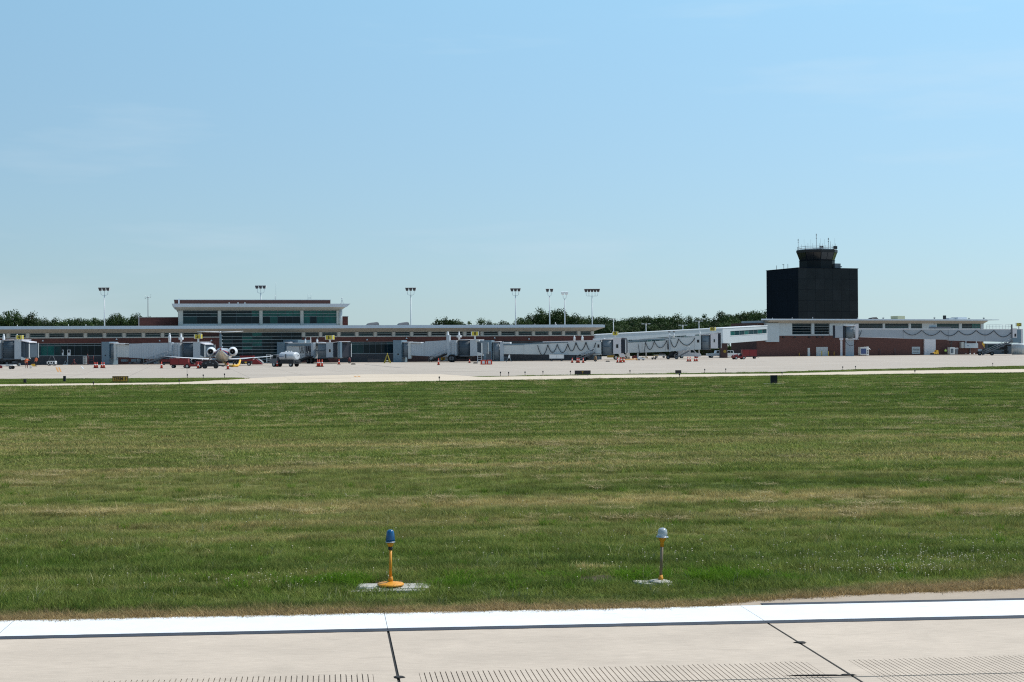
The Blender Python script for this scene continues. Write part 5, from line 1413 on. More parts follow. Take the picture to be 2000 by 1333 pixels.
VANW = [[(.35, 1.3), (.35, 1.9), (.95, 1.9), (1.5, 1.3)]]
car('pickup_truck', 'white pickup half hidden behind the left side of the support pillar', 'pickup', pt(1402, 352, 0), .1, PICK, .95, 'white_paint', PICKW, (-1.7, 1.75), .38, lights=((2.76, .8), (-2.71, .85)))
car('pickup_truck', 'white pickup seen between the support pillar and the red tug', 'pickup', pt(1426, 351, 0), PI + .1, PICK, .95, 'white_paint', PICKW, (-1.7, 1.75), .38)
car('van', 'white service van parked behind the gate 10 bridge stairs', 'van', gnd(1345, 700), 0, VAN, 1.0, 'bridge_white', VANW, (-1.7, 1.8), .38, lights=((2.81, .85),))
# tank truck
tk = thing('tank_truck', 'white oval tank truck seen from behind in front of gate 6', 'truck', gnd(561, 716.8), PI - math.radians(28)); tk.scale = (.86, .9, .95)
tkK = 1.0
MB().box(-2.3, 2.1, -.5, .5, .75, .95).build('chassis', 'gear_dark', tk, True)
def oval(x, s_=1.0, n=20): return [(x, math.cos(2 * PI * i / n) * 1.05 * s_, 1.72 + math.sin(2 * PI * i / n) * .72 * s_) for i in range(n)]
MB().loft([oval(1.35, .6), oval(1.2, .92), oval(1.0, 1), oval(-1.9, 1), oval(-2.1, .92), oval(-2.25, .6)]).build('tank', 'tank_white', tk, True)
MB().box(-.6, -.35, 1.02, 1.085, 1.4, 2.1).build('tank_decal', 'gear_grey', tk, True)
MB().box(.0, 1.0, 1.045, 1.07, 1.62, 1.72).build('tank_stripe', 'livery_blue', tk, True)
MB().cyl((-2.28, -.25, 1.85), (-2.3, -.25, 1.85), .1, n=10).build('gauge', 'black', tk, True)
MB().box(-1.6, .8, -.3, .3, 2.36, 2.44).build('catwalk', 'steel', tk, True)
for x in (-.9, -.3, .3): MB().cyl((x, 0, 2.44), (x, 0, 2.62), .2, n=10).build('tank_lid', 'white_paint', tk, True)
MB().prism([(1.5, .55), (1.5, 2.0), (2.4, 2.05), (2.75, 1.35), (3.2, 1.25), (3.25, .55)], 'xz', -1.0, 1.0).build('driver_cab', 'gear_grey', tk, True)
MB().prism([(1.7, 1.4), (1.7, 1.9), (2.3, 1.92), (2.55, 1.4)], 'xz', -1.012, 1.012).build('window', 'glass', tk, True)
for k in range(6): MB().box(-2.0 + k * .36, -1.85 + k * .36, -1.08, -1.0, .55, 1.1).build('hose_rack_bar', 'steel', tk, True)
MB().box(-2.2, .9, -1.0, 1.0, .5, 1.1).build('pump_bay', 'gear_dark', tk, True)
MB().box(-2.36, -2.28, -.9, .9, .5, .62).build('rear_bumper', 'black', tk, True)
wheelset(tk, (-1.5, 2.3), .42, 1.0, .3, 'rim')
# baggage carts and tugs
def cart(label, loc, rz, L=2.7, H=1.45, paint='red', name='baggage_cart', closed=True, group='red baggage carts'):
    t = thing(name, label, 'baggage cart', loc, rz, group)
    MB().box(-L / 2, L / 2, -.75, .75, .42, .54).build('deck', 'gear_dark', t, True)
    b = MB()
    b.box(-L / 2, L / 2, .70, .74, .541, H)
    b.box(-L / 2, -L / 2 + .05, -.74, .70, .541, H); b.box(L / 2 - .05, L / 2, -.74, .70, .541, H)
    if closed: b.box(-L / 2 + .05, L / 2 - .05, -.74, -.70, .541, H - .04)
    b.build('side_panels', paint, t, True)
    MB().box(-L / 2 - .05, L / 2 + .05, -.8, .8, H, H + .06).build('roof', paint, t, True)
    for x in (-L / 2 + .02, 0, L / 2 - .02): MB().box(x - .04, x + .04, -.77, -.745, .541, H).build('corner_post', 'dark_red' if paint == 'red' else 'bridge_light', t, True)
    wheelset(t, (-L / 2 + .45, L / 2 - .45), .24, .68, .14, 'gear_grey')
    MB().tube([(L / 2, 0, .4), (L / 2 + .6, 0, .3)], .04, 6).build('tow_bar', 'gear_dark', t, True)
    return t
def tug(label, loc, rz, paint='red', name='baggage_tug'):
    t = thing(name, label, 'tug', loc, rz, 'red baggage tugs')
    MB().prism([(-1.3, .3), (-1.3, .85), (-.5, .9), (-.35, .62), (.35, .62), (.5, 1.05), (1.25, .95), (1.4, .75), (1.4, .3)], 'xz', -.65, .65).build('body', paint, t, True)
    MB().prism([(-.45, .63), (-.55, 1.25), (-.42, 1.25), (-.2, .85), (.1, .85), (.1, .63)], 'xz', -.35, .35).build('seat', 'black', t, True)
    MB().tube([(.45, 0, 1.0), (.2, 0, 1.25)], .03, 6).tube([(.2 + .0, math.cos(a) * .2, 1.25 + math.sin(a) * .16) for a in [2 * PI * i / 12 for i in range(13)]], .02, 5).build('steering_wheel', 'black', t, True)
    wheelset(t, (-.85, .9), .33, .68, .2, 'rim')
    for s_ in (-1, 1): MB().box(1.4, 1.42, s_ * .42 - .09, s_ * .42 + .09, .7, .86).build('headlight', 'white_paint', t, True)
    return t
cart('dark red baggage cart between the orange cone and the tug, left of the jet', gnd(351, 719.3), .04)
tug('red baggage tug parked between the red cart and the jet', gnd(378, 720), .05)
cart('low red cart under the left wing tip behind the orange cone', gnd(327, 713), .3, 2.2, 1.0)
tug('red and white baggage tug near the right concourse, in front of its cart', gnd(1443, 702.5), PI + .3)
cart('bright red baggage cart behind the red tug at the right concourse', gnd(1463, 701.3), .05, 3.2, 1.95)
cart('red baggage cart under the right wing of the jet', gnd(483, 711.5), -.1, 2.4, 1.5)
cart('red baggage cart behind the right engine of the jet', gnd(462, 709) + Vector((0, 6, 0)), -.1, 2.6, 1.9)
cart('long white enclosed cart under the looping cable of the gate 9 bridge', gnd(1087, 706), 0, 2.9, 1.35, 'white_paint', 'white_cart', True, 'white carts')
# red wheel-chock wedge and ramp by the lobby
w = thing('loading_ramp', 'small red wedge-shaped ramp with pale rails beside the tank truck', 'ramp', gnd(503, 712.5), 0)
MB().prism([(-.9, .02), (-.75, .8), (-.2, .95), (.9, .1), (.9, .02)], 'xz', -.5, .5).build('wedge', 'red', w, True)
MB().tube([(.1, -.52, 1.05), (.85, -.52, .55), (1.05, -.52, .15)], .07, 6).tube([(.1, .52, 1.05), (.85, .52, .55), (1.05, .52, .15)], .07, 6).build('rail', 'bridge_light', w, True)
# belt loader by the cart
w = thing('belt_loader', 'dark belt loader with yellow sides under the right wing of the jet', 'belt loader', gnd(476, 715), .1)
MB().prism([(-1.4, .35), (-1.4, .7), (1.3, .8), (1.4, .35)], 'xz', -.6, .6).build('body', 'gear_dark', w, True)
MB().prism([(-1.7, .75), (1.7, 1.25), (1.7, 1.38), (-1.7, .9)], 'xz', -.4, .4).build('belt', 'black', w, True)
MB().box(.2, .55, -.62, -.601, .45, .7).build('panel', 'yellow', w, True)
wheelset(w, (-.9, .9), .3, .62, .18)
# mobile steps/maintenance racks in front of the lobby
def rack(label, loc, w_, h, material, name='rolling_rack', rungs=5):
    t = thing(name, label, 'rack', loc, 0, 'rolling racks by the lobby glass')
    f = MB()
    for x in (-w_ / 2, w_ / 2):
        for y in (-.3, .3): f.box(x - .04, x + .04, y - .04, y + .04, .1, h)
    f.build('frame', material, t, True)
    for k in range(rungs): MB().box(-w_ / 2 + .041, w_ / 2 - .041, -.34, .34, lerp(.2, h - .06, k / (rungs - 1)), lerp(.2, h - .06, k / (rungs - 1)) + .06).build('shelf', material, t, True)
    wheelset(t, (-w_ / 2 + .1, w_ / 2 - .1), .1, .34, .06, 'gear_grey')
    return t
rack('tall pale grey rolling rack in front of the lobby glass', gnd(521.5, 710.5) + Vector((0, 2, 0)), .75, 1.75, 'bridge_light')
rack('dark rolling rack between the pale rack and the tank truck', gnd(531.5, 710.5) + Vector((0, 2, 0)), .75, 1.75, 'gear_grey')
rack('white narrow rolling rack between the red frame stands on the left', gnd(166, 713), .5, 1.6, 'bridge_light')
# yellow air hoses to the jet
def hose(label, pts, r, material='yellow', name='air_hose', cat='hose'):
    base = gnd(*pts[0][:2]); t = MB()
    path = []
    P = [gnd(px, py) + Vector((0, 0, z)) for px, py, z in pts]
    for a, b in zip(P, P[1:]):
        for k in range(6): path.append(a.lerp(b, k / 6))
    path.append(P[-1]); t.tube(path, r, 8)
    o = t.build(name, material); tag(o, label, cat); return o
hose('yellow air hose lying below the right engine with its end bent upward', [(447, 716, .1), (456, 717.5, .22), (464, 717.3, .22), (467, 716.5, .4), (469, 716.3, 1.0)], .18)
hose('thin yellow air hose sloping from the jet belly to the ground', [(431, 712, .7), (440, 714, .35), (446, 716.5, .12)], .12)
hose('thin brown hose trailing left from the jet belly', [(408, 712, .75), (396, 715, .3), (386, 717.5, .1)], .10, 'wood')
# dark equipment cluster under the jet's left side: ground power cart
w = thing('ground_power_cart', 'dark ground power cart standing under the left side of the jet', 'power cart', gnd(411, 720.3), .1)
MB().prism([(-1.3, .3), (-1.2, .9), (-.5, 1.15), (.7, 1.15), (1.1, .8), (1.2, .3)], 'xz', -.6, .6).build('body', 'gear_dark', w, True)
for x, z in ((-.6, .8), (0, .95), (.45, .75)): MB().box(x - .12, x + .12, -.63, -.601, z - .08, z + .08).build('gauge_panel', 'gear_grey', w, True)
MB().tube([(-.3, 0, 1.14), (-.1, 0, 1.5), (.4, 0, 1.55)], .08, 6).tube([(1.2, 0, .45), (2.0, 0, .25)], .05, 6).build('hose_arm', 'gear_dark', w, True)
wheelset(w, (-.8, .8), .3, .62, .18, 'gear_dark')
# white generator cart with A-shaped tow frame
w = thing('generator_cart', 'small white generator cart by the base wall at the left', 'generator', gnd(101.5, 714.5), 0)
MB().prism([(-.8, .25), (-.85, .7), (-.55, .85), (.75, .85), (.8, .25)], 'xz', -.45, .45).build('body', 'white_paint', w, True)
for x in (-.45, .02, .48): MB().box(x - .13, x + .13, -.47, -.451, .42, .68).build('vent_panel', 'gear_dark', w, True)
MB().tube([(-.6, -.1, .85), (-.25, 0, 1.75), (.2, 0, 1.75), (.95, -.1, .3)], .04, 6).build('lifting_frame', 'gear_grey', w, True)
wheelset(w, (-.5, .5), .22, .47, .14)
# pair of white stop-bar stands flanking a door
w = thing('marker_stand', 'white tubular stand with two tall headboards beside the left curtain window', 'stand', gnd(125, 713) + Vector((0, 1, 0)), 0)
for s_ in (-1, 1):
    MB().tube([(s_ * .42, 0, .1), (s_ * .42, 0, 1.9)], .06, 8).build('post', 'white_paint', w, True)
    h = MB().box(s_ * .42 - (.05 if s_ > 0 else .55), s_ * .42 + (.55 if s_ > 0 else .05), -.08, .08, 1.75, 2.9).build('headboard', 'white_paint', w, True)
    MB().box(s_ * .67 - .2, s_ * .67 + .2, -.1, -.081, 2.35, 2.82).build('dark_panel', 'black', h, True)
MB().box(-.48, .48, -.15, .15, .0, .12).build('foot_bar', 'white_paint', w, True)
MB().tube([(-.3, -.12, .12), (0, -.12, .75), (.3, -.12, .12)], .05, 6).build('brace', 'white_paint', w, True)
# red tripod jack and frames
w = thing('tripod_jack', 'red tripod jack left of the red frame stands', 'jack', gnd(144.5, 713.5), 0)
for a in range(5): MB().tube([(0, 0, .75), (math.cos(a * 1.257 + .3) * .62, math.sin(a * 1.257) * .5, .04)], .045, 6).build('leg', 'dark_red', w, True)
MB().cyl((0, 0, .5), (0, 0, 1.15), .09, n=8).build('ram', 'dark_red', w, True)
w = thing('frame_stand', 'tall red tubular frame stand left of the gate 5 pier', 'stand', gnd(177, 713.5), 0)
for x, h in ((-.55, 2.1), (-.35, 1.7), (.55, 1.75)): MB().tube([(x, 0, .05), (x, 0, h)], .05, 6).build('post', 'dark_red', w, True)
for z in (.35, .8, 1.3): MB().tube([(-.55, 0, z), (.55, 0, z)], .035, 6).build('rail', 'dark_red', w, True)
MB().box(-.6, .6, -.3, .3, .0, .06).build('base', 'bridge_light', w, True)
# yellow chock stand
w = thing('chock_stand', 'yellow triangular chock stand left of the gate pier at mid picture', 'stand', gnd(756.5, 710), 0)
for s_ in (-1, 1):
    MB().prism([(s_ * .68, .03), (s_ * .12, 1.55), (s_ * .02, 1.55), (s_ * .46, .03)], 'xz', -.25, .25).build('leg', 'chock_yellow', w, True)
MB().box(-.45, .45, -.2, .2, .35, .6).build('cross_panel', 'chock_yellow', w, True)
MB().cyl((0, 0, 1.5), (0, 0, 1.9), .05, n=6).build('pole', 'sign_yellow', w, True)
MB().box(-.16, .16, -.22, -.201, .4, .55).build('plate', 'cone_white', w, True)
# low concrete block beside it
w = MB().loft([[(-1.7, -.4, 0), (1.9, -.4, 0), (1.9, .4, 0), (-1.7, .4, 0)], [(-1.6, -.35, .75), (1.85, -.35, .45), (1.85, .35, .45), (-1.6, .35, .75)]], False)
o = w.build('concrete_barrier', 'base_wall'); o.location = gnd(733, 708.5) + Vector((0, 2, 0)); tag(o, 'low grey concrete barrier along the wall left of the yellow chock stand', 'barrier')
# wheeled fire bottle
w = thing('fire_extinguisher', 'red wheeled fire extinguisher by the wall right of gate 6', 'extinguisher', gnd(682.5, 710.3), 0)
MB().lathe([(.22, .2), (.24, .35), (.24, .9), (.12, 1.05), (.06, 1.12)], n=12).build('bottle', 'dark_red', w, True)
wheelset(w, (0,), .22, .3, .08, 'gear_grey'); MB().tube([(-.2, 0, .5), (-.35, 0, 1.0)], .03, 5).build('handle', 'gear_dark', w, True)
# wheel chocks on the apron
for px, py, lb in ((690, 712.5, 'black rubber chock lying right of the wheeled extinguisher'), (928.5, 710.5, 'black rubber chock under the end of the edge-on gate bridge'), (1187, 707, 'black rubber chock left of the cones below gate 9')):
    o = MB().prism([(-.4, 0), (-.3, .2), (.3, .2), (.4, 0)], 'xz', -.3, .3).build('wheel_chock', 'black'); o.location = gnd(px, py) + Vector((0, 0, .007)); tag(o, lb, 'chock', 'rubber chocks on the apron')
# pushback tractor with white bonnet and yellow rear, by gate 9
w = thing('pushback_tractor', 'white and yellow pushback tractor below the gate 9 cab', 'tractor', gnd(1206, 703.2), 0)
MB().prism([(-2.2, .5), (-2.2, 1.05), (-1.9, 1.2), (-.9, 1.2), (-.8, .75), (.3, .75), (.5, 1.1), (1.2, 1.15), (1.3, .5)], 'xz', -.8, .8).build('body', 'sign_amber', w, True)
MB().prism([(-2.1, 1.205), (-2.0, 1.32), (-.7, 1.4), (-.6, 1.205)], 'xz', -.8, .8).build('rear_hood', 'bridge_white', w, True)
MB().prism([(.4, .6), (.3, 1.35), (.9, 1.5), (1.5, 1.1), (1.6, .6)], 'xz', -.82, .82).build('cowl', 'bridge_white', w, True)
wheelset(w, (-.35, ), .5, .85, .3)
w2 = thing('tow_tractor', 'white rounded tow tractor nosed right beside the pushback tractor', 'tractor', gnd(1221, 702.5), 0)
MB().prism([(-1.1, .45), (-1.0, 1.35), (-.4, 1.75), (.5, 1.8), (.9, 1.45), (1.05, .85), (1.05, .45)], 'xz', -.75, .75).build('body', 'white_paint', w2, True)
MB().prism([(-.7, 1.1), (-.35, 1.6), (.2, 1.62), (.2, 1.1)], 'xz', -.762, .762).build('window', 'glass', w2, True)
wheelset(w2, (-.05,), .42, .78, .25); wheelset(w2, (-.85,), .3, .76, .2); wheelset(w2, (.8,), .28, .76, .2)
# long yellow towbar and small bits on the apron below gate 10
def bar(label, p0, p1, h, material, name='tow_bar', cat='tow bar'):
    a, b = gnd(*p0), gnd(*p1)
    o = MB().tube([a + Vector((0, 0, h)), b + Vector((0, 0, h))], .1, 8).cyl(a + Vector((0, -.2, .15)), a + Vector((0, .2, .15)), .15, n=10).cyl(b + Vector((0, -.2, .15)), b + Vector((0, .2, .15)), .15, n=10).build(name, material); tag(o, label, cat); return o
bar('long orange tow bar lying right of the cones below gate 9', (1216, 706), (1244, 704.5), .3, 'paint_orange')
bar('yellow tow bar lying behind the small white dolly', (1250, 701.5), (1264, 700.5), .35, 'sign_amber')
w = thing('equipment_dolly', 'low white dolly with a sloped nose left of the gate 10 bridge wheels', 'dolly', gnd(1252, 704.3), 0)
MB().prism([(-.8, .25), (-.6, .6), (-.1, .7), (.35, .5), (.8, .4), (.8, .2)], 'xz', -.5, .5).build('body', 'white_paint', w, True); wheelset(w, (-.4, .45), .16, .5, .1, 'gear_grey')
w = thing('equipment_dolly', 'dark low dolly with yellow frame between the white dolly and the gate 10 wheels', 'dolly', gnd(1277, 702.8), 0)
MB().box(-.5, .5, -.4, .4, .2, .45).build('body', 'gear_dark', w, True); MB().tube([(-.1, 0, .45), (-.1, 0, .9), (1.0, 0, .9)], .06, 6).build('frame', 'sign_amber', w, True); wheelset(w, (-.3, .3), .14, .4, .1, 'gear_grey')
w = thing('equipment_dolly', 'red low dolly right of the tow tractor and left of the pale bridge leg', 'dolly', gnd(1240, 702), 0)
MB().prism([(-.7, .2), (-.6, .65), (0, .85), (.6, .6), (.7, .2)], 'xz', -.4, .4).build('body', 'dark_red', w, True); wheelset(w, (-.4, .4), .16, .42, .1, 'gear_grey')
w = thing('flat_trailer', 'pale flatbed trailer in the background under the gate 10 bridge', 'trailer', gnd(1290, 699.5), 0)
MB().box(-1.6, 1.2, -.7, .7, .55, .75).build('deck', 'bridge_light', w, True); MB().box(-.2, 1.0, -.5, .5, .751, 1.1).build('load', 'gear_dark', w, True); wheelset(w, (-1.0, .8), .26, .68, .16)
w = thing('water_cart', 'tan upright cart below the gate 9 stairs', 'cart', gnd(1163, 706.8), 0)
MB().lathe([(.28, .15), (.3, .3), (.26, .9), (.1, 1.1)], n=10).build('tank', 'wood', w, True); wheelset(w, (0,), .2, .34, .08, 'gear_grey'); MB().tube([(.1, 0, .9), (.15, 0, 1.35)], .04, 5).build('handle', 'gear_grey', w, True)
w = thing('hand_truck', 'white and grey stepladder stand under the gate 9 tunnel start', 'stepladder', gnd(994, 708), 0)
MB().tube([(-.5, -.2, .03), (.05, 0, 1.35)], .05, 6).tube([(.45, -.2, .03), (.05, 0, 1.35)], .05, 6).build('legs', 'bridge_blue', w, True)
MB().prism([(-.25, .75), (.0, 1.45), (.22, 1.45), (.25, .75)], 'xz', -.1, .1).build('panel', 'white_paint', w, True)
for k in range(3): MB().box(-1.3, -.3, -.25, .25, .25 + .35 * k, .3 + .35 * k).build('step', 'bridge_blue', w, True)
w = thing('step_stand', 'grey two-step stand left of the gate 9 pier', 'steps', gnd(937, 709), 0)
for x in (-.38, .38): MB().box(x - .05, x + .05, -.4, .4, .02, 1.7).build('side_rail', 'bridge_grey', w, True)
for z in (.25, .6, 1.0, 1.4, 1.65): MB().box(-.33, .33, -.4, .1, z, z + .07).build('step', 'bridge_grey', w, True)
MB().box  # left-edge flat cart
w = thing('flatbed_cart', 'white-decked flatbed cart with red front at the left picture edge', 'cart', gnd(10, 721.5), .02)
MB().box(-2.4, 1.5, -.8, .8, .55, .68).build('deck', 'white_paint', w, True); MB().prism([(-2.4, .15), (-2.4, .9), (-1.3, .9), (-.25, .55), (-.2, .15)], 'xz', -.82, -.6).build('front_board', 'red', w, True); wheelset(w, (-1.7, 1.0), .25, .7, .16, 'gear_grey')
# stuff by the right concourse
w = thing('power_unit', 'pale green power cabinet with dark doors by the right concourse wall', 'cabinet', R.w(ru(1847), -2.2, 0), R.rz)
MB().box(-.85, .85, -.5, .5, .15, 2.05).build('body', 'bridge_light', w, True)
for x in (-.42, .1): MB().box(x - .2, x + .22, -.52, -.501, .45, 1.7).build('door', 'drum_dark', w, True)
MB().box(-.9, .9, -.55, .55, 0, .149).build('plinth', 'gear_grey', w, True); MB().tube([(0, 0, 2.05), (0, 0, 3.6)], .12, 8).build('conduit', 'gear_dark', w, True)
MB().tube([(math.cos(a) * .42 - .2, -.1, 3.5 + math.sin(a) * .42) for a in [2 * PI * i / 14 for i in range(15)]], .07, 6).build('cable_coil', 'black', w, True)
w = thing('power_unit', 'grey bin-shaped unit with pale top right of the green power cabinet', 'cabinet', R.w(ru(1858.5), -1.6, 0), R.rz)
MB().loft([[(-.4, -.4, 0), (.4, -.4, 0), (.4, .4, 0), (-.4, .4, 0)], [(-.5, -.45, 1.55), (.5, -.45, 1.55), (.5, .45, 1.55), (-.5, .45, 1.55)]], False).build('body', 'gear_grey', w, True); MB().box(-.5, .5, -.46, .46, 1.551, 1.9).build('lid', 'bridge_white', w, True); MB().box(-.3, -.1, -.48, -.461, 1.56, 1.75).box(.1, .3, -.48, -.461, 1.56, 1.75).build('dial', 'black', w, True)
w = thing('power_unit', 'white and navy power unit standing against the bridge pier', 'cabinet', R.w(ru(1669), -4.0, 0), R.rz)
MB().box(-1.6, .4, -.5, .5, .25, 2.3).build('frame_box', 'bridge_light', w, True); MB().box(-1.45, .25, -.53, -.501, .5, 1.9).build('navy_panel', 'livery_blue', w, True); MB().box(.41, 1.15, -.5, .5, .1, 2.4).build('white_cabinet', 'white_paint', w, True)
for z in (.5, 1.1): MB().box(.55, .95, -.52, -.501, z, z + .4).build('gauge', 'gear_grey', w, True)
MB().tube([(1.15, 0, 1.9), (1.7, 0, 1.9), (2.0, 0, 1.6)], .09, 6).build('spout', 'white_paint', w, True); wheelset(w, (-1.2, .7), .22, .5, .14, 'gear_grey')
w = thing('floor_sweeper', 'small yellow sweeper by the pale stair tower of the right concourse', 'sweeper', R.w(ru(1815), -2.5, 0), R.rz)
MB().prism([(-.9, .2), (-.8, .6), (-.1, .8), (0, 1.3), (.6, 1.3), (.75, .2)], 'xz', -.4, .4).build('body', 'yellow', w, True); MB().prism([(-1.6, .1), (-1.5, .5), (-.95, .6), (-.95, .1)], 'xz', -.4, .4).build('brush', 'gear_dark', w, True); wheelset(w, (-.5, .4), .2, .42, .1, 'gear_grey')
for k, (px, h) in enumerate(((1555.5, .95), (1599.5, 1.35), (1612.5, 1.3), (1623.5, 1.25), (1648.5, 1.25))):
    o = MB().lathe([(.11, 0), (.11, h - .1), (.07, h - .03), (.02, h)], n=10).build('bollard', 'sign_amber' if k in (0, 3, 4) else 'sign_yellow')
    o.location = R.w(ru(px), -1.2, .006); tag(o, 'yellow bollard before the right concourse, %s from the left' % ordinal(k), 'bollard', 'yellow bollards at the garage door')
for k, px in enumerate((1876, 1882, 1887.5)):
    o = MB().ball((0, 0, .18), .3 - .05 * k, .25, .18 + .03 * k, 8, 5).build('bag', ['gear_grey', 'bridge_light', 'white_paint'][k]); o.location = R.w(ru(px), -2 - k * .5, .006)
    tag(o, ['grey bundle below the white airline sign', 'pale bundle in the middle of three below the airline sign', 'white bundle rightmost of three below the airline sign'][k], 'bundle', 'bundles below the airline sign')
w = thing('storage_tank', 'pale grey tank with white top at the right picture edge under the bridge', 'tank', pt(1993, 392, 0), 0)
MB().lathe([(2.2, 0), (2.2, 2.6), (1.9, 2.9), (.3, 3.0)], n=24).build('shell', 'silver_tank', w, True)
MB().lathe([(2.25, 2.55), (2.25, 2.75)], n=24).build('band', 'white_paint', w, True)
for k in range(6): MB().cyl((math.cos(-1.57 + (k - 2.5) * .4) * 2.22, math.sin(-1.57 + (k - 2.5) * .4) * 2.22, 0), (math.cos(-1.57 + (k - 2.5) * .4) * 2.22, math.sin(-1.57 + (k - 2.5) * .4) * 2.22, 2.6), .05, n=5).build('seam', 'bridge_grey', w, True)
w = thing('site_hut', 'dark green cabin behind the stair of the right jet bridge', 'cabin', pt(1944, 412, 0), 0)
MB().box(-2.6, 4.6, 0, 3, 0, 2.9).build('wall', 'drum_dark', w, True); MB().box(-2.75, 4.75, -.15, 3.15, 2.901, 3.05).build('roof', 'bridge_light', w, True); MB().box(-2.0, 1.6, -.03, -.002, 1.2, 2.6).build('window', 'glass_mid', w, True)

# ================================================================== cones and barriers
def cone_proto(h, name='traffic_cone'):
    t = thing(name, 'x', 'cone', (0, 0, 0), 0)
    MB().box(-.24, .24, -.24, .24, .0, .06).build('base', 'black', t, True)
    MB().lathe([(.19, .061), (.06, h - .02), (.03, h)], n=14).build('cone_body', 'cone_orange', t, True)
    MB().lathe([(lerp(.19, .06, .5) + .008, h * .5), (lerp(.19, .06, .64) + .008, h * .64)], n=14).build('reflective_band', 'cone_white', t, True)
    return t
groups = [
    ([(185.2, 719.5), (189.5, 719.5)], .95, 'orange cone, {} of the left pair right of the frame stand', 'pair of cones near the gate 5 pier'),
    ([(198.5, 719.5), (203, 719.5)], .95, 'orange cone, {} of the right pair below the gate 5 pier', 'second pair of cones near the gate 5 pier'),
    ([(315.5, 720)], 1.0, 'single orange cone left of the dark red baggage cart', None),
    ([(387, 720.5)], .9, 'single orange cone between the red tug and the power cart', None),
    ([(445, 722)], .95, 'single orange cone in front of the jet tail', None),
    ([(541.5, 717)], .95, 'single orange cone at the back of the tank truck', None),
    ([(620.5, 717), (624, 717), (629, 717)], 1.15, 'orange cone, {} in the row of three below gate 6', 'three cones below gate 6'),
    ([(662, 712.5)], .95, 'single orange cone right of the gate 6 bridge', None),
    ([(856.5, 713.5)], 1.1, 'single dark slim cone left of the bridge wheel at mid picture', None),
    ([(917, 709.5)], .7, 'single small orange cone left of the red and white barrier', None),
    ([(1117.5, 709.3), (1127, 709.3), (1130.5, 709.3), (1139, 709.3)], .9, 'orange cone, {} in the row of four under gate 9', 'four cones under gate 9'),
    ([(1206, 709), (1211, 709), (1213, 709), (1218.5, 708.5)], .9, 'orange cone, {} in the row of four right of gate 9', 'four cones right of gate 9'),
    ([(1343.5, 706.8), (1348, 706.8), (1357, 706.5), (1361, 706.3)], .9, 'orange cone, {} in the row of four under the gate 10 bridge', 'four cones under gate 10'),
]
for spots, h, lb, grp in groups:
    p = None
    for i, (px, py) in enumerate(spots):
        if p is None: p = cone_proto(h); c = p
        else: c = copy_tree(p)
        c.location = gnd(px, py) + Vector((0, 0, .007)); c.rotation_euler = (0, 0, random.uniform(-.5, .5))
        nm = ordinal(i) + ' from the left' if len(spots) > 2 else ('left one' if i == 0 else 'right one')
        c['label'] = lb.format(nm); 
        if grp: c['group'] = grp
w = thing('water_barrier', 'red and white plastic barrier in front of the gate 9 pier', 'barrier', gnd(950, 712.5), 0)
for k in range(2):
    x0 = -.98 + k * .99
    b = MB().loft([[(x0, -.28, 0), (x0 + .96, -.28, 0), (x0 + .96, .28, 0), (x0, .28, 0)], [(x0 + .04, -.14, .78), (x0 + .92, -.14, .78), (x0 + .92, .14, .78), (x0 + .04, .14, .78)]], False).build('barrier_block', 'cone_orange', w, True)
    MB().quad((x0 + .28, -.262, .16), (x0 + .72, -.262, .16), (x0 + .70, -.180, .62), (x0 + .30, -.180, .62)).build('white_panel', 'cone_white', b, True)
# painted lead-in marks
for px0, px1, py0, py1, mk, nm in ((108.5, 111.5, 718, 727, 'paint_orange', 'yellow_lead_mark'), (113.5, 116.5, 718, 727, 'paint_orange', 'yellow_lead_mark'), (158, 160, 716, 721, 'white_paint', 'white_stop_mark'), (690, 694, 735, 737, 'paint_orange', 'yellow_lead_mark'), (697, 701, 735, 737, 'paint_orange', 'yellow_lead_mark')):
    sk = 4 if py0 < 730 else 4
    o = sheet(nm, [gnd(px0, py0), gnd(px1, py0), gnd(px1 + sk, py1), gnd(px0 + sk, py1)], .0165, mk)
# dark tyre and fuel streaks on the apron as thin painted lines
for k, (px0, py0, px1, py1) in enumerate(((713, 712.5, 782, 719), (985, 712, 1100, 711.2), (1110, 712.5, 1240, 711), (760, 730, 880, 729.5), (560, 741.5, 700, 738.6), (1380, 708, 1500, 706.5)  )):
    a, b = gnd(px0, py0), gnd(px1, py1); d = (b - a).normalized(); n_ = Vector((-d.y, d.x, 0)) * .10
    sheet('sealed_crack', [a - n_, b - n_, b + n_, a + n_], .0145, 'paint_grey')

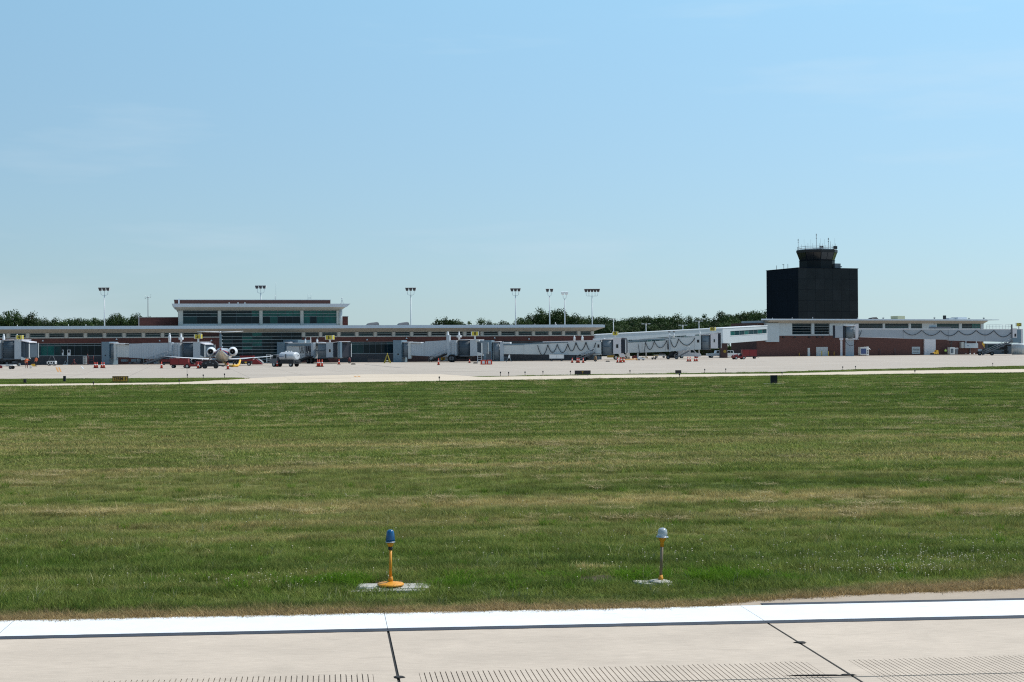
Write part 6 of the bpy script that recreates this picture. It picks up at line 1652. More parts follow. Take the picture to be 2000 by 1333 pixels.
# ================================================================== people
def person(label, loc, rz, top, pants, pose=0, group='ramp workers'):
    t = thing('person', label, 'person', loc, rz, group)
    V = {'pel': (0, 0, .95), 'sp': (0, .02, 1.15), 'ch': (0, .0, 1.36), 'nk': (0, .0, 1.50), 'hd': (0, -.02, 1.62), 'ht': (0, -.02, 1.74),
         'lh': (-.10, 0, .90), 'lk': (-.12, -.04, .50), 'la': (-.12, .03, .09), 'lt': (-.13, -.15, .04), 'rh': (.10, 0, .90), 'rk': (.13, -.05, .50), 'ra': (.14, .04, .09), 'rt': (.15, -.14, .04),
         'ls': (-.19, 0, 1.43), 'le': (-.26, .02, 1.15), 'lw': (-.25, -.12, .92), 'lf': (-.25, -.16, .85), 'rs': (.19, 0, 1.43), 're': (.27, .02, 1.15), 'rw': (.26, -.12, .92), 'rf': (.26, -.16, .85)}
    if pose == 1: V.update({'re': (.30, -.12, 1.22), 'rw': (.38, -.36, 1.28), 'rf': (.40, -.43, 1.29)})
    Rr = {'pel': .15, 'sp': .135, 'ch': .15, 'nk': .055, 'hd': .095, 'ht': .075, 'lh': .095, 'lk': .065, 'la': .045, 'lt': .04, 'rh': .095, 'rk': .065, 'ra': .045, 'rt': .04, 'ls': .07, 'le': .048, 'lw': .033, 'lf': .035, 'rs': .07, 're': .048, 'rw': .033, 'rf': .035}
    E = [('pel', 'sp'), ('sp', 'ch'), ('ch', 'nk'), ('nk', 'hd'), ('hd', 'ht'), ('pel', 'lh'), ('lh', 'lk'), ('lk', 'la'), ('la', 'lt'), ('pel', 'rh'), ('rh', 'rk'), ('rk', 'ra'), ('ra', 'rt'), ('ch', 'ls'), ('ls', 'le'), ('le', 'lw'), ('lw', 'lf'), ('ch', 'rs'), ('rs', 're'), ('re', 'rw'), ('rw', 'rf')]
    ks = list(V); me = bpy.data.meshes.new('body'); me.from_pydata([V[k] for k in ks], [(ks.index(a), ks.index(b)) for a, b in E], [])
    o = bpy.data.objects.new('body', me); COL.objects.link(o)
    o.modifiers.new('skin', 'SKIN'); sv = me.skin_vertices[0].data
    for i, k in enumerate(ks): sv[i].radius = (Rr[k], Rr[k] * (.72 if k in ('pel', 'sp', 'ch') else 1)); sv[i].use_root = (k == 'pel')
    s_ = o.modifiers.new('sub', 'SUBSURF'); s_.levels = 2; s_.render_levels = 2
    m2 = bpy.data.meshes.new_from_object(o.evaluated_get(bpy.context.evaluated_depsgraph_get()))
    o.modifiers.clear(); o.data = m2; bpy.data.meshes.remove(me)
    for k in ('skin', top, pants, 'black'): m2.materials.append(MATS[k])
    for p in m2.polygons:
        z = p.center.z; p.use_smooth = True
        arm = abs(p.center.x) > .205 and z < 1.0
        p.material_index = 3 if z < .10 else (0 if z > 1.50 else (0 if arm and z < .95 and abs(p.center.x) > .21 else (2 if z < .97 else 1)))
    o.parent = t
    for s_, w_, f_ in ((-1, 'lw', 'lf'), (1, 'rw', 'rf')):
        wv, fv = Vector(V[w_]), Vector(V[f_]); d = (fv - wv).normalized(); sd = d.cross(Vector((0, 1, .3))).normalized()
        h = MB()
        for k in range(4): q = fv + sd * (.028 * (k - 1.5)); h.tube([q, q + d * (.06 + .012 * (1 - abs(k - 1.3))), q + d * .075 + Vector((0, -.02, -.01))], .008, 6)
        h.tube([wv + d * .03 + sd * s_ * .03, fv + sd * s_ * .055, fv + d * .03 + sd * s_ * .06], .009, 6); h.build('fingers', 'skin', o, True)
    # vest over the chest
    rg = lambda z, rx, ry: [(math.cos(2 * PI * i / 16) * rx, math.sin(2 * PI * i / 16) * ry, z) for i in range(16)]
    v = MB().loft([rg(.92, .19, .145), rg(1.1, .175, .14), rg(1.3, .195, .145), rg(1.44, .165, .115)]).build('vest', top, t, True)
    MB().loft([rg(1.12, .181, .147), rg(1.16, .184, .148)], True, False).build('reflective_band', 'cone_white', v, True)
    MB().loft([[(math.cos(2 * PI * i / 14) * r, -.02 + math.sin(2 * PI * i / 14) * r, z) for i in range(14)] for r, z in ((.108, 1.665), (.105, 1.72), (.07, 1.765), (.01, 1.78))]).build('hair', 'cloth_dark', t, True)
    MB().ball((0, -.125, 1.625), .014, .02, .02, 8, 5).build('nose', 'skin', t, True)
    for s_ in (-1, 1):
        MB().ball((s_ * .037, -.108, 1.65), .011, .008, .008, 8, 5).build('eye', 'black', t, True); MB().ball((s_ * .098, -.02, 1.63), .012, .02, .03, 8, 5).build('ear', 'skin', t, True)
    MB().box(-.025, .025, -.117, -.108, 1.575, 1.582).build('mouth', 'dark_red', t, True)
    return t
person('worker in orange vest and shorts walking beside the left jet bridge', gnd(52, 720), .5, 'orange', 'dark_red', 1)
person('worker in orange vest and dark trousers standing farther right near the base wall', gnd(70.5, 716.5), -.4, 'orange', 'cloth_dark', 0)
person('worker in lime vest standing against the right concourse wall', R.w(ru(1831), -3.2, 0), 2.6, 'lime', 'cloth_dark', 0)
w = thing('equipment_bag', 'yellow equipment bag on the ground between the two orange vests', 'bag', gnd(65, 716.2), .3)
MB().loft([[(-.45, -.2, 0), (.45, -.2, 0), (.45, .2, 0), (-.45, .2, 0)], [(-.38, -.16, .38), (.3, -.16, .45), (.3, .16, .45), (-.38, .16, .38)]], False).build('bag_body', 'yellow', w, True); MB().tube([(-.2, 0, .4), (-.1, 0, .58), (.1, 0, .58), (.2, 0, .43)], .03, 6).build('handle', 'wood', w, True)
w = thing('bucket', 'small white bucket on the ground right of the walking worker', 'bucket', gnd(60.3, 720), 0)
MB().lathe([(.17, 0), (.21, .42), (.22, .44), (.19, .43)], n=14).build('pail', 'white_paint', w, True); MB().tube([(-.21, 0, .42), (-.12, 0, .58), (.12, 0, .58), (.21, 0, .42)], .012, 5).build('handle', 'gear_grey', w, True)
w = thing('bucket', 'pale round tub under the left jet bridge, left of the walking worker', 'tub', gnd(37, 715.5), 0)
MB().lathe([(.2, 0), (.3, .2), (.26, .45), (.05, .55)], n=14).build('pail', 'cone_white', w, True)

# ================================================================== signs and lights on the field
def guide_sign(label, px0, px1, y0, yb, face, text=None, col='black', arrow=False, pad=True, turn=0.0, name='guidance_sign', legs=.12, t=.2):
    pc = (px0 + px1) / 2; b = gnd(pc, yb); Y = b.y
    w = (px1 - px0) * Y / FPX; zt2 = at(pc, y0, Y).z
    r = thing(name, label, 'airfield sign', b, turn)
    c = B(-w / 2, w / 2, -t / 2, t / 2, legs, zt2).build('cabinet', 'black', r, True)
    if face: B(-w / 2 + .03, w / 2 - .03, -t / 2 - .012, -t / 2 - .001, legs + .03, zt2 - .04).build('face', face, c, True)
    if text:
        h = (zt2 - legs)
        m_ = text_mb(text, h * .86, .012); xs = [v[0] for v in m_.v]; k = (w * (.62 if arrow else .8)) / (max(xs) - min(xs))
        k = min(k, 1.25)
        m_.v = [(v[0] * k - (w * .12 if arrow else 0), v[1] - t / 2 - .02, v[2] + (legs + zt2) / 2) for v in m_.v]
        m_.build('lettering', col, c, True)
        if arrow:
            x, zc2 = w * .36, (legs + zt2) / 2
            MB().prism([(x - .025, zc2 - h * .3), (x + .025, zc2 - h * .3), (x + .025, zc2 + h * .08), (x + .09, zc2 + h * .08), (x, zc2 + h * .32), (x - .09, zc2 + h * .08), (x - .025, zc2 + h * .08)], 'xz', -t / 2 - .026, -t / 2 - .014).build('arrow', col, c, True)
    for x in ((-w * .3, w * .3) if w > .4 else (0,)): MB().cyl((x, 0, .02), (x, 0, legs - .001), .035, n=8).build('leg', 'steel', r, True)
    if pad: B(-w * .5 - .5, w * .5 + .5, -.5, .5, .0, .05).build('pad', 'concrete_pad', r, True)
    return r
guide_sign('amber taxiway sign reading TERM with an arrow on the left grass island', 220, 250.3, 735, 748.6, 'sign_amber', 'TERM', 'black', True, False)
guide_sign('black taxiway sign with faint yellow letter in front of the gate 9 bridge', 1122.5, 1153.5, 724, 734.2, None, 'T', 'sign_amber', False, False)
guide_sign('small black sign box on the right island strip below gate 10', 1319, 1330.5, 723.5, 732, None, None, pad=False)
guide_sign('dark sign back on a concrete pad in the grass, nearest of the airfield signs', 1505, 1518, 733.2, 751.3, 'tower_panel', None, pad=True)
guide_sign('dark edge-on sign box on the left island, lower and nearer the edge of the picture', 46.5, 51, 741, 750.5, None, None, pad=False, t=.22)
guide_sign('tall dark edge-on sign box on the left island, left of the amber sign', 124, 128.3, 734.7, 747.5, None, None, pad=False, t=.22)
# small far edge lights
proto = thing('edge_light', 'x', 'edge light', (0, 0, 0), 0, 'small edge lights along the far taxiway')
MB().cyl((0, 0, 0), (0, 0, .42), .03, n=6).build('stake', 'gear_dark', proto, True)
MB().lathe([(.06, .42), (.085, .46), (.08, .60), (.03, .66)], n=10).build('lens', 'gear_dark', proto, True)
MB().cyl((0, 0, 0), (0, 0, .03), .16, n=12).build('base_plate', 'lamp_yellow', proto, True)
FL = sorted([(182.5, 757.5), (350, 752.3), (366, 740.2), (397, 741.3), (438.5, 739), (858, 746.5), (977.5, 735.6), (993.5, 736), (1025.5, 735), (1060.5, 733.8), (1114, 733.3), (1230.5, 732), (1327, 740), (1376.5, 729.5), (1417.5, 728.5), (1527.5, 736.5), (1646, 724), (1671, 723), (1787, 732.5), (1939, 716.5)])
for i, (px, py) in enumerate(FL):
    c = proto if i == 0 else copy_tree(proto)
    c.location = gnd(px, py); c.scale = (.75, .75, .72)
    c['label'] = 'tiny dark edge light along the far taxiway, %s from the left' % ordinal(i)
# near lamp, blue lens
L1p = gnd(763, 1151)
lb = thing('runway_light', 'blue domed taxiway light on a yellow post at the near grass edge', 'airfield light', L1p + Vector((0, 0, .0)))
k_ = L1p.y / FPX
Z = lambda d: d * k_
MB().lathe([(.001, .05), (.158, .05), (.162, .062), (.15, .072), (.06, .082), (.034, .095)], n=32).build('base_plate', 'lamp_yellow', lb, True)
MB().lathe([(.030, .095), (.030, .125), (.025, .135), (.025, .15)], n=20).build('socket', 'lamp_yellow', lb, True)
MB().lathe([(.0185, .15), (.0185, .47)], n=20).build('post', 'lamp_yellow', lb, True)
MB().lathe([(.021, .470), (.027, .478), (.028, .50), (.022, .508)], n=20).build('coupling', 'rubber', lb, True)
MB().lathe([(.022, .509), (.030, .52), (.038, .535), (.043, .56)], n=24).build('lamp_cup', 'lamp_yellow', lb, True)
MB().lathe([(.058, .561), (.060, .566), (.057, .572)], n=28).build('lens_ring', 'steel', lb, True)
ln = MB().lathe([(.056, .573), (.055, .60), (.051, .64), (.047, .675), (.040, .697), (.026, .711), (.004, .716)], n=32).build('lens', 'blue_lens', lb, True)
B(-.40, .48, -.16, .22, -.02, .034).build('concrete_pad', 'concrete_pad', lb, True)
B(-.47, -.02, -.30, -.165, -.02, .022).build('concrete_pad', 'concrete_pad', lb, True)
B(-.015, .42, -.27, -.165, -.02, .026).build('concrete_pad', 'concrete_pad', lb, True)
# near lamp, clear lens, leaning slightly
L2p = gnd(1290, 1142)
lw = thing('runway_light', 'clear domed runway light on a dull metal post leaning right at the near grass edge', 'airfield light', L2p)
lw.rotation_euler = (0, math.radians(2.6), 0)
MB().lathe([(.001, .03), (.145, .03), (.148, .04), (.10, .052), (.032, .06)], n=32).build('base_plate', 'concrete_pad', lw, True)
MB().lathe([(.030, .06), (.030, .085), (.024, .09), (.024, .115)], n=20).build('socket', 'lamp_yellow', lw, True)
MB().lathe([(.018, .115), (.018, .49)], n=20).build('post', 'lamp_pipe', lw, True)
MB().lathe([(.021, .46), (.022, .51), (.034, .535), (.048, .565), (.050, .572)], n=24).build('lamp_cup', 'lamp_yellow', lw, True)
MB().lathe([(.074, .573), (.077, .580), (.070, .588), (.060, .592)], n=28).build('lens_rim', 'clear_lens', lw, True)
MB().lathe([(.060, .593), (.060, .62), (.058, .645), (.050, .668), (.034, .684), (.004, .692)], n=32).build('lens', 'clear_lens', lw, True)
B(-.33, .14, -.15, .12, -.02, .024).build('concrete_pad', 'concrete_pad', lw, True)

# ================================================================== trees
LM = bpy.data.materials.new('leaves'); MATS['leaves'] = LM
n, l = nt(LM)
g = n.new("ShaderNodeNewGeometry"); nz = n.new("ShaderNodeTexNoise"); nz.inputs['Scale'].default_value = .35; nz.inputs['Detail'].default_value = 4
oi = n.new("ShaderNodeObjectInfo")
l.new(g.outputs['Position'], nz.inputs['Vector'])
cr = n.new("ShaderNodeValToRGB"); e = cr.color_ramp.elements
e[0].position = .30; e[0].color = (.019, .042, .012, 1); e[1].position = .72; e[1].color = (.068, .110, .028, 1)
l.new(nz.outputs[0], cr.inputs[0])
mr = n.new("ShaderNodeMapRange"); mr.inputs[3].default_value = .7; mr.inputs[4].default_value = 1.25; l.new(oi.outputs['Random'], mr.inputs[0])
sc = n.new("ShaderNodeVectorMath"); sc.operation = 'SCALE'; l.new(cr.outputs[0], sc.inputs[0]); l.new(mr.outputs[0], sc.inputs['Scale'])
bs = n["Principled BSDF"]; bs.inputs['Roughness'].default_value = .6; bs.inputs['Specular IOR Level'].default_value = .2
l.new(sc.outputs[0], bs.inputs['Base Color'])
tr = n.new("ShaderNodeBsdfTranslucent"); l.new(sc.outputs[0], tr.inputs[0]); mx = n.new("ShaderNodeMixShader"); mx.inputs[0].default_value = .25
l.new(bs.outputs[0], mx.inputs[1]); l.new(tr.outputs[0], mx.inputs[2]); l.new(mx.outputs[0], n["Material Output"].inputs[0])

def crown_mesh(seed, H=10.0, rx=3.6, base=2.2, lobes=16, leaves=190, leaf=.46, sparse=False):
    rn = random.Random(seed); mb = MB(); cs = []
    zc3, rz3 = (H + base) / 2 + .3, (H - base) / 2 - .9
    for k in range(lobes):
        ga = k * 2.39996 + rn.uniform(-.3, .3); cz = 1 - 1.7 * (k + .5) / lobes; sr = math.sqrt(max(0, 1 - cz * cz))
        q = rn.uniform(.72, 1.0)
        cs.append((Vector((math.cos(ga) * sr * (rx - .9) * q, math.sin(ga) * sr * (rx - .9) * q, zc3 + cz * rz3 * q)), rn.uniform(1.0, 1.6) * (.6 if sparse else 1)))
    for k in range(3 if not sparse else 0): cs.append((Vector((rn.uniform(-1, 1), rn.uniform(-1, 1), zc3 + rn.uniform(-1.5, 1))), 1.9))
    vs, fs = [], []
    for c, R_ in cs:
        for j in range(leaves):
            d = Vector((rn.gauss(0, 1), rn.gauss(0, 1), rn.gauss(0, 1))).normalized()
            p = c + Vector((d.x * R_ * 1.15, d.y * R_ * 1.15, d.z * R_ * .85)) * rn.uniform(.45, 1.08)
            u = Vector((rn.gauss(0, 1), rn.gauss(0, 1), rn.gauss(0, 1))).normalized(); w_ = u.cross(d + Vector((0, 0, .3))).normalized()
            s_ = leaf * rn.uniform(.5, 1.15); o = len(vs)
            vs += [p - u * s_ * .5, p + w_ * s_ * .32, p + u * s_ * .5, p - w_ * s_ * .32]; fs.append((o, o + 1, o + 2, o + 3))
    me = bpy.data.meshes.new('crown'); me.from_pydata([tuple(v) for v in vs], [], fs); me.materials.append(LM)
    return me, cs
def trunk_mesh(seed, cs, H=10.0):
    rn = random.Random(seed); mb = MB()
    path = [Vector((0, 0, -.1)), Vector((.05, 0, 1.5)), Vector((rn.uniform(-.2, .2), .1, 3.5)), Vector((rn.uniform(-.3, .3), 0, H * .7))]
    rings = []
    for p, r in zip(path, (.34, .26, .2, .06)): rings.append([(p.x + math.cos(2 * PI * i / 8) * r, p.y + math.sin(2 * PI * i / 8) * r, p.z) for i in range(8)])
    mb.loft(rings)
    for c, R_ in cs[::2]:
        s_ = Vector((0, 0, max(1.4, c.z - 2.6))); mid = s_.lerp(c, .55) + Vector((0, 0, -.3)); mb.tube([s_, mid, c], .07, 5)
    me = mb.mesh('trunk'); me.materials.append(MATS['bark']); return me
PROT = []
for i in range(6):
    cm, cs = crown_mesh(100 + i, lobes=16 + i % 3 * 4, rx=3.5 + .3 * (i % 3)); PROT.append((cm, trunk_mesh(200 + i, cs)))
cm, cs = crown_mesh(300, lobes=13, leaves=46, leaf=.45, sparse=True, rx=2.7); SPARSE = (cm, trunk_mesh(301, cs))
cm, cs = crown_mesh(310, lobes=12, rx=2.0, leaf=.36); NARROW = (cm, trunk_mesh(311, cs))
def tree(px, ytop, Y, width, proto_, label, group, seed):
    rn = random.Random(seed); H = at(px, ytop, Y).z
    t = thing('tree', label, 'tree', pt(px, Y, 0), rn.uniform(0, 6.28), group)
    sw = width * 1.2 * Y / FPX / 7.2
    t.scale = (sw, sw, H / 9.75)
    for nm, me in (('crown', proto_[0]), ('trunk', proto_[1])):
        o = bpy.data.objects.new(nm, me); COL.objects.link(o); o.parent = t
def tree_row(lst, Y0, label, group, w0=34):
    for i, (px, y) in enumerate(lst):
        rn = random.Random(int(px * 7 + y)); tree(px, y, Y0 + rn.uniform(-14, 14), w0 * rn.uniform(.85, 1.25), PROT[rn.randrange(6)], label + ', %s from the left' % ordinal(i), group, int(px))
# left wood
tree(25, 606.5, 455, 44, PROT[0], 'tallest dome-shaped tree above the roof at the far left', None, 1)
tree(58, 613.5, 452, 40, PROT[4], 'flat-topped loose tree right of the tallest dome at the far left', None, 2)
tree(228, 613, 455, 36, PROT[2], 'tall tree just right of the leftmost light mast', None, 3)
tree(268, 612.5, 458, 34, PROT[1], 'tall tree half behind the left brick roof block', None, 4)
tree_row([(-60, 618), (-28, 616), (-4, 617), (8, 622), (42, 619), (76, 622), (92, 624), (104, 623.5), (120, 624), (136, 621.5), (152, 622), (168, 624), (186, 622), (200, 625), (212, 623), (246, 621), (256, 624), (284, 620), (300, 621), (318, 626)], 470, 'dark tree in the row behind the left wing', 'trees behind the left wing')
# middle clumps
tree(870, 620, 515, 62, PROT[3], 'broad low rounded tree above the roof right of the lone mast', None, 5)
tree(893, 624, 512, 36, PROT[1], 'smaller rounded tree joined to the broad low one on its right', None, 51)
tree(915, 623.5, 508, 30, SPARSE, 'thin see-through tree above the middle of the terminal roof', None, 6)
tree(941, 620, 515, 34, NARROW, 'spiky-topped dark tree right of the thin see-through tree', None, 7)
tree(956, 624, 515, 22, NARROW, 'small spiky tree right of the spiky-topped dark tree', None, 71)
tree(984, 626, 520, 26, PROT[5], 'small round bush-like tree left of the right-hand masts', None, 8)
tree(968, 631, 520, 34, PROT[5], 'lowest tree peeping over the roof left of the round one', None, 81)
tree(1020, 621, 515, 34, PROT[2], 'lower tree at the left end of the tall clump', None, 9)
tree(1040, 614, 520, 38, PROT[0], 'mid-height tree left of the two-headed masts', None, 10)
tree(1060, 605.5, 520, 38, PROT[4], 'tall rounded tree just left of the dark-lensed two-headed mast', None, 11)
tree(1090, 602.5, 520, 46, PROT[1], 'tallest tree of the clump, between the two-headed masts', None, 12)
tree(1126, 612, 515, 40, PROT[3], 'dense tree between the white-backed mast and the five-headed mast', None, 13)
tree(1156, 612.5, 520, 30, SPARSE, 'thin tree directly behind the five-headed mast', None, 14)
tree_row([(1010, 630), (1030, 628), (1050, 622), (1075, 618), (1104, 616), (1112, 622), (1140, 619), (1150, 622)], 535, 'dark tree filling in behind the tall clump', 'trees filling the tall clump')
# right wood behind the walkway
tree(1347, 614.5, 512, 26, NARROW, 'narrow rounded dark tree left of the sparse tree over the walkway', None, 15)
tree(1377, 609, 506, 36, SPARSE, 'sparse see-through tree standing above the walkway roof', None, 16)
tree_row([(1172, 618), (1188, 621), (1204, 623), (1220, 622), (1236, 619), (1250, 620), (1262, 618), (1276, 621), (1289, 615.5), (1304, 619), (1318, 616), (1332, 623), (1358, 623), (1366, 621), (1392, 622), (1410, 609), (1424, 613), (1440, 614), (1454, 610), (1468, 607), (1482, 607), (1496, 608), (1510, 612)], 520, 'leafy tree in the wood behind the walkway', 'trees behind the walkway', 36)
tree_row([(1180, 632), (1200, 634), (1216, 632), (1234, 632), (1254, 630), (1274, 632), (1294, 630), (1314, 630), (1336, 632), (1356, 632), (1378, 630), (1400, 628), (1420, 628), (1444, 626), (1466, 624), (1488, 624)], 488, 'lower tree fronting the wood behind the walkway', 'trees at the front of the wood', 34)
# dark hedge and fence seen under the walkway
hd = thing('hedge', 'dark clipped hedge seen under the white walkway behind the vehicles', 'hedge', pt(1310, 430, 0))
rn = random.Random(77); vs, fs = [], []
for j in range(9000):
    p = Vector((rn.uniform(-27, 27), rn.uniform(-.8, .8), rn.uniform(.05, 2.6) + .2 * math.sin(j))); u = Vector((rn.gauss(0, 1), rn.gauss(0, 1), rn.gauss(0, 1))).normalized(); w_ = u.cross(Vector((rn.gauss(0, 1), rn.gauss(0, 1), 1))).normalized(); s_ = rn.uniform(.15, .4); o = len(vs)
    vs += [tuple(p - u * s_), tuple(p + w_ * s_ * .6), tuple(p + u * s_), tuple(p - w_ * s_ * .6)]; fs.append((o, o + 1, o + 2, o + 3))
me = bpy.data.meshes.new('foliage'); me.from_pydata(vs, [], fs); me.materials.append(LM); o = bpy.data.objects.new('foliage', me); COL.objects.link(o); o.parent = hd
MB().box(-27, 27, -.3, .3, 0, 1.9).build('inner_stems', 'bark', hd, True)

# ================================================================== grass
def clump(name, seed, n_, rad, hmin, hmax, wid, material, lean=.5, flat=False):
    rn = random.Random(seed); vs, fs, sh = [], [], []
    for k in range(n_):
        a = rn.uniform(0, 2 * PI); r = rad * math.sqrt(rn.random()); p = Vector((math.cos(a) * r, math.sin(a) * r, -.01 if not flat else rn.uniform(0, hmax)))
        b = rn.uniform(0, 2 * PI); side = Vector((math.cos(b), math.sin(b), 0)) * wid * rn.uniform(.6, 1.2) * .5
        h = rn.uniform(hmin, hmax); ld = Vector((rn.gauss(0, 1), rn.gauss(0, 1), 0)) * lean * h
        if flat:
            dvec = Vector((rn.gauss(0, 1.6), rn.gauss(0, .7), rn.gauss(0, .18))).normalized() * rn.uniform(.06, .2)
            side = dvec.cross(Vector((0, 0, 1))).normalized() * wid * .5
            q = [p - side, p + side, p + dvec]
            o = len(vs); vs += [tuple(x) for x in q]; fs.append((o, o + 1, o + 2)); sh += [rn.uniform(.75, 1.25)] * 1
            continue
        mid = p + Vector((0, 0, h * .6)) + ld * .35; tip = p + Vector((0, 0, h)) + ld
        o = len(vs); vs += [tuple(p - side), tuple(p + side), tuple(mid + side * .7), tuple(mid - side * .7), tuple(tip)]
        fs += [(o, o + 1, o + 2, o + 3), (o + 3, o + 2, o + 4)]; sv = rn.uniform(.65, 1.35); sh += [sv, sv]
    me = bpy.data.meshes.new(name); me.from_pydata(vs, [], fs)
    at_ = me.attributes.new('shade', 'FLOAT', 'FACE'); at_.data.foreach_set('value', sh)
    me.materials.append(MATS[material]); ob = bpy.data.objects.new(name, me)
    return ob
def scatter(name, pts, protos, label=None, cat=None):
    """one stuff object: instances of small clumps on points (x,y,z,rot,scale,variant)"""
    me = bpy.data.meshes.new(name); me.from_pydata([p[:3] for p in pts], [], [])
    for nm, tp, ix in (('rz', 'FLOAT', 3), ('sc', 'FLOAT', 4), ('hz', 'FLOAT', 5)):
        a = me.attributes.new(nm, tp, 'POINT'); a.data.foreach_set('value', [float(p[ix]) for p in pts])
    a = me.attributes.new('vi', 'INT', 'POINT'); a.data.foreach_set('value', [int(p[6]) for p in pts])
    ob = bpy.data.objects.new(name, me); COL.objects.link(ob)
    cl_ = bpy.data.collections.new(name + '_kinds')
    for i, p in enumerate(protos): cl_.objects.link(p)
    ng = bpy.data.node_groups.new(name, 'GeometryNodeTree')
    ng.interface.new_socket('Geometry', in_out='INPUT', socket_type='NodeSocketGeometry'); ng.interface.new_socket('Geometry', in_out='OUTPUT', socket_type='NodeSocketGeometry')
    N, L = ng.nodes, ng.links
    gi, go = N.new('NodeGroupInput'), N.new('NodeGroupOutput')
    ci = N.new('GeometryNodeCollectionInfo'); ci.inputs[0].default_value = cl_; ci.inputs['Separate Children'].default_value = True
    ip = N.new('GeometryNodeInstanceOnPoints'); ip.inputs['Pick Instance'].default_value = True
    def na(nm, tp):
        x = N.new('GeometryNodeInputNamedAttribute'); x.data_type = tp; x.inputs[0].default_value = nm; return x.outputs[0]
    cx = N.new('ShaderNodeCombineXYZ'); L.new(na('rz', 'FLOAT'), cx.inputs[2])
    er = N.new('FunctionNodeEulerToRotation'); L.new(cx.outputs[0], er.inputs[0])
    cs_ = N.new('ShaderNodeCombineXYZ'); s_ = na('sc', 'FLOAT'); L.new(s_, cs_.inputs[0]); L.new(s_, cs_.inputs[1]); L.new(na('hz', 'FLOAT'), cs_.inputs[2])
    L.new(gi.outputs[0], ip.inputs['Points']); L.new(ci.outputs[0], ip.inputs['Instance']); L.new(na('vi', 'INT'), ip.inputs['Instance Index'])
    L.new(er.outputs[0], ip.inputs['Rotation']); L.new(cs_.outputs[0], ip.inputs['Scale']); L.new(ip.outputs[0], go.inputs[0])
    md = ob.modifiers.new('scatter', 'NODES'); md.node_group = ng
    tag(ob, label, cat, kind='stuff')
    return ob
from mathutils import noise as mnoise
near = [clump('grass_tuft_%d' % i, 400 + i, 95, .22, .05, .10, .0075, 'grass_blade', .55) for i in range(5)]
farc = [clump('grass_patch_%d' % i, 420 + i, 130, .62, .05, .10, .022, 'grass_blade', .55) for i in range(4)]
mat('straw', (0.46, 0.35, 0.17), .8, var=.25, scale=8)
m = mat('weed', (0.11, 0.205, 0.017), .7, var=.4, scale=5, spec=.08)
n, l = m.node_tree.nodes, m.node_tree.links
tr = n.new('ShaderNodeBsdfTranslucent'); tr.inputs[0].default_value = (.13, .25, .02, 1); mx = n.new('ShaderNodeMixShader'); mx.inputs[0].default_value = .4
l.new(n['Principled BSDF'].outputs[0], mx.inputs[1]); l.new(tr.outputs[0], mx.inputs[2]); l.new(mx.outputs[0], n['Material Output'].inputs[0])
mat('clover', (0.62, 0.55, 0.38), .9, spec=.05, var=.1, scale=9)
rn = random.Random(11)
def shoulder_s(t):
    ts = [tdist(p) for p in SHOULDER]; ss = [sdist(p) for p in SHOULDER]
    if t < ts[0]: return 0.0
    for a, b, c, d in zip(ts, ts[1:], ss, ss[1:]):
        if a <= t <= b: return lerp(c, d, (t - a) / (b - a))
    return ss[-1]
PADS = [(L1p.x - .42, L1p.x + .46, L1p.y - .28, L1p.y + .2), (L2p.x - .3, L2p.x + .14, L2p.y - .13, L2p.y + .12)]
SOIL = [(L1p.x + .25, L1p.y + .42, .62, .20), (L1p.x - .28, L1p.y + .36, .25, .10), (L2p.x - .75, L2p.y + .42, .50, .28), (L2p.x + 1.05, L2p.y - .62, .7, .12)]
for i, (sx_, sy_, ra, rb_) in enumerate(SOIL):
    rq = random.Random(i + 60); ring_ = [(sx_ + math.cos(a) * ra * k, sy_ + math.sin(a) * rb_ * k) for a, k in [(2 * PI * j / 22, rq.uniform(.75, 1.2)) for j in range(22)]]
    sheet('bare_soil', ring_, .004, 'soil')
def ok(x, y, margin=.0):
    for sx_, sy_, ra, rb_ in SOIL:
        if ((x - sx_) / ra) ** 2 + ((y - sy_) / rb_) ** 2 < rn.uniform(.2, 1.1): return False
    p = Vector((x, y, 0)); s_ = sdist(p); t = tdist(p)
    if s_ < shoulder_s(t) + margin: return False
    for a, b, c, d in PADS:
        if a < x < b and c < y < d: return False
    return y < interp(FAR_EDGE, x) - .15
pn, pf = [], []
def wedge(y0, y1, dens, side=2.5):
    n_ = int(dens * (y1 - y0) * (2 * (.36 * (y0 + y1) / 2 + side)))
    for _ in range(n_):
        y = rn.uniform(y0, y1); hw = .36 * y + side; x = rn.uniform(-hw, hw)
        if ok(x, y, .10 + .10 * mnoise.noise(Vector((x * 3, y * 3, 0)))): yield x, y
def rough(x, y):
    return 1 + .55 * mnoise.noise(Vector((x * .35, y * .8, 3.1))) + .55 * mnoise.noise(Vector((x * 1.6, y * 2.4, 7.7)))
for y0, y1, d in ((14.2, 17, 46), (17, 20, 40), (20, 26, 30), (26, 36, 18)):
    for x, y in wedge(y0, y1, d):
        pn.append((x, y, 0, rn.uniform(0, 6.28), rn.uniform(.8, 1.25), rn.uniform(.7, 1.3) * max(.35, rough(x, y)), rn.randrange(5)))
for y0, y1, d in ((34, 50, 5.5), (50, 80, 3.2), (80, 150, 1.6)):
    for x, y in wedge(y0, y1, d, 6):
        pf.append((x, y, 0, rn.uniform(0, 6.28), rn.uniform(.9, 1.5), rn.uniform(.8, 1.3) * max(.45, rough(x * .4, y * .4)), rn.randrange(4)))
def in_poly(x, y, P):
    c = False
    for a, b in zip(P, P[1:] + P[:1]):
        if (a.y > y) != (b.y > y) and x < (b.x - a.x) * (y - a.y) / (b.y - a.y) + a.x: c = not c
    return c
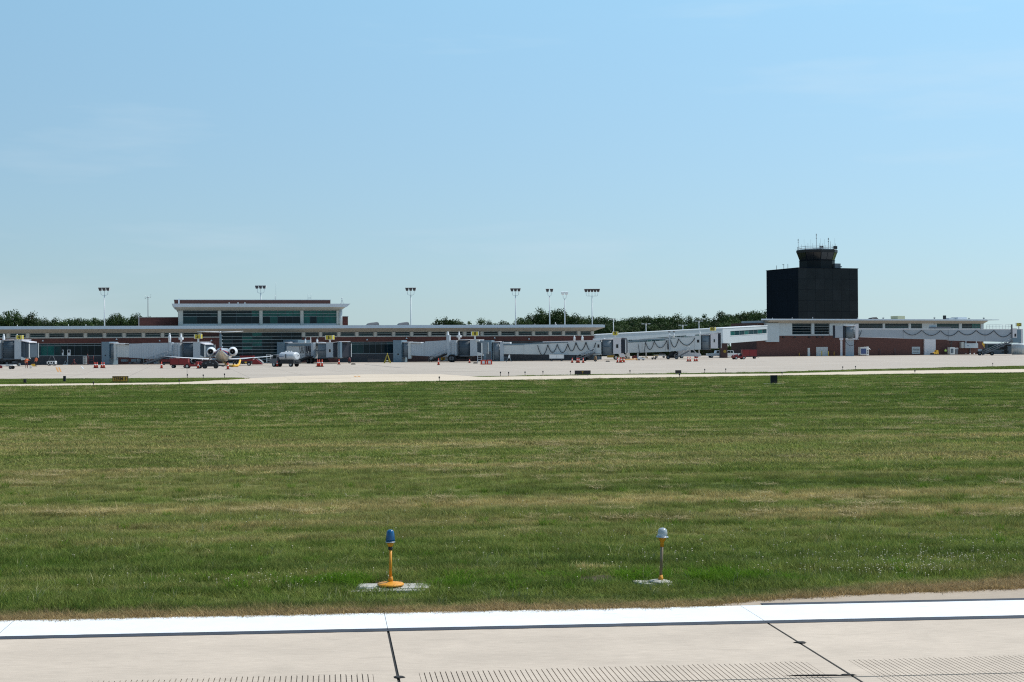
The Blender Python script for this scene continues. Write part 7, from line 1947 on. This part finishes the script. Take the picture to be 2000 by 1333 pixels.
for P in (ISL1, ISL2):
    xs, ys = [p.x for p in P], [p.y for p in P]
    for _ in range(5200):
        x, y = rn.uniform(max(min(xs), -.42 * max(ys)), min(max(xs), .42 * max(ys))), rn.uniform(min(ys), max(ys))
        if in_poly(x, y, P): pf.append((x, y, .015, rn.uniform(0, 6.28), rn.uniform(1.0, 1.6), rn.uniform(.8, 1.4), rn.randrange(4)))
# ragged far verge against the taxiway
for _ in range(1700):
    x = rn.uniform(-60, 70); y = interp(FAR_EDGE, x) - rn.uniform(-.1, .7); pf.append((x, y, 0, rn.uniform(0, 6.28), rn.uniform(.6, 1.1), rn.uniform(.8, 1.9), rn.randrange(4)))
scatter('grass', pn, near, 'mown green and dry grass of the near field', 'grass')
scatter('far_grass', pf, farc, 'mown grass of the far field and islands', 'grass')
# loose straw in the mowing rows
straw = [clump('straw_heap_%d' % i, 440 + i, 110, .24, .02, .035, .006, 'straw', flat=True) for i in range(3)]
ps = []
for k in range(1500):
    y = 24 + 105 * rn.random() ** 1.1; row = math.floor(y / (1.6 + y * .02)); hw = .36 * y + 3; x0 = rn.uniform(-hw, hw)
    if mnoise.noise(Vector((row * 3.3, x0 * .06, 1))) < -.05 or not ok(x0, y): continue
    for j in range(rn.choice((1, 1, 2, 2, 3))):
        x = x0 + j * rn.uniform(.2, .45); yy = y + .055 * (x - x0) + rn.uniform(-.06, .06)
        ps.append((x, yy, .055 + .0004 * y, rn.uniform(-.25, .25), rn.uniform(.35, .85) * (1 + y * .009), rn.uniform(.6, 1.6) * (1 + y * .012), rn.randrange(3)))
scatter('dry_clippings', ps, straw, 'pale straw clippings lying in mown rows', 'clippings')
# taller weeds near the lights and along the edge
weed = [clump('weed_tuft_%d' % i, 450 + i, 46, .14, .10, .22, .013, 'weed', .8) for i in range(3)]
dry = [clump('dry_tuft_%d' % i, 460 + i, 60, .12, .03, .085, .007, 'grass_blade', .9) for i in range(3)]
pw = []
for cx_, cy_, n_, sp in ((L1p.x - .62, L1p.y + .35, 26, .3), (L1p.x + .62, L1p.y + .1, 20, .22), (L1p.x + 1.2, L1p.y + .6, 14, .5), (L2p.x + .6, L2p.y + .25, 40, .45), (L2p.x - .2, L2p.y + .5, 14, .4), (L2p.x + 1.2, L2p.y + .2, 14, .35), (L1p.x - 2.5, L1p.y + 1.0, 12, 1.2)):
    for _ in range(n_):
        x, y = rn.gauss(cx_, sp), rn.gauss(cy_, sp * .6)
        if ok(x, y, .1): pw.append((x, y, 0, rn.uniform(0, 6.28), rn.uniform(.6, 1.1), rn.uniform(.4, .95), rn.randrange(3)))
for _ in range(170):
    y = rn.uniform(17, 40); x = rn.uniform(-.36 * y, .36 * y)
    if ok(x, y, .4): pw.append((x, y, 0, rn.uniform(0, 6.28), rn.uniform(.4, .9), rn.uniform(.4, .9), rn.randrange(3)))
scatter('weeds', pw, weed, 'bright green weed tufts in the grass', 'weeds')
mat('stalk', (0.34, 0.33, 0.17), .8, var=.3, scale=6, spec=.1)
stalk = [clump('seed_stalk_%d' % i, 470 + i, 5, .06, .12, .24, .006, 'stalk', .35) for i in range(3)]
pk = []
for _ in range(900):
    y = 16.5 + 20 * rn.random() ** 1.5; x = rn.uniform(-.37 * y, .37 * y)
    if mnoise.noise(Vector((x * .5, y * .7, 2))) > -.15 and ok(x, y, .4): pk.append((x, y, 0, rn.uniform(0, 6.28), rn.uniform(.7, 1.2), rn.uniform(.5, 1.05), rn.randrange(3)))
scatter('seed_stalks', pk, stalk, 'pale thin seed stalks standing above the mown grass', 'grass')
pd = []
for _ in range(5200):
    t = rn.uniform(-8, 22); s_ = shoulder_s(t) + abs(rn.gauss(0, .22 if t < 6 else .3)) - .03 + .06 * mnoise.noise(Vector((t * 2.2, 0, 0))); p = E0 + RD * t + RN * s_
    pd.append((p.x, p.y, 0, rn.uniform(0, 6.28), rn.uniform(.6, 1.1), rn.uniform(.5, 1.3), rn.randrange(3)))
scatter('dry_verge_grass', pd, dry, 'burnt brown verge grass hanging over the pavement edge', 'grass')
# white clover heads
fl = MB().ball((0, 0, .075), .008, .008, .007, 6, 4).cyl((0, 0, 0), (0, 0, .07), .001, n=3)
me = fl.mesh('clover_head'); me.materials.append(MATS['clover']); sh_ = me.attributes.new('shade', 'FLOAT', 'FACE'); co = bpy.data.objects.new('clover_head', me)
pc = []
for cx_, cy_, sx, sy, n_ in ((4.9, 18.6, .6, .25, 110), (5.5, 19.4, .9, .5, 130), (6.2, 20.4, 1.2, .9, 90), (-2.9, 18.0, .8, .3, 60), (2.9, 19.6, 1.2, .9, 60), (-5.0, 24, 2.5, 2.5, 70), (5, 24, 3, 2.5, 80), (0, 22, 4, 3, 90)):
    for _ in range(n_):
        x, y = rn.gauss(cx_, sx), rn.gauss(cy_, sy)
        if ok(x, y, .3): pc.append((x, y, .01, rn.uniform(0, 6.28), rn.uniform(.7, 1.4), rn.uniform(.7, 1.15), 0))
scatter('clover_flowers', pc, [co], 'small white clover heads dotted in the grass', 'flowers')
